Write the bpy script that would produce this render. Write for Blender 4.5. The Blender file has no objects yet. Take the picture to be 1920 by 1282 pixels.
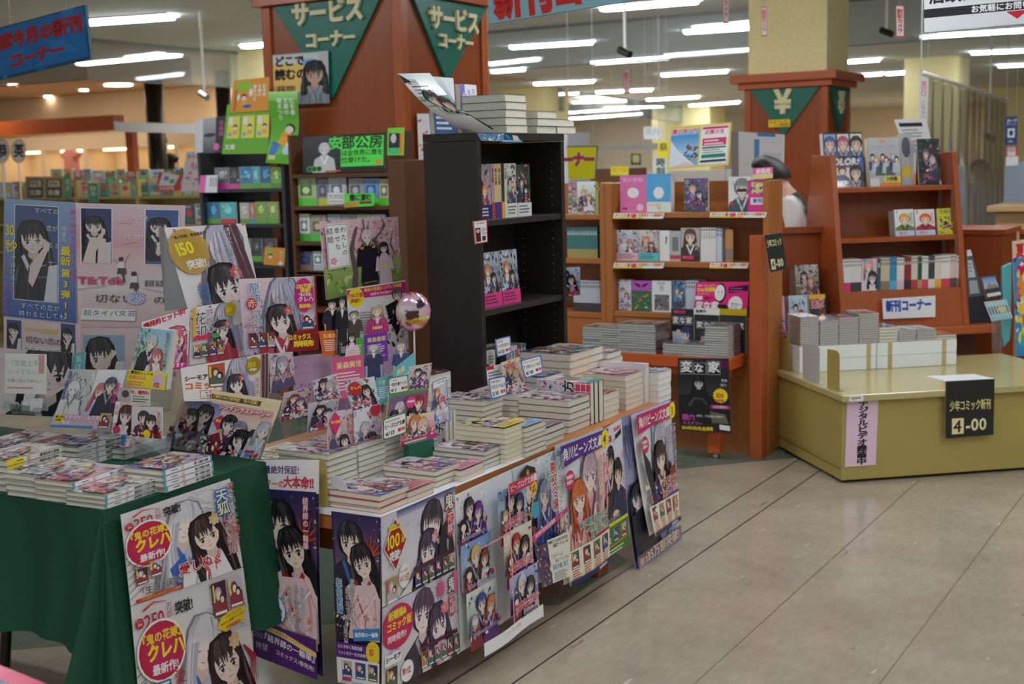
import bpy, math, random
import numpy as np
from mathutils import Vector, Matrix
scene = bpy.context.scene
COL = scene.collection
rnd = random.Random(7)
# ------------------------------------------------------------------ camera
FPX, YAW, PITCH, ROLL, EYE = 2400.0, 0.54325, 0.13655, -0.02578, 1.5
IW, IH = 1920.0, 1282.0
_fw = Vector((-math.sin(YAW) * math.cos(PITCH), math.cos(YAW) * math.cos(PITCH), -math.sin(PITCH)))
_r0 = Vector((math.cos(YAW), math.sin(YAW), 0))
_u0 = _r0.cross(_fw)
_rt = _r0 * math.cos(ROLL) + _u0 * math.sin(ROLL)
_up = _u0 * math.cos(ROLL) - _r0 * math.sin(ROLL)
cam_data = bpy.data.cameras.new('camera')
cam = bpy.data.objects.new('camera', cam_data)
COL.objects.link(cam)
M = Matrix((( _rt.x, _up.x, -_fw.x, 0), (_rt.y, _up.y, -_fw.y, 0), (_rt.z, _up.z, -_fw.z, EYE), (0, 0, 0, 1)))
cam.matrix_world = M
cam_data.sensor_width = 36.0
cam_data.lens = FPX / IW * 36.0
cam_data.clip_end = 200
cam_data.dof.use_dof = True
cam_data.dof.focus_distance = 3.9
cam_data.dof.aperture_fstop = 4.0
scene.camera = cam
scene.view_settings.view_transform = 'Standard'
scene.view_settings.look = 'None'
scene.view_settings.gamma = 1
scene.view_settings.use_curve_mapping = False
scene.view_settings.exposure = 0.14
world = bpy.data.worlds.new('store_ambient')
scene.world = world
world.use_nodes = True
world.node_tree.nodes['Background'].inputs[0].default_value = (0.95, 0.98, 1.0, 1)
world.node_tree.nodes['Background'].inputs[1].default_value = 0.42
TUBE = 29.0          # brightness of the ceiling tubes
CEIL = 3.0
LIGHT_ROWS = [(1.2, [-1.9, 0.6, 3.0]), (4.6, [-6.8, -4.4, -1.9, 0.6, 3.0]), (8.1, [-6.9, -5.1, -3.4, -1.6, 0.6, 3.0])]  # unseen rows above the frame; extra tubes added to brighten pillar and cartons
def ray(px, py):
 return _fw + _rt * ((px - IW / 2) / FPX) - _up * ((py - IH / 2) / FPX)
EYEP = Vector((0, 0, EYE))
def on_z(px, py, z):
 d = ray(px, py)
 return EYEP + d * ((z - EYE) / d.z)
def on_x(px, py, x):
 d = ray(px, py)
 return EYEP + d * (x / d.x)
def on_y(px, py, y):
 d = ray(px, py)
 return EYEP + d * (y / d.y)
def on_plane(px, py, P, n):
 d = ray(px, py)
 n = Vector(n)
 return EYEP + d * ((Vector(P) - EYEP).dot(n) / d.dot(n))
def lin(c):
 return tuple((v / 255 / 12.92) if v / 255 <= 0.04045 else ((v / 255 + 0.055) / 1.055) ** 2.4 for v in c[:3])
MATS = {}
def mat(name, col=(200, 200, 200), rough=0.5, metal=0.0, noise=0.0, nscale=8.0, stretch=(1, 1, 1), bump=0.0, coat=0.0,
  emit=None, estr=1.0, alpha=1.0, trans=0.0, spec=0.5, attr=False, wave=None):
 if name in MATS:
  return MATS[name]
 m = bpy.data.materials.new(name)
 m.use_nodes = True
 nt = m.node_tree
 b = nt.nodes['Principled BSDF']
 c = lin(col) + (1,)
 b.inputs['Base Color'].default_value = c
 b.inputs['Roughness'].default_value = rough
 b.inputs['Metallic'].default_value = metal
 b.inputs['Coat Weight'].default_value = coat
 b.inputs['Coat Roughness'].default_value = 0.06
 b.inputs['Specular IOR Level'].default_value = spec
 b.inputs['Alpha'].default_value = alpha
 b.inputs['Transmission Weight'].default_value = trans
 if attr:
  a = nt.nodes.new('ShaderNodeVertexColor')
  a.layer_name = 'print'
  nt.links.new(a.outputs['Color'], b.inputs['Base Color'])
 if noise or bump:
  tc = nt.nodes.new('ShaderNodeTexCoord')
  mp = nt.nodes.new('ShaderNodeMapping')
  mp.inputs['Scale'].default_value = stretch
  nz = nt.nodes.new('ShaderNodeTexNoise')
  nz.inputs['Scale'].default_value = nscale
  nz.inputs['Detail'].default_value = 5
  nt.links.new(tc.outputs['Object'], mp.inputs[0])
  nt.links.new(mp.outputs[0], nz.inputs['Vector'])
  if noise:
   r = nt.nodes.new('ShaderNodeValToRGB')
   r.color_ramp.elements[0].position = 0.3
   r.color_ramp.elements[1].position = 0.7
   r.color_ramp.elements[0].color = tuple(v * (1 - noise) for v in c[:3]) + (1,)
   r.color_ramp.elements[1].color = tuple(min(1, v * (1 + noise)) for v in c[:3]) + (1,)
   nt.links.new(nz.outputs['Fac'], r.inputs[0])
   nt.links.new(r.outputs[0], b.inputs['Base Color'])
  if bump:
   bp = nt.nodes.new('ShaderNodeBump')
   bp.inputs['Strength'].default_value = bump
   bp.inputs['Distance'].default_value = 0.01
   nt.links.new(nz.outputs['Fac'], bp.inputs['Height'])
   nt.links.new(bp.outputs[0], b.inputs['Normal'])
 if emit:
  b.inputs['Emission Color'].default_value = lin(emit) + (1,)
  b.inputs['Emission Strength'].default_value = estr
 MATS[name] = m
 return m
def clear_mat(name, tint=(235, 240, 240), haze=0.08, rough=0.03, gloss=0.10):
 m = bpy.data.materials.new(name)
 m.use_nodes = True
 nt = m.node_tree
 nt.nodes.clear()
 o = nt.nodes.new('ShaderNodeOutputMaterial')
 t = nt.nodes.new('ShaderNodeBsdfTransparent')
 t.inputs[0].default_value = lin(tint) + (1,)
 d = nt.nodes.new('ShaderNodeBsdfDiffuse')
 d.inputs[0].default_value = (0.8, 0.82, 0.82, 1)
 g = nt.nodes.new('ShaderNodeBsdfGlossy')
 g.inputs['Roughness'].default_value = rough
 lw = nt.nodes.new('ShaderNodeLayerWeight')
 lw.inputs[0].default_value = 0.25
 mu = nt.nodes.new('ShaderNodeMath')
 mu.operation = 'MULTIPLY_ADD'
 mu.inputs[1].default_value = 0.5
 mu.inputs[2].default_value = gloss
 m1 = nt.nodes.new('ShaderNodeMixShader')
 m2 = nt.nodes.new('ShaderNodeMixShader')
 m1.inputs[0].default_value = haze
 nt.links.new(t.outputs[0], m1.inputs[1])
 nt.links.new(d.outputs[0], m1.inputs[2])
 nt.links.new(lw.outputs['Fresnel'], mu.inputs[0])
 nt.links.new(mu.outputs[0], m2.inputs[0])
 nt.links.new(m1.outputs[0], m2.inputs[1])
 nt.links.new(g.outputs[0], m2.inputs[2])
 nt.links.new(m2.outputs[0], o.inputs[0])
 MATS[name] = m
 return m
PRINT = mat('printed_paper', attr=True, rough=0.38, spec=0.45)
GLOSSY = mat('laminated_print', attr=True, rough=0.22, spec=0.5, coat=0.25)
WRAP = mat('shrink_wrapped_print', attr=True, rough=0.3, coat=0.9)
PAGES = mat('book_pages', (226, 222, 203), rough=0.8, noise=0.10, nscale=30, stretch=(0.4, 0.4, 40))
GREYPAGES = mat('wrapped_pages', (196, 196, 192), rough=0.35, coat=0.6, noise=0.10, nscale=30, stretch=(0.4, 0.4, 40))
WHITE = mat('white_paint', (235, 235, 230), rough=0.5)
WOOD = mat('orange_wood', (178, 110, 56), rough=0.35, noise=0.10, nscale=5, stretch=(1, 1, 0.12))
REDWOOD = mat('red_brown_wood', (146, 72, 32), rough=0.32, noise=0.10, nscale=6, stretch=(6, 6, 0.5))
REDTOP = mat('orange_red_laminate', (180, 88, 44), rough=0.3, noise=0.05, nscale=4)
DARK = mat('black_brown_board', (44, 38, 36), rough=0.38, noise=0.12, nscale=18, stretch=(5, 5, 0.4))
DARKER = mat('charcoal_steel', (62, 64, 68), rough=0.4)
BLACK = mat('black_paint', (22, 22, 24), rough=0.4)
OLIVE = mat('khaki_enamel_sheen', (190, 176, 122), rough=0.16, spec=0.5, noise=0.05, nscale=3)  # countertop copy, paler than the side: reflected light put into its colour
OLIVESIDE = mat('khaki_enamel_side', (176, 158, 88), rough=0.3, noise=0.05, nscale=2.5)
KHAKI = mat('khaki_shelf_board', (190, 172, 104), rough=0.35)
GREEN = mat('green_tablecloth', (3, 72, 48), rough=0.75, noise=0.10, nscale=260)
SIGNGREEN = mat('teal_sign_board', (0, 104, 84), rough=0.4)
CREAM = mat('cream_wallpaper', (246, 232, 172), rough=0.7, noise=0.05, nscale=30)
STEEL = mat('brushed_steel', (190, 190, 188), rough=0.3, metal=1.0)
ACRYL = clear_mat('clear_acrylic', (240, 246, 246), 0.05, 0.02, 0.06)
VINYL = clear_mat('clear_vinyl', (246, 246, 245), 0.05, 0.04, 0.06)
GLASS = clear_mat('smoke_barrier_glass', (236, 243, 245), 0.12, 0.02, 0.07)
CARTON = mat('white_carton', (240, 244, 244), rough=0.6)
TAPE = mat('brown_packing_tape', (196, 176, 130), rough=0.3)
TUBEMAT = mat('lit_tube', (255, 255, 255), emit=(240, 247, 255), estr=TUBE)
def tag(o, label=None, cat=None, group=None, kind=None):
 if label:
  o['label'] = label
 if cat:
  o['category'] = cat
 if group:
  o['group'] = group
 if kind:
  o['kind'] = kind
 return o
class Mesh:
 def __init__(s):
  s.v, s.f, s.c, s.m, s.mats, s.cur = [], [], [], [], [], 0
 def use(s, m):
  if m not in s.mats:
   s.mats.append(m)
  s.cur = s.mats.index(m)
  return s
 def face(s, pts, col=(200, 200, 200)):
  n = len(s.v)
  s.v.extend(tuple(p) for p in pts)
  s.f.append(tuple(range(n, n + len(pts))))
  cl = lin(col) if not isinstance(col[0], tuple) else None
  s.c.extend([cl] * len(pts) if cl else [lin(c) for c in col])
  s.m.append(s.cur)
 def idx(s, pts, faces, col=(200, 200, 200)):
  n = len(s.v)
  s.v.extend(tuple(p) for p in pts)
  cl = lin(col)
  for f in faces:
   s.f.append(tuple(i + n for i in f))
   s.c.extend([cl] * len(f))
   s.m.append(s.cur)
 def box(s, a, b, col=(200, 200, 200), T=None):
  x0, y0, z0 = a
  x1, y1, z1 = b
  p = [Vector(q) for q in ((x0, y0, z0), (x1, y0, z0), (x1, y1, z0), (x0, y1, z0), (x0, y0, z1), (x1, y0, z1), (x1, y1, z1), (x0, y1, z1))]
  if T:
   p = [T @ q for q in p]
  s.idx(p, [(0, 3, 2, 1), (4, 5, 6, 7), (0, 1, 5, 4), (1, 2, 6, 5), (2, 3, 7, 6), (3, 0, 4, 7)], col)
  return s
 def prism(s, poly, d, col=(200, 200, 200)):
  d = Vector(d)
  p = [Vector(q) for q in poly]
  n = len(p)
  s.idx(p + [q + d for q in p], [tuple(range(n))[::-1], tuple(range(n, 2 * n))] + [(i, (i + 1) % n, (i + 1) % n + n, i + n) for i in range(n)], col)
  return s
 def tube(s, a, b, r, n=10, col=(200, 200, 200), r2=None):
  a, b = Vector(a), Vector(b)
  w = (b - a).normalized()
  u = w.orthogonal().normalized()
  v = w.cross(u)
  r2 = r if r2 is None else r2
  pts = [a + (u * math.cos(t) + v * math.sin(t)) * r for t in [i * 2 * math.pi / n for i in range(n)]] + \
              [b + (u * math.cos(t) + v * math.sin(t)) * r2 for t in [i * 2 * math.pi / n for i in range(n)]]
  s.idx(pts, [tuple(range(n))[::-1], tuple(range(n, 2 * n))] + [(i, (i + 1) % n, (i + 1) % n + n, i + n) for i in range(n)], col)
  return s
 def build(s, name, m=None, parent=None, smooth=False, bevel=0.0, origin=None):
  me = bpy.data.meshes.new(name)
  O = Vector(origin) if origin is not None else Vector((0, 0, 0))
  me.from_pydata([tuple(Vector(p) - O) for p in s.v], [], s.f)
  at = me.color_attributes.new('print', 'FLOAT_COLOR', 'CORNER')
  arr = np.ones((len(s.c), 4), np.float32)
  arr[:, :3] = np.array(s.c, np.float32)
  at.data.foreach_set('color', arr.ravel())
  if m is not None:
   me.materials.append(m)
  else:
   for q in s.mats:
    me.materials.append(q)
   me.polygons.foreach_set('material_index', s.m)
  if smooth:
   me.polygons.foreach_set('use_smooth', [True] * len(s.f))
  me.update()
  o = bpy.data.objects.new(name, me)
  COL.objects.link(o)
  o.location = O
  if parent is not None:
   o.parent = parent
   o.matrix_parent_inverse = Matrix.Identity(4)
   o.location = O - Vector(parent.get('_o', (0, 0, 0)))
  o['_o'] = tuple(O)
  if bevel:
   b = o.modifiers.new('soft_edges', 'BEVEL')
   b.width = bevel
   b.segments = 2
   b.limit_method = 'ANGLE'
  return o
def empty(name, loc, label, cat, group=None):
 o = bpy.data.objects.new(name, None)
 COL.objects.link(o)
 o.location = loc
 o['_o'] = tuple(loc)
 o.empty_display_size = 0.05
 return tag(o, label, cat, group)
def copy_tree(o, parent=None):
 c = o.copy()
 COL.objects.link(c)
 if parent is not None:
  c.parent = parent
 for ch in list(o.children):
  copy_tree(ch, c)
 return c
def frame(P, X, Y):
 X = Vector(X).normalized()
 Y = Vector(Y)
 Z = X.cross(Y).normalized()
 Y = Z.cross(X)
 P = Vector(P)
 return Matrix(((X.x, Y.x, Z.x, P.x), (X.y, Y.y, Z.y, P.y), (X.z, Y.z, Z.z, P.z), (0, 0, 0, 1)))
ORD = ['zeroth', 'first', 'second', 'third', 'fourth', 'fifth', 'sixth', 'seventh', 'eighth', 'ninth', 'tenth', 'eleventh', 'twelfth',
       'thirteenth', 'fourteenth', 'fifteenth', 'sixteenth', 'seventeenth', 'eighteenth', 'nineteenth', 'twentieth']
def ordn(i):
 return ORD[i] if i < len(ORD) else ('twenty-' + ORD[i - 20] if i < 30 else 'thirty-' + ORD[max(1, i - 30)])
_G = {}
def glyph(ch, off):
 k = (ch, off)
 if k not in _G:
  if off:
   v, f, w = glyph(ch, 0)
   v, f = list(v), list(f)
   ed = {}
   for q in f:
    for i in range(len(q)):
     ed[(q[i], q[(i + 1) % len(q)])] = 1
   nx = {a: b for a, b in ed if (b, a) not in ed}
   pv = {b: a for a, b in nx.items()}
   new = {}
   for a in nx:
    if a not in pv:
     continue
    n = []
    for p, q in ((pv[a], a), (a, nx[a])):
     dx, dy = v[q][0] - v[p][0], v[q][1] - v[p][1]
     l = math.hypot(dx, dy) or 1
     n.append((dy / l, -dx / l))
    mx, my = n[0][0] + n[1][0], n[0][1] + n[1][1]
    l = math.hypot(mx, my) or 1
    sc = min(1.5, 2 / l) * off / l
    new[a] = len(v)
    v.append((v[a][0] + mx * sc, v[a][1] + my * sc))
   for a, b in nx.items():
    if a in new and b in new:
     f.append((b, a, new[a], new[b]))
   _G[k] = (v, f, w)
   return _G[k]
  cu = bpy.data.curves.new('glyph', 'FONT')
  cu.body = ch
  cu.resolution_u = 2
  ob = bpy.data.objects.new('glyph', cu)
  COL.objects.link(ob)
  dg = bpy.context.evaluated_depsgraph_get()
  me = bpy.data.meshes.new_from_object(ob.evaluated_get(dg))
  v = [(q.co.x, q.co.y) for q in me.vertices]
  f = [tuple(p.vertices) for p in me.polygons]
  w = 1.0 if ord(ch) > 0x2e80 else (max([q[0] for q in v]) + 0.06 if v else 0.3)
  bpy.data.objects.remove(ob)
  bpy.data.curves.remove(cu)
  bpy.data.meshes.remove(me)
  _G[k] = (v, f, w)
 return _G[k]
SMALL = 'ッャュョぁぃぅぇぉっゃゅょ、。'
class Sheet:
 DZ = 3.0e-5
 def __init__(s, w, h, bg=(240, 240, 238)):
  s.w, s.h, s.k = w, h, 1
  s.it = []          # (points, faces, colours, layer)
  if bg is not None:
   s.rect(0, 0, w, h, bg)
 def up(s):
  s.k += 1
  return s
 def poly(s, pts, col, clip=True):
  if clip:
   pts = s._clip(pts)
   if len(pts) < 3:
    return s
  s.it.append((pts, [tuple(range(len(pts)))], [lin(col)] * len(pts), s.k))
  s.k += 1
  return s
 def _clip(s, pts):
  if all(0 <= p[0] <= s.w and 0 <= p[1] <= s.h for p in pts):
   return pts
  for ax, lim, sg in ((0, 0, 1), (0, s.w, -1), (1, 0, 1), (1, s.h, -1)):
   out = []
   for i in range(len(pts)):
    a, b = pts[i - 1], pts[i]
    da, db = (a[ax] - lim) * sg, (b[ax] - lim) * sg
    if (da >= 0) != (db >= 0):
     t = da / (da - db)
     out.append((a[0] + (b[0] - a[0]) * t, a[1] + (b[1] - a[1]) * t))
    if db >= 0:
     out.append(b)
   pts = out
   if not pts:
    break
  return pts
 def _cells(s, P, g):
  out = [P]
  for ax, L in ((1, s.h), (0, s.w)):
   nxt = []
   for q in out:
    lo, hi = min(p[ax] for p in q), max(p[ax] for p in q)
    i0, i1 = int(lo / L * g + 1e-6), min(g - 1, int(hi / L * g - 1e-6))
    for i in range(i0, i1 + 1):
     c = q
     for lim, sg in ((i * L / g, 1), ((i + 1) * L / g, -1)):
      r = []
      for j in range(len(c)):
       a, b = c[j - 1], c[j]
       da, db = (a[ax] - lim) * sg, (b[ax] - lim) * sg
       if (da > 0) != (db > 0) and da != db:
        t = da / (da - db)
        r.append((a[0] + (b[0] - a[0]) * t, a[1] + (b[1] - a[1]) * t))
       if db > 0:
        r.append(b)
      c = r
      if len(c) < 3:
       break
     if len(c) > 2:
      nxt.append(c)
   out = nxt
  return out
 def rect(s, x, y, w, h, col):
  return s.poly([(x, y), (x + w, y), (x + w, y + h), (x, y + h)], col)
 def grad(s, x, y, w, h, top, bot, left=None):
  p = [(x, y), (x + w, y), (x + w, y + h), (x, y + h)]
  c = [lin(left or top), lin(top), lin(bot), lin(bot)]
  s.it.append((p, [(0, 1, 2, 3)], c, s.k))
  s.k += 1
  return s
 def oval(s, x, y, rx, ry, col, n=18, rot=0):
  c, sn = math.cos(rot), math.sin(rot)
  return s.poly([(x + rx * math.cos(t) * c - ry * math.sin(t) * sn, y + rx * math.cos(t) * sn + ry * math.sin(t) * c)
                       for t in [i * 2 * math.pi / n for i in range(n)]], col)
 def glow(s, x, y, rx, ry, col, edge):
  n = 20
  p = [(x, y)] + [(x + rx * math.cos(i * 2 * math.pi / n), y + ry * math.sin(i * 2 * math.pi / n)) for i in range(n)]
  s.it.append((p, [(0, i + 1, (i + 1) % n + 1) for i in range(n)], [lin(col)] + [lin(edge)] * n, s.k))
  s.k += 1
  return s
 def star(s, x, y, r, col, n=12, k=0.82, sy=1.0):
  return s.poly([(x + (r if i % 2 == 0 else r * k) * math.cos(i * math.pi / n), y + sy * (r if i % 2 == 0 else r * k) * math.sin(i * math.pi / n)) for i in range(2 * n)], col)
 def stroke(s, pts, wd, col, w2=None):
  n = len(pts)
  L, Rr = [], []
  for i, p in enumerate(pts):
   a, b = pts[max(0, i - 1)], pts[min(n - 1, i + 1)]
   dx, dy = b[0] - a[0], b[1] - a[1]
   l = math.hypot(dx, dy) or 1
   t = i / (n - 1)
   w = (wd * (1 - t) + (w2 if w2 is not None else wd) * t) / 2
   L.append((p[0] - dy / l * w, p[1] + dx / l * w))
   Rr.append((p[0] + dy / l * w, p[1] - dx / l * w))
  return s.poly(L + Rr[::-1], col)
 def frame_(s, x, y, w, h, t, col):
  for r in ((x, y, w, t), (x, y + h - t, w, t), (x, y + t, t, h - 2 * t), (x + w - t, y + t, t, h - 2 * t)):
   s.rect(*r, col)
  return s
 def text(s, t, x, y, size, col, vert=False, bold=0.0, edge=None, ew=0.05, sp=1.0, rot=0.0, sx=1.0, align='l', slant=0.0):
  passes = ([(edge, bold + ew)] if edge else []) + [(col, bold)]
  if not vert:
   tw = sum(glyph(c, 0)[2] * sx * sp if c != ' ' else 0.4 for c in t) * size
   if align == 'c':
    x -= tw / 2
   elif align == 'r':
    x -= tw
  cr, sr = math.cos(rot), math.sin(rot)
  for cl, off in passes:
   P, F = [], []
   cx, cy = 0.0, 0.0
   for ch in t:
    if ch == ' ':
     cx += 0.4 * size
     cy += 0.5 * size
     continue
    v, f, w = glyph(ch, round(off, 3))
    n = len(P)
    turn = vert and ch in 'ー−-…―'
    for gx, gy in v:
     if turn:
      gx, gy = gy + 0.12, 0.88 - gx
     gx = gx * sx + slant * gy
     if vert:
      qx, qy = (gx - w * sx / 2) * size, cy + (0.88 - gy) * size
      if ch in SMALL:
       qx += 0.12 * size
       qy -= 0.1 * size
     else:
      qx, qy = cx + gx * size, (0.88 - gy) * size
     P.append((x + qx * cr - qy * sr, y + qx * sr + qy * cr))
    F += [tuple(i + n for i in q) for q in f]
    cx += w * sx * sp * size
    cy += size * sp
   if P:
    s.it.append((P, F, [lin(cl)] * len(P), s.k))
    s.k += 1
  return s
 def lines(s, x, y, w, n, size, col, vert=False, seed=1, gap=1.7):
  r = random.Random(seed)
  for i in range(n):
   t = 0.0
   L = w * r.uniform(0.7, 1.0)
   while t < L:
    b = size * r.uniform(0.6, 1.0)
    if vert:
     s.rect(x - i * size * gap, y + t, size * 0.75, b * 0.85, col)
    else:
     s.rect(x + t, y + i * size * gap, b * 0.85, size * 0.75, col)
    t += b * 1.05
    s.k -= 1
   s.k += 1
  return s
 def petals(s, x, y, w, h, n, size, cols, seed=1):
  r = random.Random(seed)
  for i in range(n):
   px, py, a, q = x + r.random() * w, y + r.random() * h, r.random() * 6.3, size * r.uniform(0.4, 1.2)
   c, sn = math.cos(a), math.sin(a)
   s.poly([(px + (u * c - v * sn) * q, py + (u * sn + v * c) * q) for u, v in ((-1, 0), (-0.2, -0.45), (1, 0), (-0.1, 0.5))], r.choice(cols))
  return s
 def person(s, x, y, q, hair=(40, 34, 38), skin=(250, 226, 212), cloth=(60, 60, 90), cloth2=None, long=1.0, tilt=0.0, closed=False, seed=1,
               eye=None, body=True, flower=None, lod=2, look=0.0):
  r = random.Random(seed)
  ct, st = math.cos(math.radians(tilt)), math.sin(math.radians(tilt))
  def T(u, v):
   return (x + (u * ct - v * st) * q, y + (u * st + v * ct) * q)
  mix = lambda a, b, k: tuple(a[i] * (1 - k) + b[i] * k for i in range(3))
  dark, lite = mix(hair, (0, 0, 0), 0.35), mix(hair, (255, 255, 255), 0.28)
  P = lambda pts, col: s.poly([T(*p) for p in pts], col)
  if body:
   c2 = cloth2 or mix(cloth, (255, 255, 255), 0.6)
   s.poly([(x - 0.25 * q, y + 0.5 * q), (x - 0.95 * q, y + 0.95 * q), (x - 1.2 * q, y + 2.6 * q), (x + 1.2 * q, y + 2.6 * q), (x + 0.95 * q, y + 0.95 * q), (x + 0.25 * q, y + 0.5 * q)], cloth)
  if long > 0.2:
   w = 0.62
   pts = [(-w, 0.0), (-w * 0.92, -0.4), (-0.38, -0.72), (0, -0.8), (0.38, -0.72), (w * 0.92, -0.4), (w, 0.0)]
   L = 0.5 + long
   pts += [(w + 0.12, L * 0.6), (w + 0.1, L), (0.42, L * 0.92), (0.3, 0.6), (-0.3, 0.6), (-0.42, L * 0.95), (-w - 0.1, L), (-w - 0.12, L * 0.6)]
   P(pts, dark)
   if lod > 1:
    for i in range(7):
     sx = r.choice((-1, 1))
     u = sx * r.uniform(0.42, 0.68)
     s.stroke([T(u * 0.6, -0.5), T(u, 0.1), T(u * 1.05, L * 0.6), T(u * r.uniform(0.8, 1.2), L)], 0.07 * q, r.choice((hair, lite, hair)), 0.01 * q)
  else:
   P([(0.6 * math.sin(a), -0.12 - 0.62 * math.cos(a)) for a in [i * 6.283 / 16 for i in range(16)]], dark)
  if body:
   P([(-0.16, 0.3), (0.16, 0.3), (0.2, 0.62), (0, 0.8), (-0.2, 0.62)], mix(skin, (170, 110, 100), 0.25))
   s.poly([(x - 0.3 * q, y + 0.56 * q), (x, y + 1.25 * q), (x + 0.3 * q, y + 0.56 * q), (x + 0.42 * q, y + 0.66 * q), (x + 0.02 * q, y + 1.6 * q), (x - 0.42 * q, y + 0.66 * q)], c2)
   if lod > 1:
    for i in range(6):
     u = r.uniform(-0.9, 0.9)
     s.stroke([(x + u * q * 0.8, y + q * r.uniform(0.95, 1.2)), (x + u * q, y + q * 1.8), (x + u * 1.05 * q, y + q * 2.5)], 0.07 * q, mix(cloth, r.choice(((255, 255, 255), (0, 0, 0))), 0.22), 0.02 * q)
  P([(-0.42, -0.25), (-0.3, -0.5), (0, -0.58), (0.3, -0.5), (0.42, -0.25), (0.42, 0.05), (0.34, 0.28), (0.14, 0.46), (0, 0.52), (-0.14, 0.46), (-0.34, 0.28), (-0.42, 0.05)], skin)
  if lod == 0:
   P([(-0.46, 0.1), (-0.5, -0.3), (-0.3, -0.62), (0, -0.7), (0.3, -0.62), (0.5, -0.3), (0.46, 0.1), (0.3, -0.2), (0, -0.28), (-0.3, -0.2)], hair)
   return s
  ec = eye or mix(hair, (60, 50, 80), 0.4)
  ln = mix(dark, (30, 20, 25), 0.5)
  for e in (-1, 1):
   cx = e * 0.2 + look * 0.06
   if closed:
    s.stroke([T(cx - 0.1, 0.08), T(cx, 0.12), T(cx + 0.1, 0.08)], 0.035 * q, ln, 0.02 * q)
   else:
    P([(cx + 0.085 * math.cos(a), 0.07 + 0.085 * math.sin(a)) for a in [i * 6.283 / 10 for i in range(10)]], (250, 248, 248))
    P([(cx + 0.06 * math.cos(a), 0.075 + 0.085 * math.sin(a)) for a in [i * 6.283 / 10 for i in range(10)]], ec)
    P([(cx + 0.03 * math.cos(a), 0.085 + 0.045 * math.sin(a)) for a in [i * 6.283 / 8 for i in range(8)]], ln)
    P([(cx - 0.02 + 0.018 * math.cos(a), 0.045 + 0.022 * math.sin(a)) for a in [i * 6.283 / 6 for i in range(6)]], (255, 255, 255))
    s.stroke([T(cx - 0.11, 0.03), T(cx, -0.025), T(cx + 0.11, 0.02)], 0.035 * q, ln, 0.03 * q)
   s.stroke([T(cx - 0.1, -0.1), T(cx + 0.02, -0.13), T(cx + 0.1, -0.1)], 0.025 * q, hair, 0.012 * q)
   P([(e * 0.27 + 0.07 * math.cos(a), 0.2 + 0.035 * math.sin(a)) for a in [i * 6.283 / 8 for i in range(8)]], mix(skin, (240, 130, 130), 0.35))
  s.stroke([T(0.0, 0.16), T(0.02, 0.24)], 0.015 * q, mix(skin, (150, 80, 70), 0.5), 0.02 * q)
  s.stroke([T(-0.07, 0.34), T(0, 0.355), T(0.07, 0.335)], 0.022 * q, (190, 90, 90), 0.015 * q)
  P([(-0.5, -0.05), (-0.52, -0.35), (-0.32, -0.68), (0, -0.77), (0.32, -0.68), (0.52, -0.35), (0.5, -0.05), (0.42, -0.22), (0.25, -0.34), (0, -0.38), (-0.25, -0.34), (-0.42, -0.22)], hair)
  nb = 8 if lod > 1 else 5
  for i in range(nb):
   u = -0.42 + 0.84 * (i + 0.5) / nb
   a = T(u * 0.5 + r.uniform(-0.05, 0.05), -0.62)
   m = T(u * 0.95, -0.3)
   e = T(u + r.uniform(-0.1, 0.1), r.uniform(-0.1, 0.02) + 0.12 * abs(u))
   s.stroke([a, m, e], 0.2 * q, r.choice((hair, hair, mix(hair, lite, 0.4))), 0.015 * q)
  for e in (-1, 1):
   s.stroke([T(e * 0.4, -0.45), T(e * 0.52, 0.0), T(e * 0.46, 0.3 + 0.5 * min(long, 1))], 0.17 * q, hair, 0.015 * q)
  if lod > 1:
   for i in range(9):
    u = r.uniform(-0.45, 0.45)
    s.stroke([T(u * 0.6, -0.68), T(u, -0.45), T(u * 1.1, -0.22)], 0.02 * q, r.choice((lite, dark, lite)), 0.008 * q)
  if flower:
   fx, fy = T(0.42, -0.42)
   for k in range(7):
    a = k * 6.283 / 7
    s.oval(fx + 0.12 * q * math.cos(a), fy + 0.12 * q * math.sin(a), 0.1 * q, 0.07 * q, mix(flower, (255, 255, 255), r.random() * 0.5), 8, a)
   s.oval(fx, fy, 0.06 * q, 0.06 * q, (240, 210, 120), 8)
  return s
 def mini(s, x, y, w, h, seed, bg=None):
  r = random.Random(seed)
  pal = [(70, 50, 90), (150, 60, 70), (60, 80, 130), (200, 180, 190), (90, 110, 90), (190, 150, 110)]
  s.rect(x, y, w, h, bg or r.choice(pal))
  s.rect(x + w * 0.02, y + h * 0.5, w * 0.96, h * 0.48, r.choice(pal))
  s.oval(x + w * 0.42, y + h * 0.34, w * 0.24, h * 0.2, r.choice(((40, 34, 40), (190, 180, 200), (110, 70, 50), (220, 180, 110))), 12)
  s.oval(x + w * 0.44, y + h * 0.38, w * 0.14, h * 0.13, (248, 224, 210), 10)
  s.oval(x + w * 0.68, y + h * 0.5, w * 0.2, h * 0.16, r.choice(((40, 34, 40), (90, 50, 40), (60, 50, 80))), 12)
  s.oval(x + w * 0.66, y + h * 0.53, w * 0.12, h * 0.1, (248, 224, 210), 10)
  s.rect(x + w * 0.06, y + h * 0.06, w * 0.12, h * 0.5, r.choice(((230, 60, 70), (250, 250, 250), (240, 210, 80))))
  s.rect(x + w * 0.1, y + h * 0.86, w * 0.8, h * 0.08, (250, 250, 245))
  return s
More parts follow.
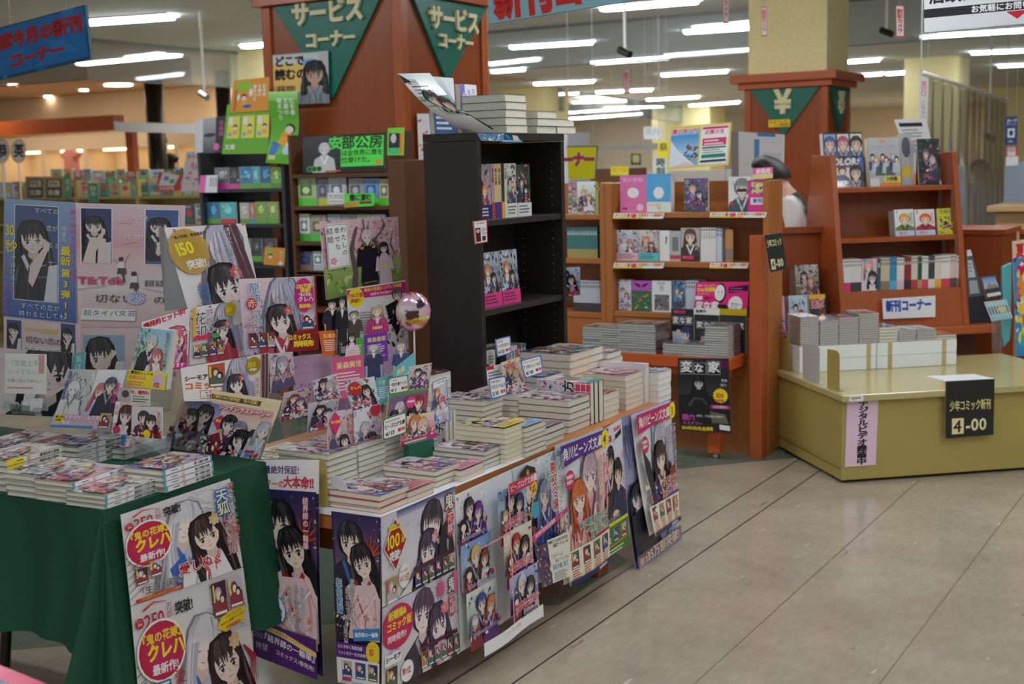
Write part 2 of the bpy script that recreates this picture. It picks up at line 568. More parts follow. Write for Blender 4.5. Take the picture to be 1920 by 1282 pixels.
 def emit(s, mesh, TL, TR, BR, BL, bend=None, cuts=0, lift=0.0, thick=0.0, back=(225, 225, 225)):
  TL, TR, BR, BL = (Vector(p) for p in (TL, TR, BR, BL))
  N = (TR - TL).cross(TL - BL).normalized()
  g = max(1, cuts)
  B = [[bend(i / g, j / g, N) for i in range(g + 1)] for j in range(g + 1)] if bend else None
  dz = s.DZ * (4 if bend else 1)
  def at(a, b, z):
   p = (TL * (1 - a) + TR * a) * (1 - b) + (BL * (1 - a) + BR * a) * b
   if bend:
    i, j = min(g - 1, max(0, int(a * g))), min(g - 1, max(0, int(b * g)))
    u, v = a * g - i, b * g - j
    p = p + (B[j][i] * (1 - u) + B[j][i + 1] * u) * (1 - v) + (B[j + 1][i] * (1 - u) + B[j + 1][i + 1] * u) * v
   return p + N * z
  for P, F, C, k in s.it:
   if g > 1 and len(F) == 1:
    flat = all(c == C[0] for c in C)
    y0, y1 = P[0][1], P[-1][1]
    parts = s._cells(P, g)
    c0, c1, c2 = C[0], C[min(1, len(C) - 1)], C[-1]
    P, F, C = [], [], []
    for q in parts:
     F.append(tuple(range(len(P), len(P) + len(q))))
     P += q
     for p in q:
      t = 0 if flat else (p[1] - y0) / ((y1 - y0) or 1)
      C.append(c0 if flat else tuple(c1[d] * (1 - t) + c2[d] * t for d in (0, 1, 2)))
   n = len(mesh.v)
   z = lift + dz * k
   mesh.v.extend(tuple(at(p[0] / s.w, p[1] / s.h, z)) for p in P)
   for f in F:
    mesh.f.append(tuple(i + n for i in f[::-1]))
    mesh.c.extend(C[i] for i in f[::-1])
    mesh.m.append(mesh.cur)
  if thick:
   n = g
   cb = lin(back)
   for j in range(n):
    for i in range(n):
     q = [at(i / n, j / n, lift - thick), at((i + 1) / n, j / n, lift - thick), at((i + 1) / n, (j + 1) / n, lift - thick), at(i / n, (j + 1) / n, lift - thick)]
     m0 = len(mesh.v)
     mesh.v.extend(tuple(p) for p in q)
     mesh.f.append((m0, m0 + 1, m0 + 2, m0 + 3))
     mesh.c.extend([cb] * 4)
     mesh.m.append(mesh.cur)
   ring = [(i / n, 0) for i in range(n)] + [(1, i / n) for i in range(n)] + [(1 - i / n, 1) for i in range(n)] + [(0, 1 - i / n) for i in range(n)]
   for i in range(len(ring)):
    a, b = ring[i], ring[(i + 1) % len(ring)]
    m0 = len(mesh.v)
    mesh.v.extend(tuple(p) for p in (at(*a, lift), at(*b, lift), at(*b, lift - thick), at(*a, lift - thick)))
    mesh.f.append((m0, m0 + 1, m0 + 2, m0 + 3))
    mesh.c.extend([cb] * 4)
    mesh.m.append(mesh.cur)
  return mesh
def hang(S, name, corners, label, cat, group=None, m=None, bend=None, cuts=0, thick=0.0006, back=(228, 228, 226), parent=None, lift=0.0):
 me = Mesh()
 S.emit(me, *corners, bend=bend, cuts=cuts, thick=thick, back=back, lift=lift)
 c = (Vector(corners[2]) + Vector(corners[3])) / 2
 o = me.build(name, m or PRINT, parent, origin=c)
 if parent is None:
  tag(o, label, cat, group)
 elif label:
  tag(o, label)
 return o
def wires(o, C, ends=(0.1, 0.9)):
 for e in ends:
  q = C[0] + (C[1] - C[0]) * e
  me = Mesh()
  me.tube(q, (q.x, q.y, CEIL), 0.0014, 6)
  me.build('wire', mat('pale_wire', (170, 170, 166), rough=0.4), o)
 return o
def quad_x(x, *pts):
 return [on_x(a, b, x) for a, b in pts]
def quad_y(y, *pts):
 return [on_y(a, b, y) for a, b in pts]
def quad_p(P, n, *pts):
 return [on_plane(a, b, P, n) for a, b in pts]
HAIRS = [(44, 36, 40), (70, 48, 40), (196, 190, 208), (214, 176, 110), (150, 60, 50), (60, 60, 96), (226, 140, 80), (120, 90, 120)]
_ART = {}
def cover_art(seed, pal=None, obi=None, lod=1, title=None, w=100, h=142, bg=None):
 key = (seed, str(pal), str(obi), lod, title, w, h, bg)
 if key in _ART:
  return _ART[key]
 r = random.Random(seed)
 pal = pal or [(235, 225, 230), (200, 190, 215), (230, 200, 200)]
 S = Sheet(w, h, bg or r.choice(pal))
 if len(pal) > 1:
  S.grad(0, 0, w, h, pal[0], pal[-1])
 rich = pal + [tuple(c * 0.62 for c in q) for q in pal] + [(96, 70, 90), (214, 110, 126), (242, 236, 236)]
 S.petals(0, 0, w, h, 60 if lod else 18, 11, rich, seed)
 if lod:
  a, b = r.choice(HAIRS), r.choice(HAIRS)
  S.person(w * 0.36, h * 0.34, w * 0.26, a, cloth=r.choice(pal + [(50, 44, 60)]), long=r.choice((0, 0, 0.9)), tilt=r.uniform(-8, 8), seed=seed, lod=1)
  S.person(w * 0.64, h * 0.5, w * 0.25, b, cloth=r.choice(pal + [(150, 50, 60), (90, 70, 120)]), long=r.choice((1.2, 0.9)), tilt=r.uniform(-12, 4), seed=seed + 1, lod=1)
 else:
  S.oval(w * 0.45, h * 0.36, w * 0.2, h * 0.16, r.choice(HAIRS), 10)
  S.oval(w * 0.46, h * 0.39, w * 0.12, h * 0.1, (248, 224, 210), 8)
  S.poly([(w * 0.2, h), (w * 0.3, h * 0.52), (w * 0.6, h * 0.52), (w * 0.75, h)], r.choice(pal + [(60, 50, 70)]))
 S.petals(0, h * 0.55, w, h * 0.45, 46 if lod else 12, 10, rich + [(90, 60, 90), (170, 60, 76), (70, 84, 130)], seed + 5)
 if title:
  S.text(title, w * 0.14, h * 0.05, w * 0.15, r.choice(((190, 30, 60), (40, 40, 60))), vert=True, bold=0.02, edge=(255, 255, 255), sp=0.98)
 if obi:
  S.rect(0, h * 0.74, w, h * 0.26, obi)
  dk = sum(obi) < 330
  S.lines(w * 0.08, h * 0.79, w * 0.8, 3, h * 0.035, (245, 245, 245) if dk else (60, 50, 60), seed=seed)
 _ART[key] = S
 return S
class Spine:
 def __init__(s, S):
  s.s = S
 def rect(s, x, y, w, h, c):
  s.s.rect(y, x, h, w, c)
  return s
 def text(s, t, x, y, size, c, bold=0.0, sx=1.0):
  size *= max(0.55, min(1, sx))
  s.s.text(t, y + size / 2, x, size, c, vert=True, bold=bold)
  return s
 def lines(s, x, y, w, n, size, c, seed=1):
  s.s.lines(y, x, w, n, size, c, vert=True, seed=seed)
  return s
def book(w, h, t, art=None, spine=(235, 235, 232), boards=(150, 142, 146), spine_print=None, pages=None, wrap=None, tip=None, name='paperback_book', obi=None):
 me = Mesh()
 c = 0.001
 me.box((0, 0, 0), (w, h, c), boards)
 me.box((0, 0, t - c), (w, h, t), boards)
 me.box((w - c, 0, c), (w, h, t - c), spine)
 if tip:
  me.box((w - c, 0, c), (w + 0.0002, h * tip[1], t - c), tip[0])
  if len(tip) > 2:
   me.box((w - c, h * (1 - tip[2]), c), (w + 0.0002, h, t - c), tip[0])
 if spine_print:
  S = Spine(Sheet(t * 1000, h * 1000, None))
  spine_print(S, h * 1000, t * 1000)
  S.s.emit(me, (w, h, t), (w, h, 0), (w, 0, 0), (w, 0, t), lift=0.0004)
 if art is not None:
  art.emit(me, (0, h, t), (w, h, t), (w, 0, t), (0, 0, t), lift=0.0)
 o = me.build(name, wrap or WRAP)
 pg = Mesh()
 pg.box((0.002, 0.002, c), (w - c, h - 0.002, t - c))
 pg.build('page_block', pages or PAGES, o)
 return o
def put(o, P, X, Y):
 o.matrix_world = frame(P, X, Y)
 return o
BOOKS = 0
def stack(P, X, Y, w, h, t, n, desc, group, art=None, top_art=None, jit=0.0025, cat='book', **kw):
 global BOOKS
 X, Y = Vector(X).normalized(), Vector(Y).normalized()
 r = random.Random(hash(desc) % 1000 if False else sum(map(ord, desc)))
 plain = book(w, h, t, None, **kw)
 top = book(w, h, t, art, **kw) if art is not None else plain
 out = []
 for i in range(n):
  last = i == n - 1
  src = top if last else plain
  b = src if (last or i == 0) else copy_tree(plain)
  if src is plain and last and n > 1:
   b = copy_tree(plain)
  a = r.uniform(-1, 1) * jit * 6
  Xr = X * math.cos(a) + Y * math.sin(a)
  Yr = Y * math.cos(a) - X * math.sin(a)
  off = X * r.uniform(-jit, jit) + Y * r.uniform(-jit, jit)
  put(b, Vector(P) + off + Vector((0, 0, i * (t + 0.0004))), Xr, Yr)
  k = n - 1 - i
  tag(b, ('top' if k == 0 else 'bottom' if i == 0 and n > 1 else ordn(k + 1)) + (' book of stack ' if len(desc.split()) < 12 else ' of stack ') + desc, cat, group)
  out.append(b)
  BOOKS += 1
 if n == 1 and top is not plain:
  for ch in list(plain.children):
   bpy.data.objects.remove(ch)
  bpy.data.objects.remove(plain)
 return out
def struct(name, me, m=None, parent=None, **k):
 return tag(me.build(name, m, parent, **k), kind='structure')
def floor_mat(name, c1, c2, seams):
 m = mat(name, c1, rough=0.15, spec=0.5)
 nt = m.node_tree
 b = nt.nodes['Principled BSDF']
 tc = nt.nodes.new('ShaderNodeTexCoord')
 n1 = nt.nodes.new('ShaderNodeTexNoise')
 n1.inputs['Scale'].default_value = 3.0
 n1.inputs['Detail'].default_value = 8
 n1.inputs['Roughness'].default_value = 0.65
 n2 = nt.nodes.new('ShaderNodeTexNoise')
 n2.inputs['Scale'].default_value = 42
 n2.inputs['Detail'].default_value = 4
 nt.links.new(tc.outputs['Object'], n1.inputs['Vector'])
 mp = nt.nodes.new('ShaderNodeMapping')
 mp.inputs['Scale'].default_value = (1.0, 0.35, 1)
 mp.inputs['Rotation'].default_value = (0, 0, 0.7)
 nt.links.new(tc.outputs['Object'], mp.inputs[0])
 nt.links.new(mp.outputs[0], n2.inputs['Vector'])
 ad = nt.nodes.new('ShaderNodeMath')
 ad.operation = 'MULTIPLY_ADD'
 ad.inputs[1].default_value = 0.45
 nt.links.new(n2.outputs['Fac'], ad.inputs[0])
 nt.links.new(n1.outputs['Fac'], ad.inputs[2])
 r = nt.nodes.new('ShaderNodeValToRGB')
 r.color_ramp.elements[0].position = 0.5
 r.color_ramp.elements[1].position = 0.95
 r.color_ramp.elements[0].color = lin(c2) + (1,)
 r.color_ramp.elements[1].color = lin(c1) + (1,)
 nt.links.new(ad.outputs[0], r.inputs[0])
 last = r.outputs[0]
 n3 = nt.nodes.new('ShaderNodeTexNoise')
 n3.inputs['Scale'].default_value = 24
 n3.inputs['Detail'].default_value = 2
 mp3 = nt.nodes.new('ShaderNodeMapping')
 mp3.inputs['Scale'].default_value = (1, 0.25, 1)
 mp3.inputs['Rotation'].default_value = (0, 0, -0.9)
 nt.links.new(tc.outputs['Object'], mp3.inputs[0])
 nt.links.new(mp3.outputs[0], n3.inputs['Vector'])
 for lo, hi, col in ((0.70, 0.76, (228, 220, 206)), (0.285, 0.25, (110, 90, 74))):
  rr = nt.nodes.new('ShaderNodeMapRange')
  rr.inputs[1].default_value, rr.inputs[2].default_value = lo, hi
  rr.inputs[4].default_value = 0.5
  nt.links.new(n3.outputs['Fac'], rr.inputs[0])
  mx = nt.nodes.new('ShaderNodeMixRGB')
  mx.inputs[2].default_value = lin(col) + (1,)
  nt.links.new(rr.outputs[0], mx.inputs[0])
  nt.links.new(last, mx.inputs[1])
  last = mx.outputs[0]
 nt.links.new(last, b.inputs['Base Color'])
 rg = nt.nodes.new('ShaderNodeMapRange')
 rg.inputs[3].default_value, rg.inputs[4].default_value = 0.07, 0.2
 nt.links.new(n1.outputs['Fac'], rg.inputs[0])
 nt.links.new(rg.outputs[0], b.inputs['Roughness'])
 bp = nt.nodes.new('ShaderNodeBump')
 bp.inputs['Strength'].default_value = 0.035
 bp.inputs['Distance'].default_value = 0.02
 nt.links.new(n1.outputs['Fac'], bp.inputs['Height'])
 nt.links.new(bp.outputs[0], b.inputs['Normal'])
 return m
FLOOR = floor_mat('beige_sheet_vinyl', (180, 166, 148), (158, 144, 126), None)
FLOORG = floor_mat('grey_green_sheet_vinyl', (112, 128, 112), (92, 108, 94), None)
SEAM = mat('floor_seam', (62, 54, 46), rough=0.4)
SEAM2 = mat('faint_floor_seam', (120, 102, 86), rough=0.4)
me = Mesh()
me.use(FLOOR).face([(-45, -6, 0), (9, -6, 0), (9, 48, 0), (-45, 48, 0)])
fl = struct('floor', me)
me = Mesh()
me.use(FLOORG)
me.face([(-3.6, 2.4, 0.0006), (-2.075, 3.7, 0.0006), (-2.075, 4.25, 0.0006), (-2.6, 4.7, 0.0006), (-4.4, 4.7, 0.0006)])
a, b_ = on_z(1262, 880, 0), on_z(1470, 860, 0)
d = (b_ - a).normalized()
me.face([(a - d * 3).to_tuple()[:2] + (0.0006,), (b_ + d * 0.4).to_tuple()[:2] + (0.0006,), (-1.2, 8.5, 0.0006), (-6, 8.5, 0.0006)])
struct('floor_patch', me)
me = Mesh()
me.use(SEAM)
for x, w in ((-2.035, 0.006), (-1.868, 0.006)):
 me.box((x - w / 2, -2, 0.0002), (x + w / 2, 14, 0.0012))
me.use(SEAM2)
for x, w in ((-1.40, 0.004), (-0.93, 0.004), (-0.46, 0.004)):
 me.box((x - w / 2, -2, 0.0002), (x + w / 2, 14, 0.001))
struct('trim_1', me)
CEILM = mat('ceiling_board', (214, 222, 218), rough=0.8, noise=0.03, nscale=2)
WARMC = mat('warm_light_tinted_ceiling', (206, 182, 150), rough=0.8)  # ceiling colour with the far shop's warm light put into it
me = Mesh()
me.use(CEILM).face([(-30, -3, CEIL), (-30, 46, CEIL), (6, 46, CEIL), (6, -3, CEIL)])
struct('ceiling', me)
WARMW = mat('warm_plaster', (226, 208, 178), rough=0.8)
me = Mesh()
me.use(WARMW).box((-30, 40, 0), (6, 40.2, CEIL))
struct('wall_back', me)
me = Mesh()
me.use(WARMW).box((-30.2, -3, 0), (-30, 40, CEIL))
struct('wall_left', me)
me = Mesh()
me.use(mat('right_wall_paint', (214, 206, 190), rough=0.8)).box((6, -3, 0), (6.2, 40, CEIL))
struct('wall_right', me)
LIGHTN = 0
def tube_light(x, y, ln=1.24, wd=0.17, z=CEIL, where='', strength=None, ang=0.0, label=None):
 global LIGHTN
 LIGHTN += 1
 c, s_ = math.cos(ang), math.sin(ang)
 T = Matrix(((c, -s_, 0, 0), (s_, c, 0, 0), (0, 0, 1, 0), (0, 0, 0, 1)))
 me = Mesh()
 me.use(WHITE)
 me.box((-ln / 2 - 0.03, -wd / 2 - 0.05, -0.012), (ln / 2 + 0.03, -wd / 2, 0.02), T=T)
 me.box((-ln / 2 - 0.03, wd / 2, -0.012), (ln / 2 + 0.03, wd / 2 + 0.05, 0.02), T=T)
 o = me.build('ceiling_light')
 o.location = (x, y, z)
 o['_o'] = (0, 0, 0)
 d = Mesh()
 pr = [(-wd / 2, 0.0), (-wd * 0.3, -0.045), (wd * 0.3, -0.045), (wd / 2, 0.0)]
 d.prism([T @ Vector((-ln / 2, a, b)) for a, b in pr], T @ Vector((ln, 0, 0)))
 d.build('diffuser', TUBEMAT, o)
 tag(o, label or where, 'ceiling light', 'fluorescent ceiling lights')
 return o
names = iter(['long ceiling tube cut by the top edge right of the pale blue hanging sign', 'bright ceiling tube below the pale blue hanging sign',
              'ceiling tube with the camera stem hanging before it', 'short ceiling tube behind the red and white slip near the cream pillar',
              'far ceiling tube third from the cream pillar going left', 'far ceiling tube above the small cream pillar', 'far ceiling tube behind the hanging white slip',
              'far ceiling tube in the middle of the ceiling field', 'far ceiling tube beside the orange cornice of the yen pillar', 'farthest long ceiling tube over the warm back shops',
              'ceiling tube below the white hanging sign board', 'second ceiling tube below the white hanging sign board', 'third ceiling tube below the white hanging sign, cut by the edge',
              'ceiling tube right of the blue hanging sign', 'lower ceiling tube right of the blue hanging sign, seen through glass', 'small ceiling tube just right of the cream pillar',
              'lower small tube right of the cream pillar', 'small tube over the vinyl curtain frame', 'last far tube right of the cream pillar', 'tube half hidden behind the service pillar', 'thin far tube under the glass barrier'])
for a, b in (((1130, 12), (1305, -3)), ((959, 85), (1108, 76)), ((1113, 115), (1250, 105)), ((1285, 56), (1402, 48)), ((1243, 138), (1361, 131)), ((1003, 155), (1111, 150)),
             ((1120, 171), (1220, 166)), ((1215, 185), (1308, 180)), ((1296, 196), (1382, 190)), ((1070, 209), (1197, 201)), ((1760, 63), (1925, 53)), ((1823, 96), (1940, 91)),
             ((1873, 121), (1960, 117)), ((165, 38), (320, 27)), ((150, 116), (333, 99)), ((1588, 113), (1646, 109)), ((1602, 139), (1652, 136)), ((1665, 136), (1699, 133)), ((925, 131), (980, 127)), ((458, 83), (530, 77)),
             ((1058, 222), (1200, 212))):
 A, B = on_z(*a, CEIL), on_z(*b, CEIL)
 tube_light((A.x + B.x) / 2, (A.y + B.y) / 2, (B - A).length, 0.2, label=next(names), ang=math.atan2(B.y - A.y, B.x - A.x))
k = 0
for y, xs in LIGHT_ROWS:
 for x in xs:
  k += 1
  tube_light(x, y, 1.24, 0.2, label='unseen ceiling tube above the frame, number %s of the near rows partly added for light' % ordn(k))
def pillar(name, x0, y0, x1, y1, z0=0.0, z1=CEIL, m=None):
 me = Mesh()
 me.box((x0, y0, z0), (x1, y1, z1))
 return struct(name, me, m or CREAM)
for i, (x0, y0, x1, y1) in enumerate(((-11.42, 12.25, -10.5, 13.1), (-13.4, 21.9, -12.35, 22.9), (-15.1, 32.8, -13.4, 33.9), (-5.2, 20.7, -4.38, 21.5), (-6.05, 31.4, -4.9, 32.4))):
 pillar('pillar_%d' % (i + 1), x0, y0, x1, y1)
A41 = math.radians(41)
E1 = Vector((math.cos(A41), math.sin(A41), 0))
E2 = Vector((-math.sin(A41), math.cos(A41), 0))
KC = Vector((-1.70, 5.74, 0))
def raised(text_pairs, name, P, X, depth, m, parent, origin=None):
 X = Vector(X).normalized()
 N = X.cross(Vector((0, 0, 1)))
 me = Mesh()
 for t, x, y, sz, bold, sx in text_pairs:
  cx = x
  for ch in t:
   v, f, w = glyph(ch, bold)
   fr = [Vector(P) + X * (cx + a * sz * sx) + Vector((0, 0, y + b * sz)) + N * depth for a, b in v]
   bk = [p - N * depth for p in fr]
   n = len(fr)
   ed = {}
   for q in f:
    for i in range(len(q)):
     k = (q[i], q[(i + 1) % len(q)])
     ed[k] = 1
   side = [(a, a + n, b + n, b) for a, b in ed if (b, a) not in ed]
   me.idx(fr + bk, [tuple(q) for q in f] + side)
   cx += w * sz * sx
 return me.build(name, m, parent)
SX0, SX1, SY0, SY1, SZ = -5.77, -4.655, 6.5, 7.5, 2.56
LETTER = mat('cream_letters', (222, 214, 170), rough=0.5)
POSTW = mat('pillar_edge_wood', (168, 84, 38), rough=0.32, noise=0.08, nscale=5, stretch=(6, 6, 0.4))
sp = empty('service_pillar', ((SX0 + SX1) / 2, (SY0 + SY1) / 2, 0), 'red-brown wooden service corner pillar with teal pennant boards on its faces', 'pillar')
me = Mesh()
me.box((SX0 + 0.02, SY0 + 0.02, 0), (SX1 - 0.02, SY1 - 0.02, SZ))
me.build('casing', REDWOOD, sp, origin=(SX0, SY0, 0))
for x, y in ((SX0, SY0), (SX1 - 0.075, SY0), (SX1 - 0.075, SY1 - 0.075)):
 me = Mesh()
 me.box((x, y, 0), (x + 0.075, y + 0.075, SZ))
 me.build('edge_post', POSTW, sp, bevel=0.006)
me = Mesh()
me.box((SX0 - 0.04, SY0 - 0.04, SZ), (SX1 + 0.04, SY1 + 0.04, SZ + 0.06))
me.box((SX0 - 0.1, SY0 - 0.1, SZ + 0.06), (SX1 + 0.1, SY1 + 0.1, SZ + 0.13))
me.build('cornice', REDTOP, sp, bevel=0.005)
me = Mesh()
me.box((SX0 + 0.1, SY0 + 0.1, SZ + 0.13), (SX1 - 0.1, SY1 - 0.1, CEIL))
me.build('column_shaft', CREAM, sp)
def pennant(parent, face, tl, tr, tip, words):
 me = Mesh()
 if face == 'y':
  me.prism([(tl, SY0 + 0.015, SZ - 0.005), (tip[0], SY0 + 0.015, tip[1]), (tr, SY0 + 0.015, SZ - 0.005)], (0, -0.02, 0))
  b = me.build('pennant_board', SIGNGREEN, parent, bevel=0.002)
  raised(words, 'lettering', (0, SY0 - 0.005, 0), (1, 0, 0), 0.02, LETTER, b)
 else:
  me.prism([(SX1 - 0.015, tl, SZ - 0.005), (SX1 - 0.015, tip[0], tip[1]), (SX1 - 0.015, tr, SZ - 0.005)], (0.02, 0, 0))
  b = me.build('pennant_board', SIGNGREEN, parent, bevel=0.002)
  raised(words, 'lettering', (SX1 + 0.005, 0, 0), (0, 1, 0), 0.02, LETTER, b)
p = on_y(624, 185, SY0)
q0, q1 = on_y(552, 48, SY0), on_y(576, 88, SY0)
pennant(sp, 'y', on_y(512, 2, SY0).x, on_y(716, 2, SY0).x, (p.x, p.z),
  [('サービス', q0.x, q0.z + 0.005, 0.152, 0.045, 0.94), ('コーナー', q1.x, q1.z - 0.005, 0.108, 0.045, 0.94)])
p = on_x(838, 155, SX1)
q0, q1 = on_x(803, 44, SX1), on_x(818, 82, SX1)
pennant(sp, 'x', on_x(773, 2, SX1).y, on_x(912, 6, SX1).y, (p.y, p.z),
  [('サービス', q0.y - 0.01, q0.z - 0.015, 0.152, 0.045, 0.94), ('コーナー', q1.y, q1.z - 0.015, 0.108, 0.045, 0.94)])
YX0, YX1, YY0, YY1, YZ = -4.165, -3.41, 11.0, 11.68, 2.115
yp = empty('yen_pillar', ((YX0 + YX1) / 2, (YY0 + YY1) / 2, 0), 'wood-cased cream pillar with a yen sign on its teal pennant', 'pillar')
me = Mesh()
me.box((YX0 + 0.02, YY0 + 0.015, 0), (YX1 - 0.015, YY1, YZ))
me.build('casing', REDWOOD, yp, origin=(YX0, YY0, 0))
for x, y in ((YX0, YY0), (YX1 - 0.06, YY0), (YX1 - 0.06, YY1 - 0.06)):
 me = Mesh()
 me.box((x, y, 0), (x + 0.06, y + 0.06, YZ))
 me.build('edge_post', POSTW, yp, bevel=0.005)
me = Mesh()
me.box((YX0 - 0.045, YY0 - 0.045, YZ), (YX1 + 0.045, YY1 + 0.045, YZ + 0.055))
me.box((YX0 - 0.1, YY0 - 0.1, YZ + 0.055), (YX1 + 0.1, YY1 + 0.1, YZ + 0.125))
me.build('cornice', REDTOP, yp, bevel=0.005)
me = Mesh()
me.box((YX0 + 0.03, YY0 + 0.03, YZ + 0.125), (YX1 - 0.02, YY1 - 0.02, CEIL))
me.build('column_shaft', CREAM, yp)
p = on_y(1470, 255, YY0)
me = Mesh()
me.prism([(on_y(1407, 168, YY0).x, YY0 + 0.01, YZ - 0.004), (p.x, YY0 + 0.01, p.z), (on_y(1537, 162, YY0).x, YY0 + 0.01, YZ - 0.004)], (0, -0.02, 0))
b = me.build('pennant_board', SIGNGREEN, yp)
q = on_y(1455, 211, YY0)
raised([('¥', q.x, q.z, 0.262, 0.05, 0.95)], 'lettering', (0, YY0 - 0.01, 0), (1, 0, 0), 0.02, LETTER, b)
p = on_x(1573, 248, YX1)
me = Mesh()
me.prism([(YX1 - 0.01, on_x(1556, 160, YX1).y, YZ - 0.004), (YX1 - 0.01, p.y, p.z), (YX1 - 0.01, on_x(1592, 166, YX1).y, YZ - 0.004)], (0.02, 0, 0))
b = me.build('pennant_board', SIGNGREEN, yp)
q = on_x(1570, 210, YX1)
raised([('¥', q.y, q.z, 0.24, 0.05, 0.95)], 'lettering', (YX1 + 0.01, 0, 0), (0, 1, 0), 0.02, LETTER, b)
S = Sheet(100, 36, (226, 214, 30))
S.text('セルフレジ', 4, 2, 17, (210, 60, 30), bold=0.05)
S.text('レジ袋有料', 26, 19, 14, (200, 70, 30), bold=0.05)
hang(S, 'paper_notice', quad_y(YY0 - 0.022, (1441, 225), (1481, 223), (1482, 237), (1441, 239)), 'small yellow notice with red writing stuck on the yen pillar', 'notice')
for i, (a, b, lab) in enumerate((((-11.3, 9.88), (-11.3, 12.3), 'clear glass smoke barrier hung between the blue sign and a cream pillar'),
                                 ((-16.5, 9.88), (-11.32, 9.88), 'clear glass smoke barrier running left behind the blue hanging sign'),
                                 ((-10.5, 12.47), (2.0, 12.47), 'long clear glass smoke barrier across the ceiling before the yen pillar'),
                                 ((-12.3, 22.4), (-14.2, 32.8), 'far clear glass smoke barrier between two cream pillars'))):
 a, b = Vector(a + (0,)), Vector(b + (0,))
 d = (b - a).normalized()
 n = Vector((-d.y, d.x, 0)) * 0.008
 g = empty('smoke_barrier', (a + b) / 2 + Vector((0, 0, 2.55)), lab, 'glass barrier')
 me = Mesh()
 me.prism([a + n + Vector((0, 0, 2.56)), b + n + Vector((0, 0, 2.56)), b + n + Vector((0, 0, CEIL - 0.01)), a + n + Vector((0, 0, CEIL - 0.01))], -2 * n)
 me.build('glass_pane', GLASS, g)
 for z, h, t in ((CEIL - 0.03, 0.03, 2.0), (2.553, 0.012, 1.4)):
  me = Mesh()
  me.prism([a + n * t + Vector((0, 0, z)), b + n * t + Vector((0, 0, z)), b + n * t + Vector((0, 0, z + h)), a + n * t + Vector((0, 0, z + h))], -2 * n * t)
  me.build('rail', mat('grey_rail', (128, 128, 122), rough=0.5), g)
TX0, TX1, TY0, TY1, TZ = -2.95, -2.03, 2.655, 4.56, 0.58
mt = empty('display_table', ((TX0 + TX1) / 2, (TY0 + TY1) / 2, 0), 'long orange wooden display table covered in stacked paperbacks and hung with posters', 'table')
me = Mesh()
me.box((TX0, TY0, TZ - 0.055), (TX1, TY1, TZ))
me.build('tabletop', WOOD, mt, bevel=0.004)
for x in (TX0 + 0.05, TX1 - 0.14):
 for y in (TY0 + 0.05, TY1 - 0.54):
  me = Mesh()
  me.box((x, y, 0), (x + 0.085, y + 0.085, TZ - 0.055))
  me.build('leg', REDWOOD, mt, bevel=0.004)
me = Mesh()
me.box((TX0 + 0.06, TY0 + 0.05, TZ - 0.13), (TX1 - 0.06, TY0 + 0.075, TZ - 0.055))
me.box((TX0 + 0.06, TY1 - 0.075, TZ - 0.13), (TX1 - 0.06, TY1 - 0.05, TZ - 0.055))
me.box((TX1 - 0.085, TY0 + 0.05, TZ - 0.13), (TX1 - 0.06, TY1 - 0.05, TZ - 0.055))
me.build('apron', REDWOOD, mt)
me = Mesh()
me.box((TX1 - 0.55, TY0 - 0.002, TZ + 0.0005), (TX1 + 0.004, TY0 + 0.86, TZ + 0.0025), (238, 238, 240))
me.box((TX1 - 0.5, TY0 - 0.004, TZ - 0.012), (TX1 + 0.004, TY0 - 0.002, TZ + 0.0025), (238, 238, 240))
tag(me.build('liner_sheet', PRINT), 'white liner paper under the near book stacks on the middle table', 'paper')
LX1, LY0, LY1, LZ = -2.41, 2.06, 2.645, 0.70
lt = empty('folding_table', (-3.3, 2.35, 0), 'folding table with tubular steel legs under the green cloth', 'table')
me = Mesh()
me.box((-4.2, LY0 + 0.01, LZ - 0.035), (LX1 - 0.01, LY1 - 0.01, LZ - 0.006))
me.build('tabletop', WHITE, lt)
DSTEEL = mat('dark_steel_tube', (70, 66, 62), rough=0.3, metal=0.9)
for y in (LY0 + 0.09, LY1 - 0.09):
 a0, a1 = Vector((-2.86, y, LZ - 0.04)), Vector((-2.985, y, 0.0))
 me = Mesh()
 me.tube(a0, a1, 0.0145, 12)
 l_ = me.build('leg', DSTEEL, lt, smooth=True)
 me = Mesh()
 me.tube(a1 + Vector((0, 0, 0.03)), a1, 0.018, 12)
 me.build('foot_cap', mat('brown_rubber', (92, 52, 36), rough=0.6), l_)
 a0, a1 = Vector((-4.1, y, LZ - 0.04)), Vector((-4.1, y, 0.0))
 me = Mesh()
 me.tube(a0, a1, 0.0145, 12)
 me.build('leg', DSTEEL, lt, smooth=True)
me = Mesh()
me.tube((-2.93, LY0 + 0.09, 0.33), (-2.93, LY1 - 0.09, 0.33), 0.01, 10)
me.build('stretcher', DSTEEL, lt, smooth=True)
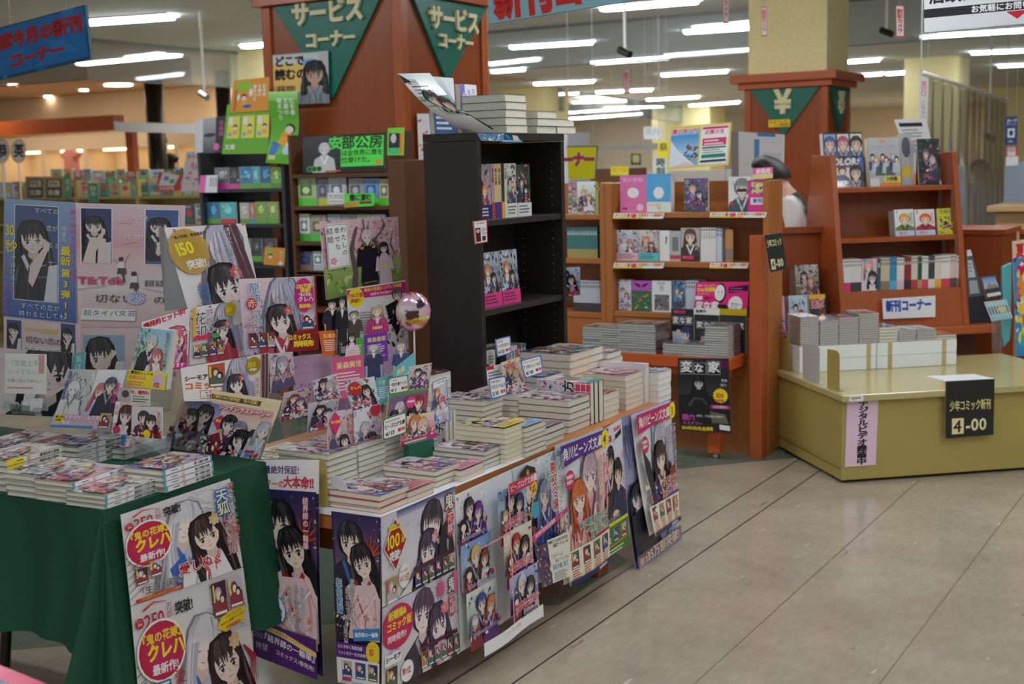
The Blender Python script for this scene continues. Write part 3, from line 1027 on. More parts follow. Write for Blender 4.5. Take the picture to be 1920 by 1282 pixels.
def cloth():
 me = Mesh()
 me.box((-4.25, LY0 + 0.004, LZ - 0.005), (LX1 - 0.004, LY1, LZ), (8, 104, 70))
 def wall(fn, nu, nv):
  P = [fn(i / nu, j / nv) for j in range(nv + 1) for i in range(nu + 1)]
  me.idx(P, [(j * (nu + 1) + i, j * (nu + 1) + i + 1, (j + 1) * (nu + 1) + i + 1, (j + 1) * (nu + 1) + i) for j in range(nv) for i in range(nu)])
 def front(u, v):
  x = -4.25 + (LX1 + 4.25) * u
  hem = 0.362 if u > 0.55 else 0.362 - (0.55 - u) * 0.05
  w = 0.02 * v * math.sin(u * 34) + 0.012 * v * math.sin(u * 71 + 1)
  return Vector((x, LY0 - 0.004 - 0.05 * v * v - w, LZ - (LZ - hem) * v))
 wall(front, 90, 10)
 def corner(u, v):
  ang = u * math.pi / 2
  drop = 0.36 + 0.13 * math.sin(u * math.pi) ** 0.7 + 0.11 * u
  r = v * (0.015 + 0.06 * math.sin(u * math.pi)) + 0.004
  r += 0.038 * v * math.sin(u * 2 * math.pi * 1.5) * (1 if u < 0.95 else 0)
  return Vector((LX1 - 0.03 * (1 - u) * v + r * math.sin(ang) * 0.9, LY0 - r * math.cos(ang) * 1.6 - 0.05 * v * v * (1 - u), LZ - drop * v))
 wall(corner, 28, 12)
 def side(u, v):
  y = LY0 + (LY1 - LY0) * u
  drop = 0.47 + 0.02 * math.sin(u * 5)
  w = 0.012 * v * math.sin(u * 15 + 0.6) + (0.03 * v if u > 0.8 else 0)
  return Vector((LX1 + 0.004 + 0.012 * v + w, y, LZ - drop * v))
 wall(side, 40, 10)
 def back(u, v):
  x = LX1 - 0.004 - 1.8 * u
  w = 0.014 * v * math.sin(u * 40)
  return Vector((x + 0.03 * v * (1 - u), LY1 + 0.006 + 0.03 * v + w * 0.5, LZ - 0.42 * v))
 wall(back, 60, 8)
 o = me.build('tablecloth', GREEN, smooth=True)
 return tag(o, 'deep green cloth draped over the left folding table', 'tablecloth')
cloth()
BX0, BX1, BY0, BY1 = -2.735, -2.5, 3.93, 4.585
BZ0, BZ1 = TZ, 1.623
bc = empty('bookcase', ((BX0 + BX1) / 2, (BY0 + BY1) / 2, BZ0), 'tall black-brown bookcase standing on the middle table', 'bookcase')
me = Mesh()
me.box((BX0, BY0 + 0.02, BZ0), (BX0 + 0.006, BY1 - 0.02, BZ1 - 0.03))
me.build('back_panel', DARK, bc)
for y0, y1 in ((BY0, BY0 + 0.026), (BY1 - 0.026, BY1)):
 me = Mesh()
 me.box((BX0, y0, BZ0), (BX1, y1, BZ1 - 0.030))
 sd = me.build('side_panel', DARK, bc, bevel=0.001)
 hole = Mesh()
 for xx in (BX0 + 0.05, BX1 - 0.045):
  for k in range(26):
   zz = BZ0 + 0.08 + k * 0.034
   yy = y1 if y0 == BY0 else y0
   sg = 1 if y0 == BY0 else -1
   hole.tube((xx, yy, zz), (xx, yy + sg * 0.0006, zz), 0.0028, 8)
 hole.build('peg_hole', mat('pale_peg_hole', (150, 146, 140), rough=0.6), sd)
me = Mesh()
me.box((BX0, BY0 - 0.0005, BZ1 - 0.029), (BX1 + 0.001, BY1 + 0.0005, BZ1))
me.build('top_panel', DARK, bc, bevel=0.001)
BSH = [0.612, 0.975, 1.305]
for z in BSH:
 me = Mesh()
 me.box((BX0 + 0.006, BY0 + 0.0265, z - 0.022), (BX1 - 0.006, BY1 - 0.0265, z))
 me.build('shelf', DARK, bc, bevel=0.001)
me = Mesh()
me.box((BX1 - 0.02, BY0 + 0.0265, BZ0), (BX1 - 0.006, BY1 - 0.0265, BZ0 + 0.01))
me.build('plinth', DARK, bc)
MC = frame(KC, E1, E2)
ct = empty('display_counter', (0, 0, 0), 'low khaki display counter holding the boys comics stock at the right', 'counter')
CW, CD, CH = 1.30, 0.90, 0.42
me = Mesh()
me.box((-0.012, -0.03, CH - 0.032), (CW + 0.03, CD, CH))
tp = me.build('countertop', OLIVE, ct, bevel=0.004)
me = Mesh()
me.box((0.0, 0.0, 0.015), (CW, CD - 0.03, CH - 0.036))
me.build('body', OLIVESIDE, ct, bevel=0.003)
me = Mesh()
me.box((0.0, -0.002, 0.08), (0.0015, 0.85, 0.083))
me.box((-0.0015, 0.006, 0.066), (0.0, CD - 0.04, 0.07))
me.build('panel_joint', mat('dark_khaki_joint', (96, 84, 46), rough=0.6), ct)  # darker khaki lines along the panel joints
me = Mesh()
me.box((0.03, 0.03, 0.0), (CW - 0.03, CD - 0.06, 0.015))
me.build('kick_plinth', BLACK, ct)
S = Sheet(30, 14, (238, 238, 236))
S.rect(4, 4, 20, 3, (70, 70, 70)).rect(4, 9, 12, 1.5, (130, 130, 130))
hang(S, 'price_holder', [Vector((0.02, -0.0315, CH - 0.004)), Vector((0.09, -0.0315, CH - 0.004)), Vector((0.09, -0.0315, CH - 0.028)), Vector((0.02, -0.0315, CH - 0.028))],
     None, None, parent=ct)
put(ct, KC, E1, E2)
def cl(l, d, z):
 return KC + E1 * l + E2 * d + Vector((0, 0, z))
sb = empty('slanted_bookcase', (0, 0, 0), 'red-brown bookcase with slanted sides behind the khaki counter', 'bookcase')
DZ_ = 0.57
me = Mesh()
me.box((0.0, 0.955, DZ_ - 0.045), (1.335, 1.62, DZ_))
me.build('base_board', REDTOP, sb, bevel=0.006)
me = Mesh()
me.box((0.45, 1.12, 0.0), (1.30, 1.60, DZ_ - 0.05))
me.build('base_cabinet', mat('dark_red_wood', (84, 36, 18), rough=0.5), sb)
ZT = 1.515
for l in (0.45, 1.165):
 me = Mesh()
 me.prism([(l, 1.0, DZ_), (l, 1.6, DZ_), (l, 1.42, ZT), (l, 1.17, ZT)], (0.032, 0, 0))
 me.build('side_panel', POSTW, sb, bevel=0.003)
me = Mesh()
me.prism([(0.482, 1.30, DZ_), (0.482, 1.32, DZ_), (0.482, 1.41, 1.50), (0.482, 1.39, 1.50)], (0.683, 0, 0))
me.build('back_panel', REDWOOD, sb)
SSH = [0.775, 1.062, 1.335]
def sf(z):
 return 1.0 + (z - DZ_) * 0.17 / (ZT - DZ_)
for z in SSH[1:]:
 me = Mesh()
 me.box((0.482, sf(z) + 0.006, z - 0.026), (1.165, 1.345, z))
 me.build('shelf', POSTW, sb, bevel=0.003)
me = Mesh()
me.prism([(0.482, sf(DZ_) + 0.006, DZ_), (0.482, 1.3, DZ_), (0.482, 1.3, SSH[0]), (0.482, sf(SSH[0]) + 0.006, SSH[0])], (0.683, 0, 0))
me.build('plinth_box', POSTW, sb)
me = Mesh()
me.box((0.02, 1.30, 0.0), (0.45, 1.33, 1.12))
me.box((0.02, 1.27, 1.09), (0.45, 1.33, 1.125))
me.build('side_wing', REDWOOD, sb, bevel=0.002)
me = Mesh()
me.box((0.05, 1.16, DZ_), (0.449, 1.29, 0.735))
me.build('book_step', mat('dark_red_wood', ()), sb)
for l in (1.155,):
 for dd in (0.06, 0.20):
  me = Mesh()
  for za, zb in ((SSH[0], SSH[1] - 0.026), (SSH[1], SSH[2] - 0.026), (SSH[2], 1.47)):
   me.box((l, sf(za) + dd, za), (l + 0.009, sf(za) + dd + 0.006, zb))
  me.build('shelf_rail', STEEL, sb)
put(sb, KC, E1, E2)
HY = 6.15
def wood_case(label, x0, x1, end0, end1, ztop, zs, depth=0.30, face_bottom=True):
 b = empty('wooden_bookcase', ((x0 + x1) / 2, HY + depth / 2, 0), label, 'bookcase')
 me = Mesh()
 me.box((x0 + 0.01, HY + depth - 0.02, 0), (x1 - 0.01, HY + depth, ztop))
 me.build('back_panel', WOOD, b)
 for a0, a1 in ((x0, x0 + end0), (x1 - end1, x1)):
  me = Mesh()
  me.box((a0, HY, 0), (a1, HY + depth - 0.02, ztop))
  me.build('side_panel', WOOD, b, bevel=0.002)
 for z in zs:
  me = Mesh()
  me.box((x0 + end0, HY + 0.005, z - 0.028), (x1 - end1, HY + depth - 0.02, z))
  me.build('shelf', WOOD, b, bevel=0.002)
 me = Mesh()
 me.box((x0 + end0, HY + 0.01, 0.0), (x1 - end1, HY + 0.03, zs[-1] - 0.028))
 me.build('kick_board', WOOD, b)
 return b
HX0, HX1 = on_y(1135.5, 500, HY).x, on_y(1441, 400, HY).x
HS = [on_y(1300, 398, HY).z, on_y(1300, 491.5, HY).z, on_y(1200, 585, HY).z]
wood_case('orange wooden bookcase of comics behind the low red table', HX0, HX1, 0.042, 0.03, 1.395, HS, depth=0.23)
HS2 = [on_y(1100, 402, HY).z, on_y(1100, 484.5, HY).z, on_y(1100, 586, HY).z]
wood_case('orange wooden bookcase half hidden behind the black-brown bookcase', HX0 - 0.9, HX0 - 0.002, 0.03, 0.03, 1.395, HS2)
es = empty('upright_board', (-2.25, 6.1, 0), 'upright orange wooden end panel beside the low red table', 'panel')
me = Mesh()
me.box((on_y(1405, 600, 6.055).x, 6.055, 0), (on_y(1428, 600, 6.055).x, 6.145, 1.128))
me.build('post', REDTOP, es, bevel=0.003)
RZ = 0.525
rt = empty('low_table', (-2.9, 6.05, 0), 'low orange-red table stacked with wrapped comics before the bookcases', 'table')
me = Mesh()
me.box((-4.0, 5.925, RZ - 0.058), (-2.312, 6.14, RZ))
me.build('tabletop', mat('orange_red_table', (200, 90, 36), rough=0.35), rt, bevel=0.004)
for x in (-2.42, -3.8):
 me = Mesh()
 me.prism([(x - 0.05, 5.945, RZ - 0.06), (x + 0.05, 5.945, RZ - 0.06), (x + 0.03, 5.955, 0.03), (x - 0.03, 5.955, 0.03)], (0, 0.06, 0))
 lg = me.build('leg', mat('orange_red_table', ()), rt, bevel=0.004)
 me = Mesh()
 me.tube((x, 5.985, 0.03), (x, 5.985, 0.0), 0.018, 12, r2=0.02)
 me.build('foot', STEEL, lg, smooth=True)
me = Mesh()
me.box((-4.0, 5.96, RZ - 0.10), (-2.33, 5.98, RZ - 0.06))
me.build('apron', mat('orange_red_table', ()), rt)
WHT = (246, 246, 244)
INK = (34, 30, 34)
RED = (206, 32, 44)
PINK = (232, 40, 120)
YEL = (250, 226, 40)
PG = 'posters hung along the middle table'
def love_poster(lower):
 S = Sheet(100, 80, (232, 228, 228))
 S.grad(0, 0, 100, 80, (226, 222, 224), (240, 234, 232))
 S.petals(0, 0, 100, 80, 50, 1.6, [(250, 240, 242), (236, 196, 204), (150, 140, 146), (210, 206, 210)], 3)
 for i in range(7):
  S.stroke([(-2, 40 + i * 6), (8 + i, 36 + i * 5), (14 + 2 * i, 44 + i * 4)], 0.7, (120, 112, 116), 0.2)
 dx, dy = (4, 14) if lower else (0, 0)
 r = random.Random(11)
 for i in range(26):
  y0 = 16 + dy + r.uniform(-8, 4)
  S.stroke([(44 + dx, 14 + dy), (60 + dx, y0 - 6), (80, y0 + r.uniform(-6, 8)), (104, y0 + r.uniform(-8, 14))], 1.6, r.choice(((226, 224, 228), (204, 202, 208), (240, 238, 240))), 0.2)
 S.person(52 + dx, 27 + dy, 28, (216, 214, 220), (250, 232, 222), (200, 196, 210), (70, 110, 190), long=1.7, tilt=14, closed=True, seed=4, eye=(120, 110, 130))
 for i in range(16):
  S.stroke([(38 + dx + i * 0.6, 22 + dy), (34 + dx + i * 0.5, 44 + dy), (28 + dx + i * 1.2, 82)], 1.8, r.choice(((228, 226, 232), (196, 194, 204), (176, 176, 190))), 0.6)
 S.poly([(34 + dx, 60 + dy), (48 + dx, 50 + dy), (52 + dx, 70 + dy), (40 + dx, 84)], (58, 104, 190))
 S.person(70 + dx, 42 + dy, 26, (52, 34, 34), (252, 228, 214), (244, 240, 242), (214, 100, 110), long=1.2, tilt=-12, seed=8, eye=(110, 70, 60), flower=(226, 180, 130))
 for i in range(6):
  S.stroke([(86 + dx, 34 + dy), (92 + dx + i, 44 + dy), (88 + dx + 2 * i, 60 + dy)], 1.6, (170, 50, 54), 0.5)
 bx, by = (19, 24) if not lower else (20, 26)
 S.text('250', 8, 4.6 if not lower else 5.6, 13, (190, 24, 40), bold=0.01, sx=0.9, sp=0.92)
 S.text('万部', 29.5, 3.4 if not lower else 4.4, 5, (190, 24, 40), vert=True)
 S.text('突破!', 34, 5 if not lower else 6, 8.4, INK, bold=0.03, sx=0.82)
 S.oval(4.6, 12, 3.6, 3.4, (190, 24, 40))
 S.text('シリーズ', 1.8, 9.6, 1.6, WHT).text('累計', 2.8, 11.6, 2.0, WHT)
 S.stroke([(8, 5), (17, 1.6), (28, 3.4)], 1.6, (206, 36, 48), 0.3)
 S.oval(bx, by + 7, 20, 20, WHT, 30).glow(bx, by + 7, 18.6, 18.6, (206, 40, 110), (196, 26, 66))
 S.text('『鬼の花嫁』', bx - 18.5, by - 6, 7.2, YEL, bold=0.025, sx=0.92)
 S.text('クレハ', bx - 12, by + 1, 11.5, YEL, bold=0.05, sx=0.9, edge=(190, 30, 80), ew=0.04)
 S.text('最新作!', bx - 9, by + 14.5, 7.2, (250, 240, 244), bold=0.03, sx=0.92)
 if not lower:
  S.text('政略結婚', 92, 26, 9.6, (170, 24, 36), vert=True, sp=1.02, edge=WHT, ew=0.03)
  S.text('愛を知らぬ令嬢と', 97.6, 2, 6.2, INK, vert=True, sp=1.04, edge=WHT, ew=0.03)
  S.text('愛', 97.6, 2, 6.6, (190, 30, 40), vert=True).text('令嬢', 97.6, 34, 7, (190, 30, 40), vert=True)
  S.text('天狐', 88, 5, 12, (238, 240, 190), vert=True, bold=0.015, edge=(40, 110, 190), ew=0.09, sp=0.95)
  S.text('様の', 88.5, 28, 6, (60, 60, 100), vert=True)
  S.text('「生涯お前を', 5, 66.5, 7.4, INK, bold=0.015, sx=0.88, edge=(240, 240, 240), ew=0.03)
  S.text('愛しぬく', 41, 58, 10.6, (206, 36, 34), bold=0.02, sx=0.96, edge=WHT, ew=0.05)
  S.text('」', 83, 55, 8, INK)
  S.rect(3, 75.6, 40, 3.2, (206, 36, 44)).text('これは愛をまだ知らぬ二人の物語', 5, 76, 2.4, YEL)
  S.mini(5, 50, 10, 14, 3, (70, 40, 46)).mini(17, 47, 10, 14, 4, (206, 190, 206))
  S.text('あやかし恋愛ファンタジー', 4, 44.6, 2.2, (200, 90, 40), bold=0.03).text('好評発売中!', 9, 47.2, 2.2, (200, 90, 40), bold=0.03)
 else:
  S.text('天狐様', 18, 52, 14, (246, 244, 190), vert=True, bold=0.01, edge=(40, 110, 190), ew=0.09)
  S.text('愛を知らぬ', 33, 48, 10, (190, 30, 40), vert=True).text('を知らぬ', 33, 59, 9, INK, vert=True, edge=WHT, ew=0.03)
  S.mini(67, 3, 13, 22, 3, (70, 40, 46)).mini(82, 3, 13, 20, 4, (206, 190, 206))
  S.poly([(68, 32), (72, 26), (80, 23.6), (90, 23), (96, 24.6), (92, 33), (84, 32.4), (76, 36)], (240, 206, 40))
  S.text('クレハによる', 76, 25, 2.6, INK, rot=-0.12).text('あやかし恋愛ファンタジー', 71.5, 29.6, 2.0, INK, bold=0.02, rot=-0.16).text('好評発売中!', 76, 32, 2.6, RED, bold=0.03, rot=-0.12)
 return S
LCX = LX1 + 0.034
hang(love_poster(False), 'poster', quad_x(LCX, (226, 965), (431, 897), (455.5, 1062), (245, 1136)),
     'upper poster of a pale-haired man and dark-haired woman pinned on the green tablecloth', 'poster', 'posters on the green cloth')
hang(love_poster(True), 'poster', quad_x(LCX, (245, 1137), (456, 1063), (484, 1290), (266, 1372)),
     'lower poster of a pale-haired man and dark-haired woman, cut by the bottom edge', 'poster', 'posters on the green cloth')
def strip(variant):
 S = Sheet(100, 262, (40, 36, 70))
 y0 = 0
 if variant == 0:
  S.rect(0, 0, 100, 40, (246, 240, 242))
  S.text('熱量絶対保証!', 4, 7, 11, (90, 50, 120), bold=0.02, sx=0.95)
  S.text('ファンタジーの', -30, 25, 11, (226, 110, 120), bold=0.04, edge=WHT, ew=0.05)
  S.text('大本命!!', 45, 20, 15, (214, 70, 90), bold=0.05, edge=WHT, ew=0.05, sx=0.9)
  y0 = 38
 S.grad(4, y0, 92, 100, (44, 40, 90), (120, 90, 120))
 r = random.Random(5)
 S.petals(0, y0 + 4, 100, 90, 40, 3, [(90, 70, 130), (220, 200, 230), (150, 100, 130)], 5)
 q = 46
 S.person(38, y0 + 44, q, (36, 34, 42), (250, 226, 210), (46, 44, 60), (60, 110, 180), long=0, tilt=-4, seed=21, eye=(60, 70, 120))
 for a in (-1.9, -1.5, -1.1, -0.7, -0.3):
  S.stroke([(80, y0 + 60), (80 + 16 * math.cos(a), y0 + 60 + 18 * math.sin(a)), (80 + 30 * math.cos(a), y0 + 60 + 36 * math.sin(a))], 5, (206, 84, 50), 0.6)
  S.stroke([(80, y0 + 60), (80 + 30 * math.cos(a), y0 + 60 + 36 * math.sin(a))], 0.8, (90, 30, 30), 0.3)
 S.person(64, y0 + 74, q * 0.9, (34, 30, 36), (250, 228, 216), (240, 214, 214), (190, 40, 50), long=1.0, tilt=-18, seed=22, eye=(70, 50, 60))
 S.poly([(0, y0 + 110), (26, y0 + 100), (40, y0 + 150), (30, y0 + 190), (0, y0 + 200)], (40, 38, 50))
 S.poly([(44, y0 + 108), (80, y0 + 104), (100, y0 + 140), (100, y0 + 190), (30, y0 + 190)], (238, 206, 208))
 for i in range(14):
  S.stroke([(r.uniform(30, 96), y0 + r.uniform(110, 130)), (r.uniform(30, 96), y0 + 160), (r.uniform(20, 96), y0 + 190)], 3, r.choice(((246, 230, 228), (220, 160, 164), (200, 40, 50), (250, 244, 244))), 0.8)
 S.petals(0, y0 + 150, 100, 40, 30, 5, [(230, 160, 160), (150, 60, 70), (250, 230, 220), (200, 150, 90)], 9)
 if variant == 0:
  S.text('結界師の一輪華', 88, y0 + 4, 9, (250, 238, 240), vert=True, edge=(220, 120, 140), ew=0.06)
  S.text('虐げられていた', 80, 152, 8, (90, 130, 190), vert=True, edge=WHT, ew=0.05)
  S.text('はずが最強ご当主様に', 70, 150, 7, (60, 40, 60), vert=True, edge=WHT, ew=0.05, sp=0.92)
  S.text('見初められて!?', 60, 154, 7, (60, 40, 60), vert=True, edge=WHT, ew=0.05)
  S.oval(34, 190, 20, 20, (250, 250, 250)).oval(34, 190, 20, 20, (60, 130, 180)).oval(34, 190, 18.6, 18.6, (246, 248, 250))
  S.text('大ヒット', 18, 168, 9, (60, 160, 200), bold=0.05, edge=WHT, ew=0.06)
  S.text('シーモア', 19, 182, 6, INK, bold=0.03).text('総合ランキング', 17, 190, 4.4, INK, bold=0.02).text('1位', 36, 186, 13, (40, 90, 170), bold=0.03, sx=0.7)
  S.rect(0, 212, 100, 50, (86, 40, 120))
  S.stroke([(0, 216), (50, 221), (100, 232)], 7, (244, 216, 120), 7)
  S.text('心ときめく和風恋愛ファンタジー', 12, 214, 5, (150, 30, 90), rot=0.12)
  S.text('『結界師の一輪華』', 14, 224, 10.5, (250, 244, 250), bold=0.02, rot=0.1, sx=0.95)
  S.text('コミックス1巻発売!', 36, 242, 7, (240, 220, 240), bold=0.02, rot=0.08)
  S.text('2023', 2, 226, 9, (200, 190, 220)).text('待望', 4, 240, 10, (236, 226, 240))
 else:
  S.text('見捨てられた', 42, 98, 11.5, (48, 40, 50), vert=True, edge=WHT, ew=0.05, sp=1.0)
  S.text('娘のはずが', 31, 112, 10, (48, 40, 50), vert=True, edge=WHT, ew=0.05)
  S.text('契約結婚', 13, 100, 13.5, (70, 150, 206), vert=True, bold=0.02, edge=WHT, ew=0.05)
  S.text('で人生大逆転!?', 24, 156, 9.4, (48, 40, 50), vert=True, edge=WHT, ew=0.05)
  S.poly([(40, 176), (100, 168), (100, 186), (42, 194)], (70, 140, 206)).text('結界師の一輪華', 44, 180, 7.6, (250, 250, 250), bold=0.03, rot=-0.1)
  S.rect(0, 198, 100, 24, (96, 40, 130))
  S.text('心ときめく和風恋愛', 4, 201, 6.4, (250, 240, 250), bold=0.02).text('ファンタジーの大本命!', 4, 211, 6.4, (250, 240, 250), bold=0.02)
  S.oval(86, 208, 17, 18, (250, 222, 50)).text('シリーズ', 76, 195, 4, (90, 40, 110)).text('10', 75, 199, 15, (210, 30, 50), bold=0.02, sx=0.9)
  S.rect(0, 222, 100, 40, (246, 246, 246))
  S.mini(12, 226, 24, 26, 12).mini(44, 226, 24, 26, 13).mini(74, 226, 22, 26, 14)
  S.rect(12, 252, 22, 5, PINK)
  S.text('好評のコミックス版も続々発売中!', 8, 257, 3.6, (60, 120, 150))
 return S
NY = TY0 - 0.012
hang(strip(0), 'poster', quad_y(NY - 0.006, (478, 862), (598, 862), (607, 1268), (487, 1222)),
     'narrow purple poster hanging between the green cloth and the white-edged strip poster', 'poster', PG, cuts=8,
     bend=lambda a, b, N: N * (0.012 * math.sin(b * 3.1) * (a - 0.4)))
hang(strip(1), 'poster', quad_y(NY, (621, 958), (714, 970), (714, 1290), (636, 1277)),
     'narrow dark blue poster at the near corner of the middle table', 'poster', PG)
def oni(lower):
 S = Sheet(100, 62, (232, 230, 236))
 S.grad(0, 0, 100, 62, (214, 208, 226), (236, 230, 228))
 r = random.Random(31 + lower)
 S.petals(0, 0, 100, 62, 30, 3, [(220, 214, 230), (200, 190, 214), (246, 244, 246), (190, 190, 196)], 31)
 if not lower:
  S.grad(20, 0, 80, 5, (40, 56, 120), (180, 176, 206))
  S.person(66, 22, 27, (58, 46, 62), (248, 232, 226), (44, 40, 52), (60, 54, 70), long=0.2, tilt=10, closed=True, seed=33)
  S.person(60, 39, 22, (66, 54, 84), (252, 236, 232), (60, 50, 70), (190, 170, 190), long=1.6, tilt=2, seed=34, eye=(90, 80, 120), flower=(214, 130, 150))
  for i in range(14):
   S.stroke([(50, 40), (44 - i, 48 + i * 0.5), (30 - i, 54 + i * 0.6)], 2, r.choice(((96, 82, 120), (70, 56, 84), (130, 116, 150))), 0.4)
  S.poly([(78, 26), (90, 20), (97, 46), (96, 62), (70, 62)], (42, 36, 46))
  S.poly([(1, 22), (16, 3), (31, 22), (16, 41)], (246, 240, 240)).poly([(2, 22), (16, 4.4), (30, 22), (16, 39.6)], (170, 24, 32))
  S.rect(8, 8, 14, 3.6, (240, 220, 40)).text('シリーズ累計', 9, 8.4, 2.2, (140, 30, 30), bold=0.03)
  S.text('100', 4, 12, 13.5, (250, 230, 30), bold=0.02, sx=0.95)
  S.text('万部', 26, 14, 4.6, (250, 230, 60), vert=True, bold=0.02)
  S.text('突破!', 8, 26, 7.2, WHT, bold=0.04, sx=0.86, slant=0.1)
  S.text('鬼', 84, 3, 12, (250, 248, 240), bold=0.02, edge=(120, 84, 50), ew=0.1)
  S.oval(91, 22, 5, 6, (206, 50, 50)).oval(91, 30, 4.6, 5.4, (196, 60, 80)).text('花嫁', 91, 17, 8, WHT, vert=True)
  S.text('最愛でございます。', 87, 36, 3.0, (90, 80, 96), vert=True, edge=WHT, ew=0.04)
  S.oval(27, 47, 7.4, 8.6, (250, 246, 236)).oval(27, 47, 6.8, 8, (244, 240, 234))
  S.text('シーモア', 22, 42, 2.6, INK, bold=0.02).text('W1位', 20.6, 45.4, 6.2, (200, 90, 50), bold=0.02, sx=0.85)
  S.mini(4, 44, 14, 18, 61, (180, 150, 90))
  S.rect(40, 45, 56, 3, (86, 30, 50))
  for i in range(6):
   S.mini(41 + i * 9.4, 48, 8.2, 12, 70 + i)
 else:
  S.person(52, 20, 26, (92, 62, 92), (250, 236, 230), (60, 48, 62), (180, 170, 184), long=0, tilt=6, seed=35, eye=(120, 70, 120))
  S.person(72, 34, 23, (80, 58, 88), (252, 236, 234), (236, 220, 230), (226, 150, 180), long=1.4, tilt=-12, seed=36, flower=(230, 90, 130), eye=(130, 70, 110))
  S.star(76, 8, 9, (214, 90, 140), 14, 0.4)
  S.oval(18, 18, 20, 16, (206, 32, 90), 26)
  S.text('新婚編&', 6, 5, 7, YEL, bold=0.04, sx=0.9).text('コミック版', 4, 13, 7, YEL, bold=0.04, sx=0.9).text('同時発売!!', 5, 22.5, 5.6, WHT, bold=0.02, sx=0.95)
  S.text('鬼', 86, 3, 11, (250, 248, 240), bold=0.02, edge=(110, 84, 60), ew=0.1)
  S.oval(90, 20, 4, 4.6, (206, 60, 70)).oval(90, 27, 4, 4.6, (206, 70, 90)).text('花嫁', 90, 16, 7, WHT, vert=True)
  S.rect(94, 0, 6, 16, (236, 120, 160))
  S.rect(2, 36, 20, 8, (246, 246, 246)).text('シーモア', 3, 37, 4.6, INK, bold=0.05)
  S.mini(4, 46, 13, 16, 81, (80, 50, 56))
  S.oval(29, 54, 8, 8, (250, 250, 250)).text('第1位', 22.6, 51, 5.4, (206, 40, 50), bold=0.03, sx=0.85)
  S.rect(46, 42, 50, 3, (90, 30, 60))
  for i in range(6):
   S.mini(47 + i * 8.6, 46, 7.6, 13, 90 + i)
 return S
PX = TX1 + 0.004
hang(oni(0), 'poster', quad_x(PX, (714.4, 971), (852.5, 911), (854.5, 1065), (717, 1139)), 'upper poster with a red hundred-thousand diamond at the near end of the long table side', 'poster', PG)
hang(oni(1), 'poster', quad_x(PX, (717, 1141), (855, 1066), (862.6, 1224), (716, 1300)), 'lower poster with a crimson oval at the near end of the long table side', 'poster', PG)
def bslog():
 S = Sheet(112, 150, (246, 246, 246))
 pics = [(0, 3, 54, 44, ((240, 238, 240), (226, 220, 236)), (60, 54, 60), (120, 60, 150)), (0, 48, 54, 44, ((120, 170, 226), (236, 232, 224)), (220, 190, 120), (130, 80, 60)),
   (0, 93, 54, 44, ((226, 232, 226), (180, 200, 190)), (70, 90, 150), (220, 130, 90)),
   (56, 10, 56, 40, ((130, 180, 230), (230, 236, 244)), (90, 56, 100), (60, 60, 90)), (56, 51, 56, 42, ((246, 240, 226), (200, 170, 140)), (190, 50, 40), (46, 36, 44)),
   (56, 94, 56, 38, ((190, 196, 230), (120, 110, 170)), (220, 220, 230), (60, 54, 70))]
 for i, (x, y, w, h, g, h1, h2) in enumerate(pics):
  S.grad(x, y, w, h, *g)
  S.petals(x, y, w, h, 30, 3, [(250, 250, 250), g[0], g[1], (150, 60, 70), (90, 80, 130)], 40 + i)
  a = i % 2
  S.person(x + w * 0.42, y + h * 0.36, 15, h1, cloth=(60, 50, 70) if a else (70, 60, 110), long=0.2 if i % 3 else 0.9, tilt=-6, seed=50 + i, lod=1)
  S.person(x + w * 0.68, y + h * 0.5, 14, h2, cloth=(220, 200, 210) if a else (110, 50, 130), long=1.0, tilt=8, seed=60 + i, lod=1)
  S.person(x + w * 0.14, y + h * 0.66, 10, HAIRS[i % 8], cloth=(150, 50, 60), long=0.6, seed=70 + i, lod=0)
  S.petals(x, y + h * 0.7, w, h * 0.3, 18, 4, [(250, 250, 250), (190, 60, 70), g[1], (80, 70, 120)], 45 + i)
  if x > 0:
   for k in range(2):
    S.text('妹に婚約者を奪われた私が' if k else '悪役令嬢は隣国の王太子に', x + 3, y + h - 11 + k * 4.6, 4.0, (214, 40, 80), bold=0.05, edge=WHT, ew=0.06, sx=0.95)
  else:
   S.text('溺愛される王女のやり直し', x + 3, y + h - 5.4, 3.6, (60, 70, 150), bold=0.02, edge=WHT, ew=0.05)
 S.rect(54, 0, 2, 137, (240, 170, 180)).rect(0, 46, 54, 1.6, (240, 160, 170))
 S.rect(56, 0, 56, 11, (214, 46, 84)).text('ビーズログ文庫', 58, 1.6, 7.4, WHT, bold=0.015, sx=0.9)
 S.rect(105, 1.5, 6, 7, WHT)
 S.oval(105, 16, 6, 7, (246, 210, 40)).text('4月', 101, 12, 4, RED, bold=0.04).text('新刊', 101, 16, 4, RED, bold=0.04)
 S.oval(106, 38, 8, 8.6, (60, 170, 214))
 S.rect(0, 137, 112, 13, (248, 248, 248))
 S.text('ビーズログ文庫', 40, 140, 4.0, (220, 90, 110)).text('KADOKAWA', 70, 133.4, 5.2, INK, bold=0.05)
 return S
hang(bslog(), 'poster', quad_x(PX + 0.002, (852.5, 928), (963, 877.5), (977, 1147), (863, 1222)), 'tall white-based poster of six fantasy pictures with a crimson heading', 'poster', PG, cuts=8,
     bend=lambda a, b, N: N * (0.006 * math.sin(a * 6) * b))
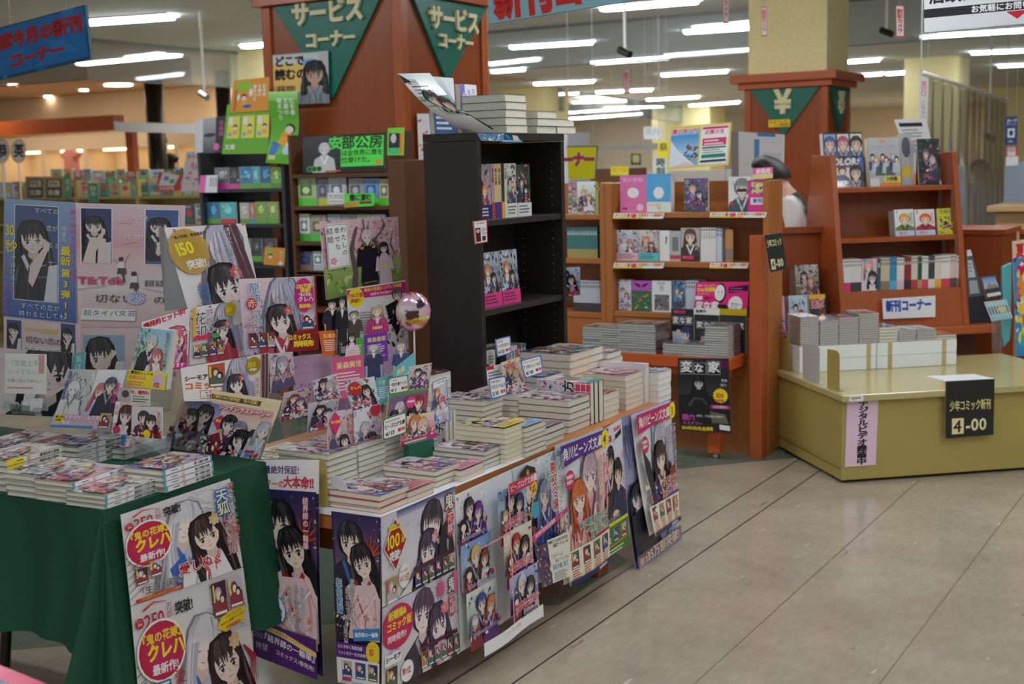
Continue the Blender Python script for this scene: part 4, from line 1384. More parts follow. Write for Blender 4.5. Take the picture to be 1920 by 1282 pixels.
def villain():
 S = Sheet(100, 150, (220, 228, 236))
 S.grad(0, 0, 100, 100, (228, 236, 240), (180, 190, 214))
 S.petals(0, 0, 100, 96, 40, 5, [(250, 250, 250), (150, 170, 210), (90, 100, 150), (200, 180, 150)], 77)
 S.person(26, 30, 26, (150, 156, 180), (252, 226, 208), (44, 40, 60), (200, 170, 60), long=0.2, seed=78, eye=(90, 60, 130))
 S.poly([(8, 20), (10, 8), (26, 1), (44, 8), (46, 20), (26, 15)], (40, 36, 46)).poly([(8, 20), (26, 15), (46, 20), (44, 23), (26, 19), (10, 23)], (24, 22, 30)).oval(27, 11, 4, 4, (220, 180, 60))
 S.person(60, 46, 26, (160, 170, 206), (252, 230, 216), (60, 80, 150), (230, 230, 240), long=1.2, tilt=10, seed=79, eye=(90, 130, 180))
 for x, c in ((6, (60, 54, 80)), (84, (70, 90, 160)), (92, (236, 210, 150)), (14, (130, 60, 60))):
  S.person(x, 84, 13, c, cloth=(70, 60, 110), long=0.8, seed=int(x), lod=1)
 S.petals(0, 70, 100, 30, 40, 5, [(60, 70, 140), (230, 230, 240), (120, 50, 90), (90, 100, 160)], 80)
 S.poly([(0, 84), (100, 66), (100, 72), (0, 92)], (220, 60, 130)).text('2023年11月20日(月)発売', 8, 83, 5.4, WHT, bold=0.02, rot=-0.18)
 S.text('悪役令嬢', 70, 6, 15, (196, 46, 60), vert=True, bold=0.02, edge=WHT, ew=0.05, sp=0.98)
 S.text('破滅フラグしかない', 84, 3, 8.4, (60, 150, 160), vert=True, bold=0.01, edge=WHT, ew=0.05)
 S.text('乙女ゲームの', 94, 2, 8, (60, 90, 130), vert=True, edge=WHT, ew=0.05)
 S.text('転生', 58, 14, 11, (60, 130, 150), vert=True, bold=0.01, edge=WHT, ew=0.05)
 S.text('してしまった…', 48, 3, 6, INK, vert=True, edge=WHT, ew=0.04)
 S.text('山口悟', 1, 3, 6, INK, bold=0.02)
 S.rect(36, 96, 64, 54, (236, 234, 220))
 S.text('劇場版アニメ2023年12月8日(金)', 38, 98, 4.4, (60, 56, 60), bold=0.03, sx=0.92).text('全国ロードショー!!!!', 50, 103, 5, (60, 56, 60), bold=0.03)
 S.text('乙女ゲームの', 42, 115, 6, (170, 70, 110)).text('破滅フラグしかない', 52, 122, 5, (90, 130, 160)).text('悪役令嬢に転生', 42, 128, 7.4, (80, 120, 170), sx=0.96)
 S.lines(44, 138, 46, 5, 1.4, (150, 146, 140), seed=4, gap=1.6)
 S.rect(0, 98, 36, 52, (90, 70, 100)).petals(0, 98, 36, 52, 40, 4, [(60, 50, 90), (190, 70, 80), (230, 200, 150), (90, 120, 180), (230, 230, 240)], 81)
 return S
hang(villain(), 'poster', quad_x(PX + 0.004, (960, 879), (1040, 843.5), (1053, 1076), (986.5, 1097)), 'poster with a black-capped youth and blue-haired girl beside the purple-headed poster', 'poster', PG, cuts=8,
     bend=lambda a, b, N: N * (0.02 * b * b * (1 - a)))
def beans(col, num, a, b, txt, c3):
 S = Sheet(100, 144, (240, 238, 232))
 S.grad(0, 0, 100, 108, (226, 238, 244), (246, 238, 240))
 S.petals(0, 16, 100, 90, 40, 3, [(250, 244, 220), (230, 200, 150), (250, 250, 250), (206, 214, 226)], num)
 S.rect(70, 20, 30, 88, (250, 226, 200) if num == 4 else (234, 226, 240))
 S.person(64, 44, 32, a, (252, 232, 224), (226, 160, 180) if num == 4 else (50, 44, 56), (120, 60, 90), long=0.5, tilt=4, seed=90 + num, eye=(120, 90, 140))
 S.person(34 if num == 4 else 58, 62, 28, b, (252, 230, 218), (240, 190, 180) if num == 4 else (110, 70, 160), (250, 230, 160) if num != 4 else (200, 70, 70), long=1.2, tilt=-6, seed=95 + num, eye=(120, 140, 110))
 S.petals(0, 84, 100, 24, 30, 5, [c3, (250, 236, 236), (200, 120, 130), (246, 220, 150)], num + 7)
 if num == 3:
  S.poly([(76, 78), (96, 72), (100, 96), (80, 102)], (150, 50, 40))
  S.poly([(6, 40), (22, 60), (30, 108), (20, 108), (8, 70)], (50, 46, 56))
 S.poly([(0, 0), (100, 0), (100, 17), (52, 19), (48, 17), (0, 23)], col)
 S.text('角川ビーンズ文庫', 4, 3.4, 13, WHT, bold=0.025, sx=0.78)
 S.oval(92, 10, 9, 9.6, YEL, 20).text(str(num), 88, 3.6, 14, (120, 90, 20))
 S.oval(14, 37, 9.5, 10, (206, 40, 96)).text('完璧聖女', 6.6, 31.6, 4.4, WHT, bold=0.03, sx=0.85).text('話題作!', 7.4, 37, 4.4, WHT, bold=0.03, sx=0.85)
 for k, t in enumerate(('一生この暮らしが続くはず', '私の婚約者は妹の方が', '大切だった。')):
  S.text(t, 96 - k * 7.6, 24, 5.6, (226, 80, 120) if num == 4 else (110, 80, 150), vert=True, bold=0.03, edge=WHT, ew=0.06, sp=0.9)
 for k, t in enumerate(txt):
  S.text(t, 97, 84 + k * 8, 7.4, (40, 120, 60) if num == 4 else (210, 60, 50), bold=0.03, edge=WHT, ew=0.06, sx=0.86, align='r')
 S.rect(64, 106, 36, 3.6, (190, 40, 70) if num == 4 else (84, 60, 140))
 S.rect(0, 109, 100, 35, (244, 238, 208))
 for i in range(4):
  S.mini(6 + i * 23.5, 111, 15, 18, 100 + num * 5 + i)
  S.lines(6 + i * 23.5, 130.5, 17, 4, 1.5, (206, 70, 70), seed=i + num)
 S.rect(0, 139, 100, 5, (44, 44, 96)).text('KADOKAWA', 62, 139.6, 3.8, WHT, bold=0.05)
 return S
def couple():
 S = Sheet(74, 150, (226, 222, 240))
 S.grad(0, 0, 74, 112, (230, 228, 242), (222, 220, 238))
 S.text('映画特集号', 42, 5, 5.4, RED, bold=0.03)
 S.text('神', 22, 10, 12, RED, bold=0.03).text('恋', 6, 15, 8, (90, 90, 150)).text('な人', 34, 16, 6, INK)
 S.poly([(46, 14), (70, 10), (70, 16), (46, 20)], INK)
 S.person(26, 42, 26, (28, 26, 28), (240, 206, 184), (78, 46, 50), (214, 220, 232), long=0, tilt=4, seed=120, eye=(40, 30, 30))
 S.person(50, 60, 26, (24, 22, 24), (244, 212, 192), (40, 48, 84), (36, 42, 70), long=0, tilt=-4, seed=121, eye=(40, 30, 30))
 S.poly([(8, 84), (30, 72), (26, 112), (8, 112)], (62, 40, 46)).poly([(22, 112), (34, 82), (66, 80), (74, 112)], (42, 50, 86))
 S.oval(38, 104, 9, 4, (240, 208, 190))
 S.text('世界でいちばん危ない恋をした', 68, 36, 4.4, (206, 60, 80), vert=True, bold=0.02)
 S.text('話題沸騰!2月8日公開', 6, 108, 6, INK, bold=0.03, sx=0.8, rot=-0.1, edge=WHT, ew=0.04)
 S.rect(0, 114, 74, 36, (72, 130, 52)).rect(0, 112, 74, 4, (232, 220, 60))
 for i in range(3):
  S.mini(6 + i * 23, 120, 15, 16, 130 + i)
 S.stroke([(4, 140), (70, 137)], 2.4, (206, 130, 40)).lines(6, 143, 60, 2, 2.2, (250, 246, 220), seed=9)
 return S
def longblue():
 S = Sheet(80, 210, (150, 160, 196))
 S.grad(0, 0, 80, 190, (140, 150, 190), (200, 196, 226))
 r = random.Random(3)
 for i in range(60):
  x, y = r.uniform(0, 80), r.uniform(0, 180)
  S.stroke([(x, y), (x + r.uniform(-10, 10), y + 18), (x + r.uniform(-14, 14), y + 40)], r.uniform(1, 4), r.choice(((90, 104, 150), (210, 210, 234), (60, 66, 110), (190, 180, 214), (120, 130, 176))), 0.4)
 for i in range(7):
  S.stroke([(3 + i * 3, 10), (8 + i * 3, 40), (4 + i * 4, 60)], 2, (60, 70, 120), 0.4)
 S.person(16, 96, 26, (34, 34, 48), (236, 226, 232), (30, 32, 48), (60, 60, 90), long=1.6, tilt=8, seed=140)
 S.poly([(0, 112), (26, 104), (30, 150), (0, 160)], (34, 36, 52))
 S.poly([(10, 150), (34, 140), (36, 156), (14, 168)], (60, 50, 56))
 S.grad(0, 158, 80, 32, (110, 96, 120), (170, 160, 200))
 S.text('累計', 3, 162, 9, (232, 196, 150), bold=0.02).text('35万部突破!', 16, 158, 14, (244, 226, 196), bold=0.01, edge=(176, 130, 90), ew=0.03, sx=0.82)
 S.poly([(0, 196), (14, 189), (80, 176), (80, 210), (0, 210)], (242, 244, 246))
 S.text('Daria Series uni', 8, 193, 9, (120, 122, 128), rot=-0.16, sx=0.95)
 S.rect(40, 20, 16, 60, (176, 184, 214)).text('恋と白雪', 50, 40, 9, (224, 226, 240), vert=True)
 return S
hang(longblue(), 'poster', quad_x(PX + 0.001, (1163, 783), (1258, 748), (1273, 1058), (1189, 1126)), 'long blue-violet poster curling at its white foot, last on the table side', 'poster', PG, cuts=14,
     bend=lambda a, b, N: N * (0.05 * max(0, b - 0.45) ** 1.4 * (1.2 - a) + 0.03 * max(0, b - 0.8) * (1 - a)))
hang(couple(), 'poster', quad_x(PX + 0.005, (1129.5, 806), (1165, 785), (1178.6, 1019), (1131.5, 1051)), 'lilac and green poster of two dark-haired men in suits', 'poster', PG)
hang(beans((92, 44, 140), 4, (216, 190, 206), (226, 116, 60), ('妹に婚約者を取られたら', '見知らぬ公爵様に', '求婚されました2'), (214, 110, 120)), 'poster',
     quad_x(PX + 0.008, (1040, 836), (1130, 801), (1131.7, 1047), (1057, 1097)), 'poster with a purple heading and a yellow number four disc', 'poster', PG, cuts=6,
     bend=lambda a, b, N: N * (0.014 * b * math.sin(a * 3.14)))
hang(beans((206, 44, 110), 3, (206, 206, 216), (70, 50, 60), ('ひとりぼっちの', '嫌われ皇女が', '家族になりました'), (120, 80, 160)), 'poster',
     quad_x(PX + 0.010, (1183, 778), (1255, 750), (1264, 972), (1204, 1003)), 'poster with a crimson heading and a yellow number three disc', 'poster', PG, cuts=8,
     bend=lambda a, b, N: N * (0.03 * b * b * (1 - a)))
DY, DXN, DX_, UP = Vector((0, 1, 0)), Vector((-1, 0, 0)), Vector((1, 0, 0)), Vector((0, 0, 1))
GB = 'paperback stacks on the middle table'
PINKP = [(240, 220, 226), (236, 170, 190), (220, 200, 226)]
BLUEP = [(216, 226, 240), (150, 180, 220), (236, 214, 220)]
GREYP = [(214, 208, 216), (170, 160, 176), (236, 226, 226)]
DARKP = [(70, 66, 74), (120, 112, 120), (200, 196, 200)]
PUREP = [(250, 240, 246), (226, 200, 230), (190, 170, 220)]
YELP = [(236, 230, 190), (170, 190, 220), (240, 220, 100)]
BND = dict(boards=(216, 210, 214))
mstack = lambda p, w, h, t, n, desc, art, z=TZ + 0.0026, **k: stack(p if isinstance(p, Vector) else on_z(*p, z), DY, DXN, w, h, t, n, desc, GB, art, **k)
mstack((713.5, 964), 0.128, 0.186, 0.0165, 3, 'with a blue and coral cover at the near table corner', cover_art(201, [(236, 210, 216), (220, 90, 90), (90, 130, 210)], lod=1), boards=(190, 50, 60))
mstack((767, 944), 0.125, 0.186, 0.0155, 2, 'low and pink-edged, second along the table edge from the near corner', cover_art(202, GREYP, (230, 120, 140)), boards=(206, 120, 130))
mstack((817.5, 915), 0.128, 0.19, 0.0165, 3, 'with a pink flowered cover beside the green bookend', cover_art(203, PINKP), boards=(150, 60, 80))
mstack((866, 903), 0.125, 0.186, 0.0155, 2, 'low with a pink obi, fourth along the table edge', cover_art(204, PUREP, (236, 130, 160)), boards=(226, 190, 200))
mstack((909, 880.5), 0.128, 0.19, 0.0138, 4, 'with a pale violet cover before the tall yellow-banded stack', cover_art(205, PUREP))
mstack((948.8, 870), 0.13, 0.19, 0.0155, 7, 'tall with a yellow obi and light blue edge', cover_art(206, YELP, (240, 214, 60)), boards=(236, 226, 170))
mstack((986, 857.5), 0.13, 0.16, 0.0155, 6, 'hidden right behind the tall yellow-banded stack', cover_art(207, YELP, (110, 170, 230)))
mstack((1022, 838), 0.135, 0.19, 0.0195, 3, 'with a plum grey cover where the bare orange table edge begins', cover_art(208, GREYP, (160, 120, 140)), boards=(110, 90, 104), z=TZ)
p9 = on_z(1068.5, 813, TZ)
mstack(p9, 0.152, 0.222, 0.0225, 5, 'thick and cream, before the upright pink plaid books', cover_art(209, [(226, 222, 226), (190, 180, 190), (240, 200, 214)]), boards=(90, 84, 92))
y = p9.y + 0.155
for i, (t, sc, lab, pal) in enumerate(((0.027, (240, 240, 240), 'pink plaid book standing on its fore-edge, nearest of the upright three', [(206, 206, 212), (230, 60, 100)]),
                                       (0.030, (230, 110, 130), 'pink-spined book standing on its fore-edge, middle of the upright three', [(230, 90, 110), (240, 230, 230)]),
                                       (0.036, (40, 170, 170), 'teal-spined book standing on its fore-edge, last of the upright three', [(60, 160, 160), (230, 230, 230)]))):
 S = None
 if i == 0:
  S = Sheet(100, 142, (206, 206, 214))
  S.petals(0, 0, 100, 142, 60, 8, [(230, 226, 230), (170, 164, 176), (90, 60, 76), (214, 120, 150)], 5)
  S.rect(0, 96, 100, 46, (232, 50, 90))
  for k in range(6):
   S.rect(0, 60 + k * 14, 100, 1.6, (250, 244, 246)).rect(6 + k * 18, 60, 1.6, 82, (250, 244, 246))
  S.text('土方', 44, 70, 30, (40, 34, 44), bold=0.04, edge=WHT, ew=0.05)
 b = book(0.152, 0.222, t, S, spine=sc, boards=(50, 46, 50),
             spine_print=lambda S, w, h: S.rect(0, 0, w * 0.3, h, (240, 240, 240)).rect(w * 0.75, 0, w * 0.25, h, (60, 170, 170)).lines(w * 0.34, h * 0.3, w * 0.34, 1, h * 0.4, (80, 70, 80)))
 put(b, (p9.x + 0.002, y + t, TZ), UP, DXN)
 tag(b, lab, 'book', 'books standing on their fore-edges')
 y += t + 0.004
p11 = Vector((p9.x + 0.0, y + 0.002, TZ))
mstack(p11, 0.125, 0.19, 0.0225, 4, 'with a coral cover between the upright books and the pink stack', cover_art(210, [(240, 190, 170), (236, 150, 130)]), boards=(236, 214, 210))
p12 = on_z(1174.5, 769.5, TZ)
p12.y = max(p12.y, p11.y + 0.13)
mstack(p12, 0.15, 0.22, 0.0215, 6, 'with a pink and white cover and pink lines, tallest at the far end', cover_art(211, [(246, 230, 236), (230, 120, 170)]), boards=(240, 190, 200))
b = book(0.155, 0.222, 0.026, None, spine=(244, 236, 238), boards=(240, 236, 236), spine_print=lambda S, w, h: S.rect(w * 0.0, 0, w * 0.36, h, (244, 196, 204)).lines(w * 0.45, h * 0.3, w * 0.45, 1, h * 0.42, (120, 120, 130)))
put(b, (p12.x + 0.01, p12.y + 0.152 + 0.028, TZ), UP, DXN)
tag(b, 'white and pink spined book standing on its fore-edge behind the pink stack', 'book', 'books standing on their fore-edges')
mstack(Vector((p12.x + 0.05, p12.y + 0.184, TZ)), 0.115, 0.19, 0.023, 5, 'of white books last at the far end of the table', cover_art(212, PUREP), pages=mat('white_pages', (240, 238, 232), rough=0.7, noise=0.07, nscale=30, stretch=(0.4, 0.4, 40)), boards=(240, 240, 240))
mstack(Vector((-2.262, 4.165, TZ)), 0.15, 0.222, 0.0265, 8, 'with orange edges and a grey cover before the bookcase', cover_art(213, DARKP), boards=(226, 150, 110))
mstack(Vector((-2.27, 4.32, TZ)), 0.13, 0.2, 0.0262, 8, 'with a pale green cover right behind the orange-edged stack', cover_art(214, [(220, 226, 216), (190, 200, 196)]))
mstack(Vector((-2.25, 4.455, TZ)), 0.12, 0.19, 0.022, 8, 'of pale books at the far right corner of the second row', cover_art(215, PUREP))
mstack(Vector((-2.28, 3.995, TZ)), 0.15, 0.2, 0.0215, 7, 'with a violet-blue cover in front of the bookcase', cover_art(216, [(120, 120, 190), (90, 90, 160)]), boards=(120, 110, 170))
mstack(Vector((-2.28, 3.80, TZ)), 0.15, 0.2, 0.02, 6, 'with a pastel cover under the blue-edged price cards', cover_art(217, PINKP))
mstack(Vector((-2.31, 3.62, TZ)), 0.13, 0.19, 0.018, 7, 'of white books behind the crossing price cards', cover_art(218, GREYP))
b1 = on_x(900, 770, -2.30)
mstack(Vector((-2.30, 3.20, TZ)), 0.13, 0.19, 0.017, 5, 'with a yellow and blue cover in the second row', cover_art(219, YELP, (70, 150, 220)), boards=(80, 140, 210))
mstack(Vector((-2.31, 3.06, TZ)), 0.13, 0.19, 0.017, 6, 'with wrapped white edges behind the red-framed comic panel', cover_art(220, GREYP))
mstack(Vector((-2.30, 2.92, TZ)), 0.13, 0.19, 0.0168, 7, 'with wrapped white edges behind the fourth-month price card', cover_art(221, PINKP))
mstack(Vector((-2.30, 2.78, TZ)), 0.13, 0.19, 0.0165, 7, 'with wrapped white edges behind the two tall standing covers', cover_art(222, GREYP))
for i in range(3):
 t = 0.02
 S = None
 if i == 0:
  S = Sheet(100, 142, (206, 196, 196))
  S.petals(0, 0, 100, 142, 50, 10, [(60, 50, 54), (226, 200, 190), (250, 246, 246), (150, 120, 120)], 6)
  S.oval(50, 66, 34, 24, (46, 36, 38)).oval(56, 92, 16, 14, (240, 206, 190)).oval(30, 100, 18, 12, (236, 200, 186))
  S.rect(74, 0, 26, 142, (150, 50, 56)).text('男子', 60, 88, 24, (30, 24, 26), vert=True, bold=0.04, edge=WHT, ew=0.06)
 b = book(0.13, 0.19, t, S, spine=(220, 214, 214), boards=(200, 196, 196))
 put(b, (-2.305, 3.405 + i * 0.024, TZ), UP, DXN)
 tag(b, ('grey figure-printed' if i == 0 else 'pale') + ' book standing on its fore-edge ' + ('facing the near end', 'second behind the figured one', 'third behind the figured one')[i], 'book', 'books standing on their fore-edges')
mstack(Vector((-2.50, 2.78, TZ)), 0.13, 0.19, 0.0165, 4, 'with orange edges behind the narrow purple poster', cover_art(223, [(236, 220, 200), (226, 130, 70)]), boards=(226, 110, 50))
mstack(Vector((-2.50, 2.925, TZ)), 0.13, 0.19, 0.0165, 4, 'with a red and cream cover left of the khaki bookend', cover_art(224, [(226, 210, 210), (200, 90, 80)]))
mstack(Vector((-2.73, 2.86, TZ)), 0.13, 0.19, 0.0165, 5, 'with a mauve cover behind the fan-shaped poster', cover_art(225, GREYP))
mstack(Vector((-2.53, 3.62, TZ)), 0.14, 0.2, 0.028, 7, 'of cream books left of the bookcase', cover_art(226, GREYP), boards=(226, 226, 230))
GL = 'paperback stacks on the left table'
a = math.radians(4.5)
XL, YL = Vector((math.cos(a), math.sin(a), 0)), Vector((-math.sin(a), math.cos(a), 0))
TEAL = (70, 178, 190)
def sp_title(t, c=(40, 40, 46), c2=(206, 50, 60)):
 def f(S, w, h):
  S.text(t, w * 0.07, h * 0.22, h * 0.58, c, bold=0.02, sx=min(1.0, w * 0.44 / (h * 0.58 * len(t))))
  S.text('月宮', w * 0.58, h * 0.1, h * 0.38, c2).text('水城', w * 0.58, h * 0.52, h * 0.38, c2)
  S.lines(w * 0.72, h * 0.4, w * 0.14, 1, h * 0.2, c, seed=3)
 return f
def lstack(p, w, h, t, n, desc, art, z=LZ + 0.001, **k):
 fr = on_z(*p, z) if not isinstance(p, Vector) else p
 return stack(fr - XL * w, XL, YL, w, h, t, n, desc, GL, art, **k)
lstack((308.5, 924.5), 0.132, 0.19, 0.0142, 4, 'with teal-tipped white spines, rightmost on the green cloth', cover_art(301, [(226, 206, 220), (190, 120, 140), (90, 120, 200)], None), tip=(TEAL, 0.05, 0.035),
       spine_print=sp_title('後宮の寵妃と龍'), spine=(244, 244, 246))
lstack((197, 956), 0.13, 0.188, 0.0118, 3, 'thin with teal-tipped spines at the front cloth corner', cover_art(302, [(236, 226, 222), (226, 120, 110), (150, 190, 170)]), tip=(TEAL, 0.04),
       spine_print=sp_title('運命で結ばれた政略結婚'), spine=(244, 244, 246))
lstack((139, 945.5), 0.13, 0.188, 0.0135, 4, 'with teal-tipped spines behind the thin corner stack', cover_art(303, [(230, 220, 226), (196, 170, 190), (220, 110, 120)]), tip=(TEAL, 0.04),
       spine_print=sp_title('交換ウソ日記'), spine=(244, 244, 246))
lstack((80.5, 937), 0.13, 0.188, 0.0148, 4, 'with black and yellow spine bands, second from the left', cover_art(304, [(230, 226, 214), (240, 220, 90), (180, 190, 200)]), tip=((40, 40, 44), 0.22), spine=(220, 216, 200))
lstack((16, 922), 0.13, 0.188, 0.0162, 5, 'with yellow-banded spines, leftmost on the green cloth', cover_art(305, [(226, 222, 222), (200, 190, 196), (240, 210, 60)]), tip=((246, 216, 30), 0.3),
       spine_print=sp_title('見知らぬ旦那様'), spine=(226, 222, 214))
q = on_z(148, 878, LZ + 0.001)
lstack(q, 0.13, 0.188, 0.0148, 4, 'with blue-tipped grey spines in the second row', cover_art(306, [(206, 214, 220), (150, 170, 190)]), tip=((40, 130, 200), 0.0, 0.1), spine=(206, 208, 204), spine_print=sp_title('旦那様と契約結婚', (60, 60, 60), (90, 90, 90)))
q = on_z(124, 845, LZ + 0.001) - YL * 0.22
lstack(q, 0.155, 0.22, 0.026, 2, 'large with dusty pink and white spines at the back left', cover_art(307, [(236, 226, 226), (214, 190, 190)]), tip=((190, 130, 126), 0.0, 0.62), spine=(240, 238, 236))
q = on_z(236, 862, LZ + 0.001)
lstack(q, 0.13, 0.188, 0.015, 2, 'with a white plaited-title spine behind the clear stands', cover_art(308, BLUEP), tip=((40, 130, 200), 0.0, 0.1), spine=(230, 230, 232))
GS = 'books in the black-brown bookcase'
def face_out(x, y0, z, w, h, t, art, label, group, lean=0.0, **k):
 b = book(w, h, t, art, **k)
 up = Vector((-math.sin(lean), 0, math.cos(lean)))
 n = Vector((math.cos(lean), 0, math.sin(lean)))
 put(b, Vector((x, y0, z)) - n * t, DY, up)
 return tag(b, label, 'book', group)
def spine_out(x, y0, z, w, h, t, spine, label, group, **k):
 b = book(w, h, t, None, spine=spine, boards=k.pop('boards', spine), **k)
 put(b, (x - w, y0 + t, z), DX_, UP)
 return tag(b, label, 'book', group)
def vtitle(t, c=(40, 40, 44), band=None, bc=(220, 60, 60)):
 def f(S, w, h):
  if band:
   S.rect(w * (1 - band), 0, w * band, h, bc)
  S.text(t, w * 0.08, h * 0.15, h * 0.66, c, bold=0.02, sx=min(1, w * 0.5 / (h * 0.66 * max(1, len(t)))))
 return f
z = BSH[2]
S = cover_art(401, [(150, 140, 150), (90, 84, 100), (190, 186, 196)], (50, 40, 110), title='後宮の烏', w=100, h=150)
face_out(-2.545, BY0 + 0.03, z, 0.13, 0.205, 0.022, S, 'book with a violet obi facing out at the left of the top shelf', GS)
y = BY0 + 0.165
for sc, t, lab, bd in (((190, 150, 160), 0.02, 'dusty pink spine with a red foot on the top shelf', (190, 70, 70)), ((214, 190, 140), 0.024, 'first tan spine with a violet foot on the top shelf', (84, 50, 130)),
                       ((214, 190, 140), 0.024, 'second tan spine with a violet foot on the top shelf', (84, 50, 130)), ((60, 56, 54), 0.022, 'dark spine with an orange foot on the top shelf', (236, 170, 60)),
                       ((210, 210, 206), 0.016, 'thin white spine with a green title on the top shelf', (226, 226, 220))):
 spine_out(-2.545, y, z, 0.13, 0.205, t, sc, lab, GS, spine_print=vtitle('鬼人幻燈', (60, 44, 40), 0.3, bd))
 y += t + 0.001
face_out(-2.55, y + 0.002, z, 0.075, 0.205, 0.022, cover_art(402, [(216, 220, 214), (150, 170, 150)], (226, 230, 220), w=60, h=150), 'narrow white and green book facing out on the top shelf', GS)
face_out(-2.55, y + 0.08, z, 0.105, 0.2, 0.022, cover_art(403, [(50, 70, 60), (60, 70, 110), (120, 120, 90)], (230, 230, 230), w=80, h=150), 'dark green book with a white obi at the right of the top shelf', GS)
z = BSH[1]
spine_out(-2.55, BY0 + 0.03, z, 0.13, 0.2, 0.03, (226, 214, 190), 'cream spine with a teal foot on the middle shelf', GS, spine_print=vtitle('桜', (40, 40, 40), 0.35, (60, 180, 160)))
S = cover_art(404, [(190, 206, 220), (90, 120, 140), (60, 60, 80)], (232, 60, 140), w=100, h=150)
face_out(-2.545, BY0 + 0.085, z, 0.132, 0.205, 0.045, S, 'first pale blue book with a pink obi on the middle shelf', GS, lean=0.06)
face_out(-2.545, BY0 + 0.222, z, 0.132, 0.205, 0.045, S, 'second pale blue book with a pink obi on the middle shelf', GS, lean=0.06)
z = BSH[0]
S = Sheet(100, 150, (206, 206, 206))
S.grad(0, 0, 100, 150, (220, 220, 220), (150, 150, 154)).person(46, 70, 48, (40, 36, 36), (226, 206, 196), (60, 58, 60), long=0, seed=9, look=0.5).lines(60, 14, 30, 3, 5, (90, 90, 90))
face_out(-2.54, BY0 + 0.03, z, 0.12, 0.2, 0.02, S, 'grey book with a dark-haired man on the lowest shelf', GS)
face_out(-2.60, BY0 + 0.155, z, 0.10, 0.2, 0.02, cover_art(405, DARKP, w=80, h=150), 'dark book facing out beside the grey one on the lowest shelf', GS)
y = BY0 + 0.26
for i, sc in enumerate(((60, 56, 60), (236, 236, 234), (236, 236, 234), (226, 226, 226), (180, 40, 50), (40, 120, 140), (50, 110, 130))):
 spine_out(-2.56, y, z, 0.13, 0.19, 0.021, sc, ('dark', 'white', 'white', 'pale', 'red', 'teal', 'blue-green')[i] + ' spine, %s of the row on the lowest shelf' % ordn(i + 1), GS,
              spine_print=vtitle('秘密の恋文', (90, 60, 60) if i in (1, 2, 3) else (240, 240, 240)))
 y += 0.0225
GT = 'books on top of the bookcase'
z = BZ1
xt = BX1 + 0.0
t1 = on_z(951, 249, z)
stack(Vector((xt - 0.004, t1.y, z)), DY, DXN, 0.15, 0.21, 0.0285, 5, 'of thick cream books on top of the bookcase', GT, None, boards=(60, 60, 66))
t2 = on_z(984, 251, z)
stack(Vector((xt - 0.004, max(t2.y, t1.y + 0.153), z)), DY, DXN, 0.15, 0.21, 0.0285, 3, 'of thick cream books, middle on the bookcase top', GT, None, boards=(60, 60, 66))
stack(Vector((xt - 0.004, max(t2.y, t1.y + 0.153) + 0.155, z)), DY, DXN, 0.15, 0.21, 0.0285, 2, 'of two thick cream books at the far end of the bookcase top', GT, None, boards=(60, 60, 66))
S = Sheet(100, 145, (210, 222, 236))
S.grad(0, 0, 100, 145, (226, 234, 240), (70, 110, 160)).poly([(0, 80), (60, 40), (100, 90), (100, 145), (0, 145)], (60, 96, 146)).poly([(40, 0), (100, 60), (100, 0)], (240, 246, 250))
S.lines(10, 100, 70, 3, 8, (240, 244, 250)).text('物語', 30, 84, 14, (30, 40, 70))
bl = quad_x(-2.66, (839, 142), (903, 142), (912, 188), (850, 190))
wv = 0.15
b = book(wv, 0.21, 0.02, S, boards=(120, 150, 190))
put(b, (-2.72, BY0 + 0.03, BZ1), DY, Vector((-0.05, 0, 1)))
b.location.z += 0.0
tag(b, 'pale blue cover standing behind the curled flyer on the bookcase', 'book', GT)
S = Sheet(100, 145, (244, 242, 246))
S.rect(0, 0, 30, 145, (140, 120, 190)).text('何ひとつ', 80, 10, 20, (90, 90, 120), vert=True).text('報われな', 54, 14, 18, (110, 90, 140), vert=True).oval(28, 40, 16, 16, (200, 190, 230))
b = book(0.12, 0.19, 0.02, S, boards=(230, 226, 236))
put(b, (-2.715, BY0 + 0.21, BZ1 + 0.0), DY, Vector((-0.05, 0, 1)))
tag(b, 'white and violet cover standing on the bookcase top', 'book', GT)
def X_(v):
 return lambda *q: quad_x(v, *q)
def Y_(v):
 return lambda *q: quad_y(v, *q)
def pop(S, pl, pts, name, label, cat, group=None, thick=0.0015, m=None, **k):
 rod = k.pop('rod', 0)
 C = pl(*pts)
 o = hang(S, name, C, label, cat, group, m=m or GLOSSY, thick=thick, **k)
 return prop(o, C, rod) if rod else o
def prop(o, C, rod):
 me = Mesh()
 c = (C[2] + C[3]) / 2 - (C[1] - C[0]).cross(C[0] - C[3]).normalized() * 0.004
 me.tube(c + UP * 0.03, c - UP * rod, 0.003, 8)
 me.build('clear_rod', ACRYL, o)
 return o
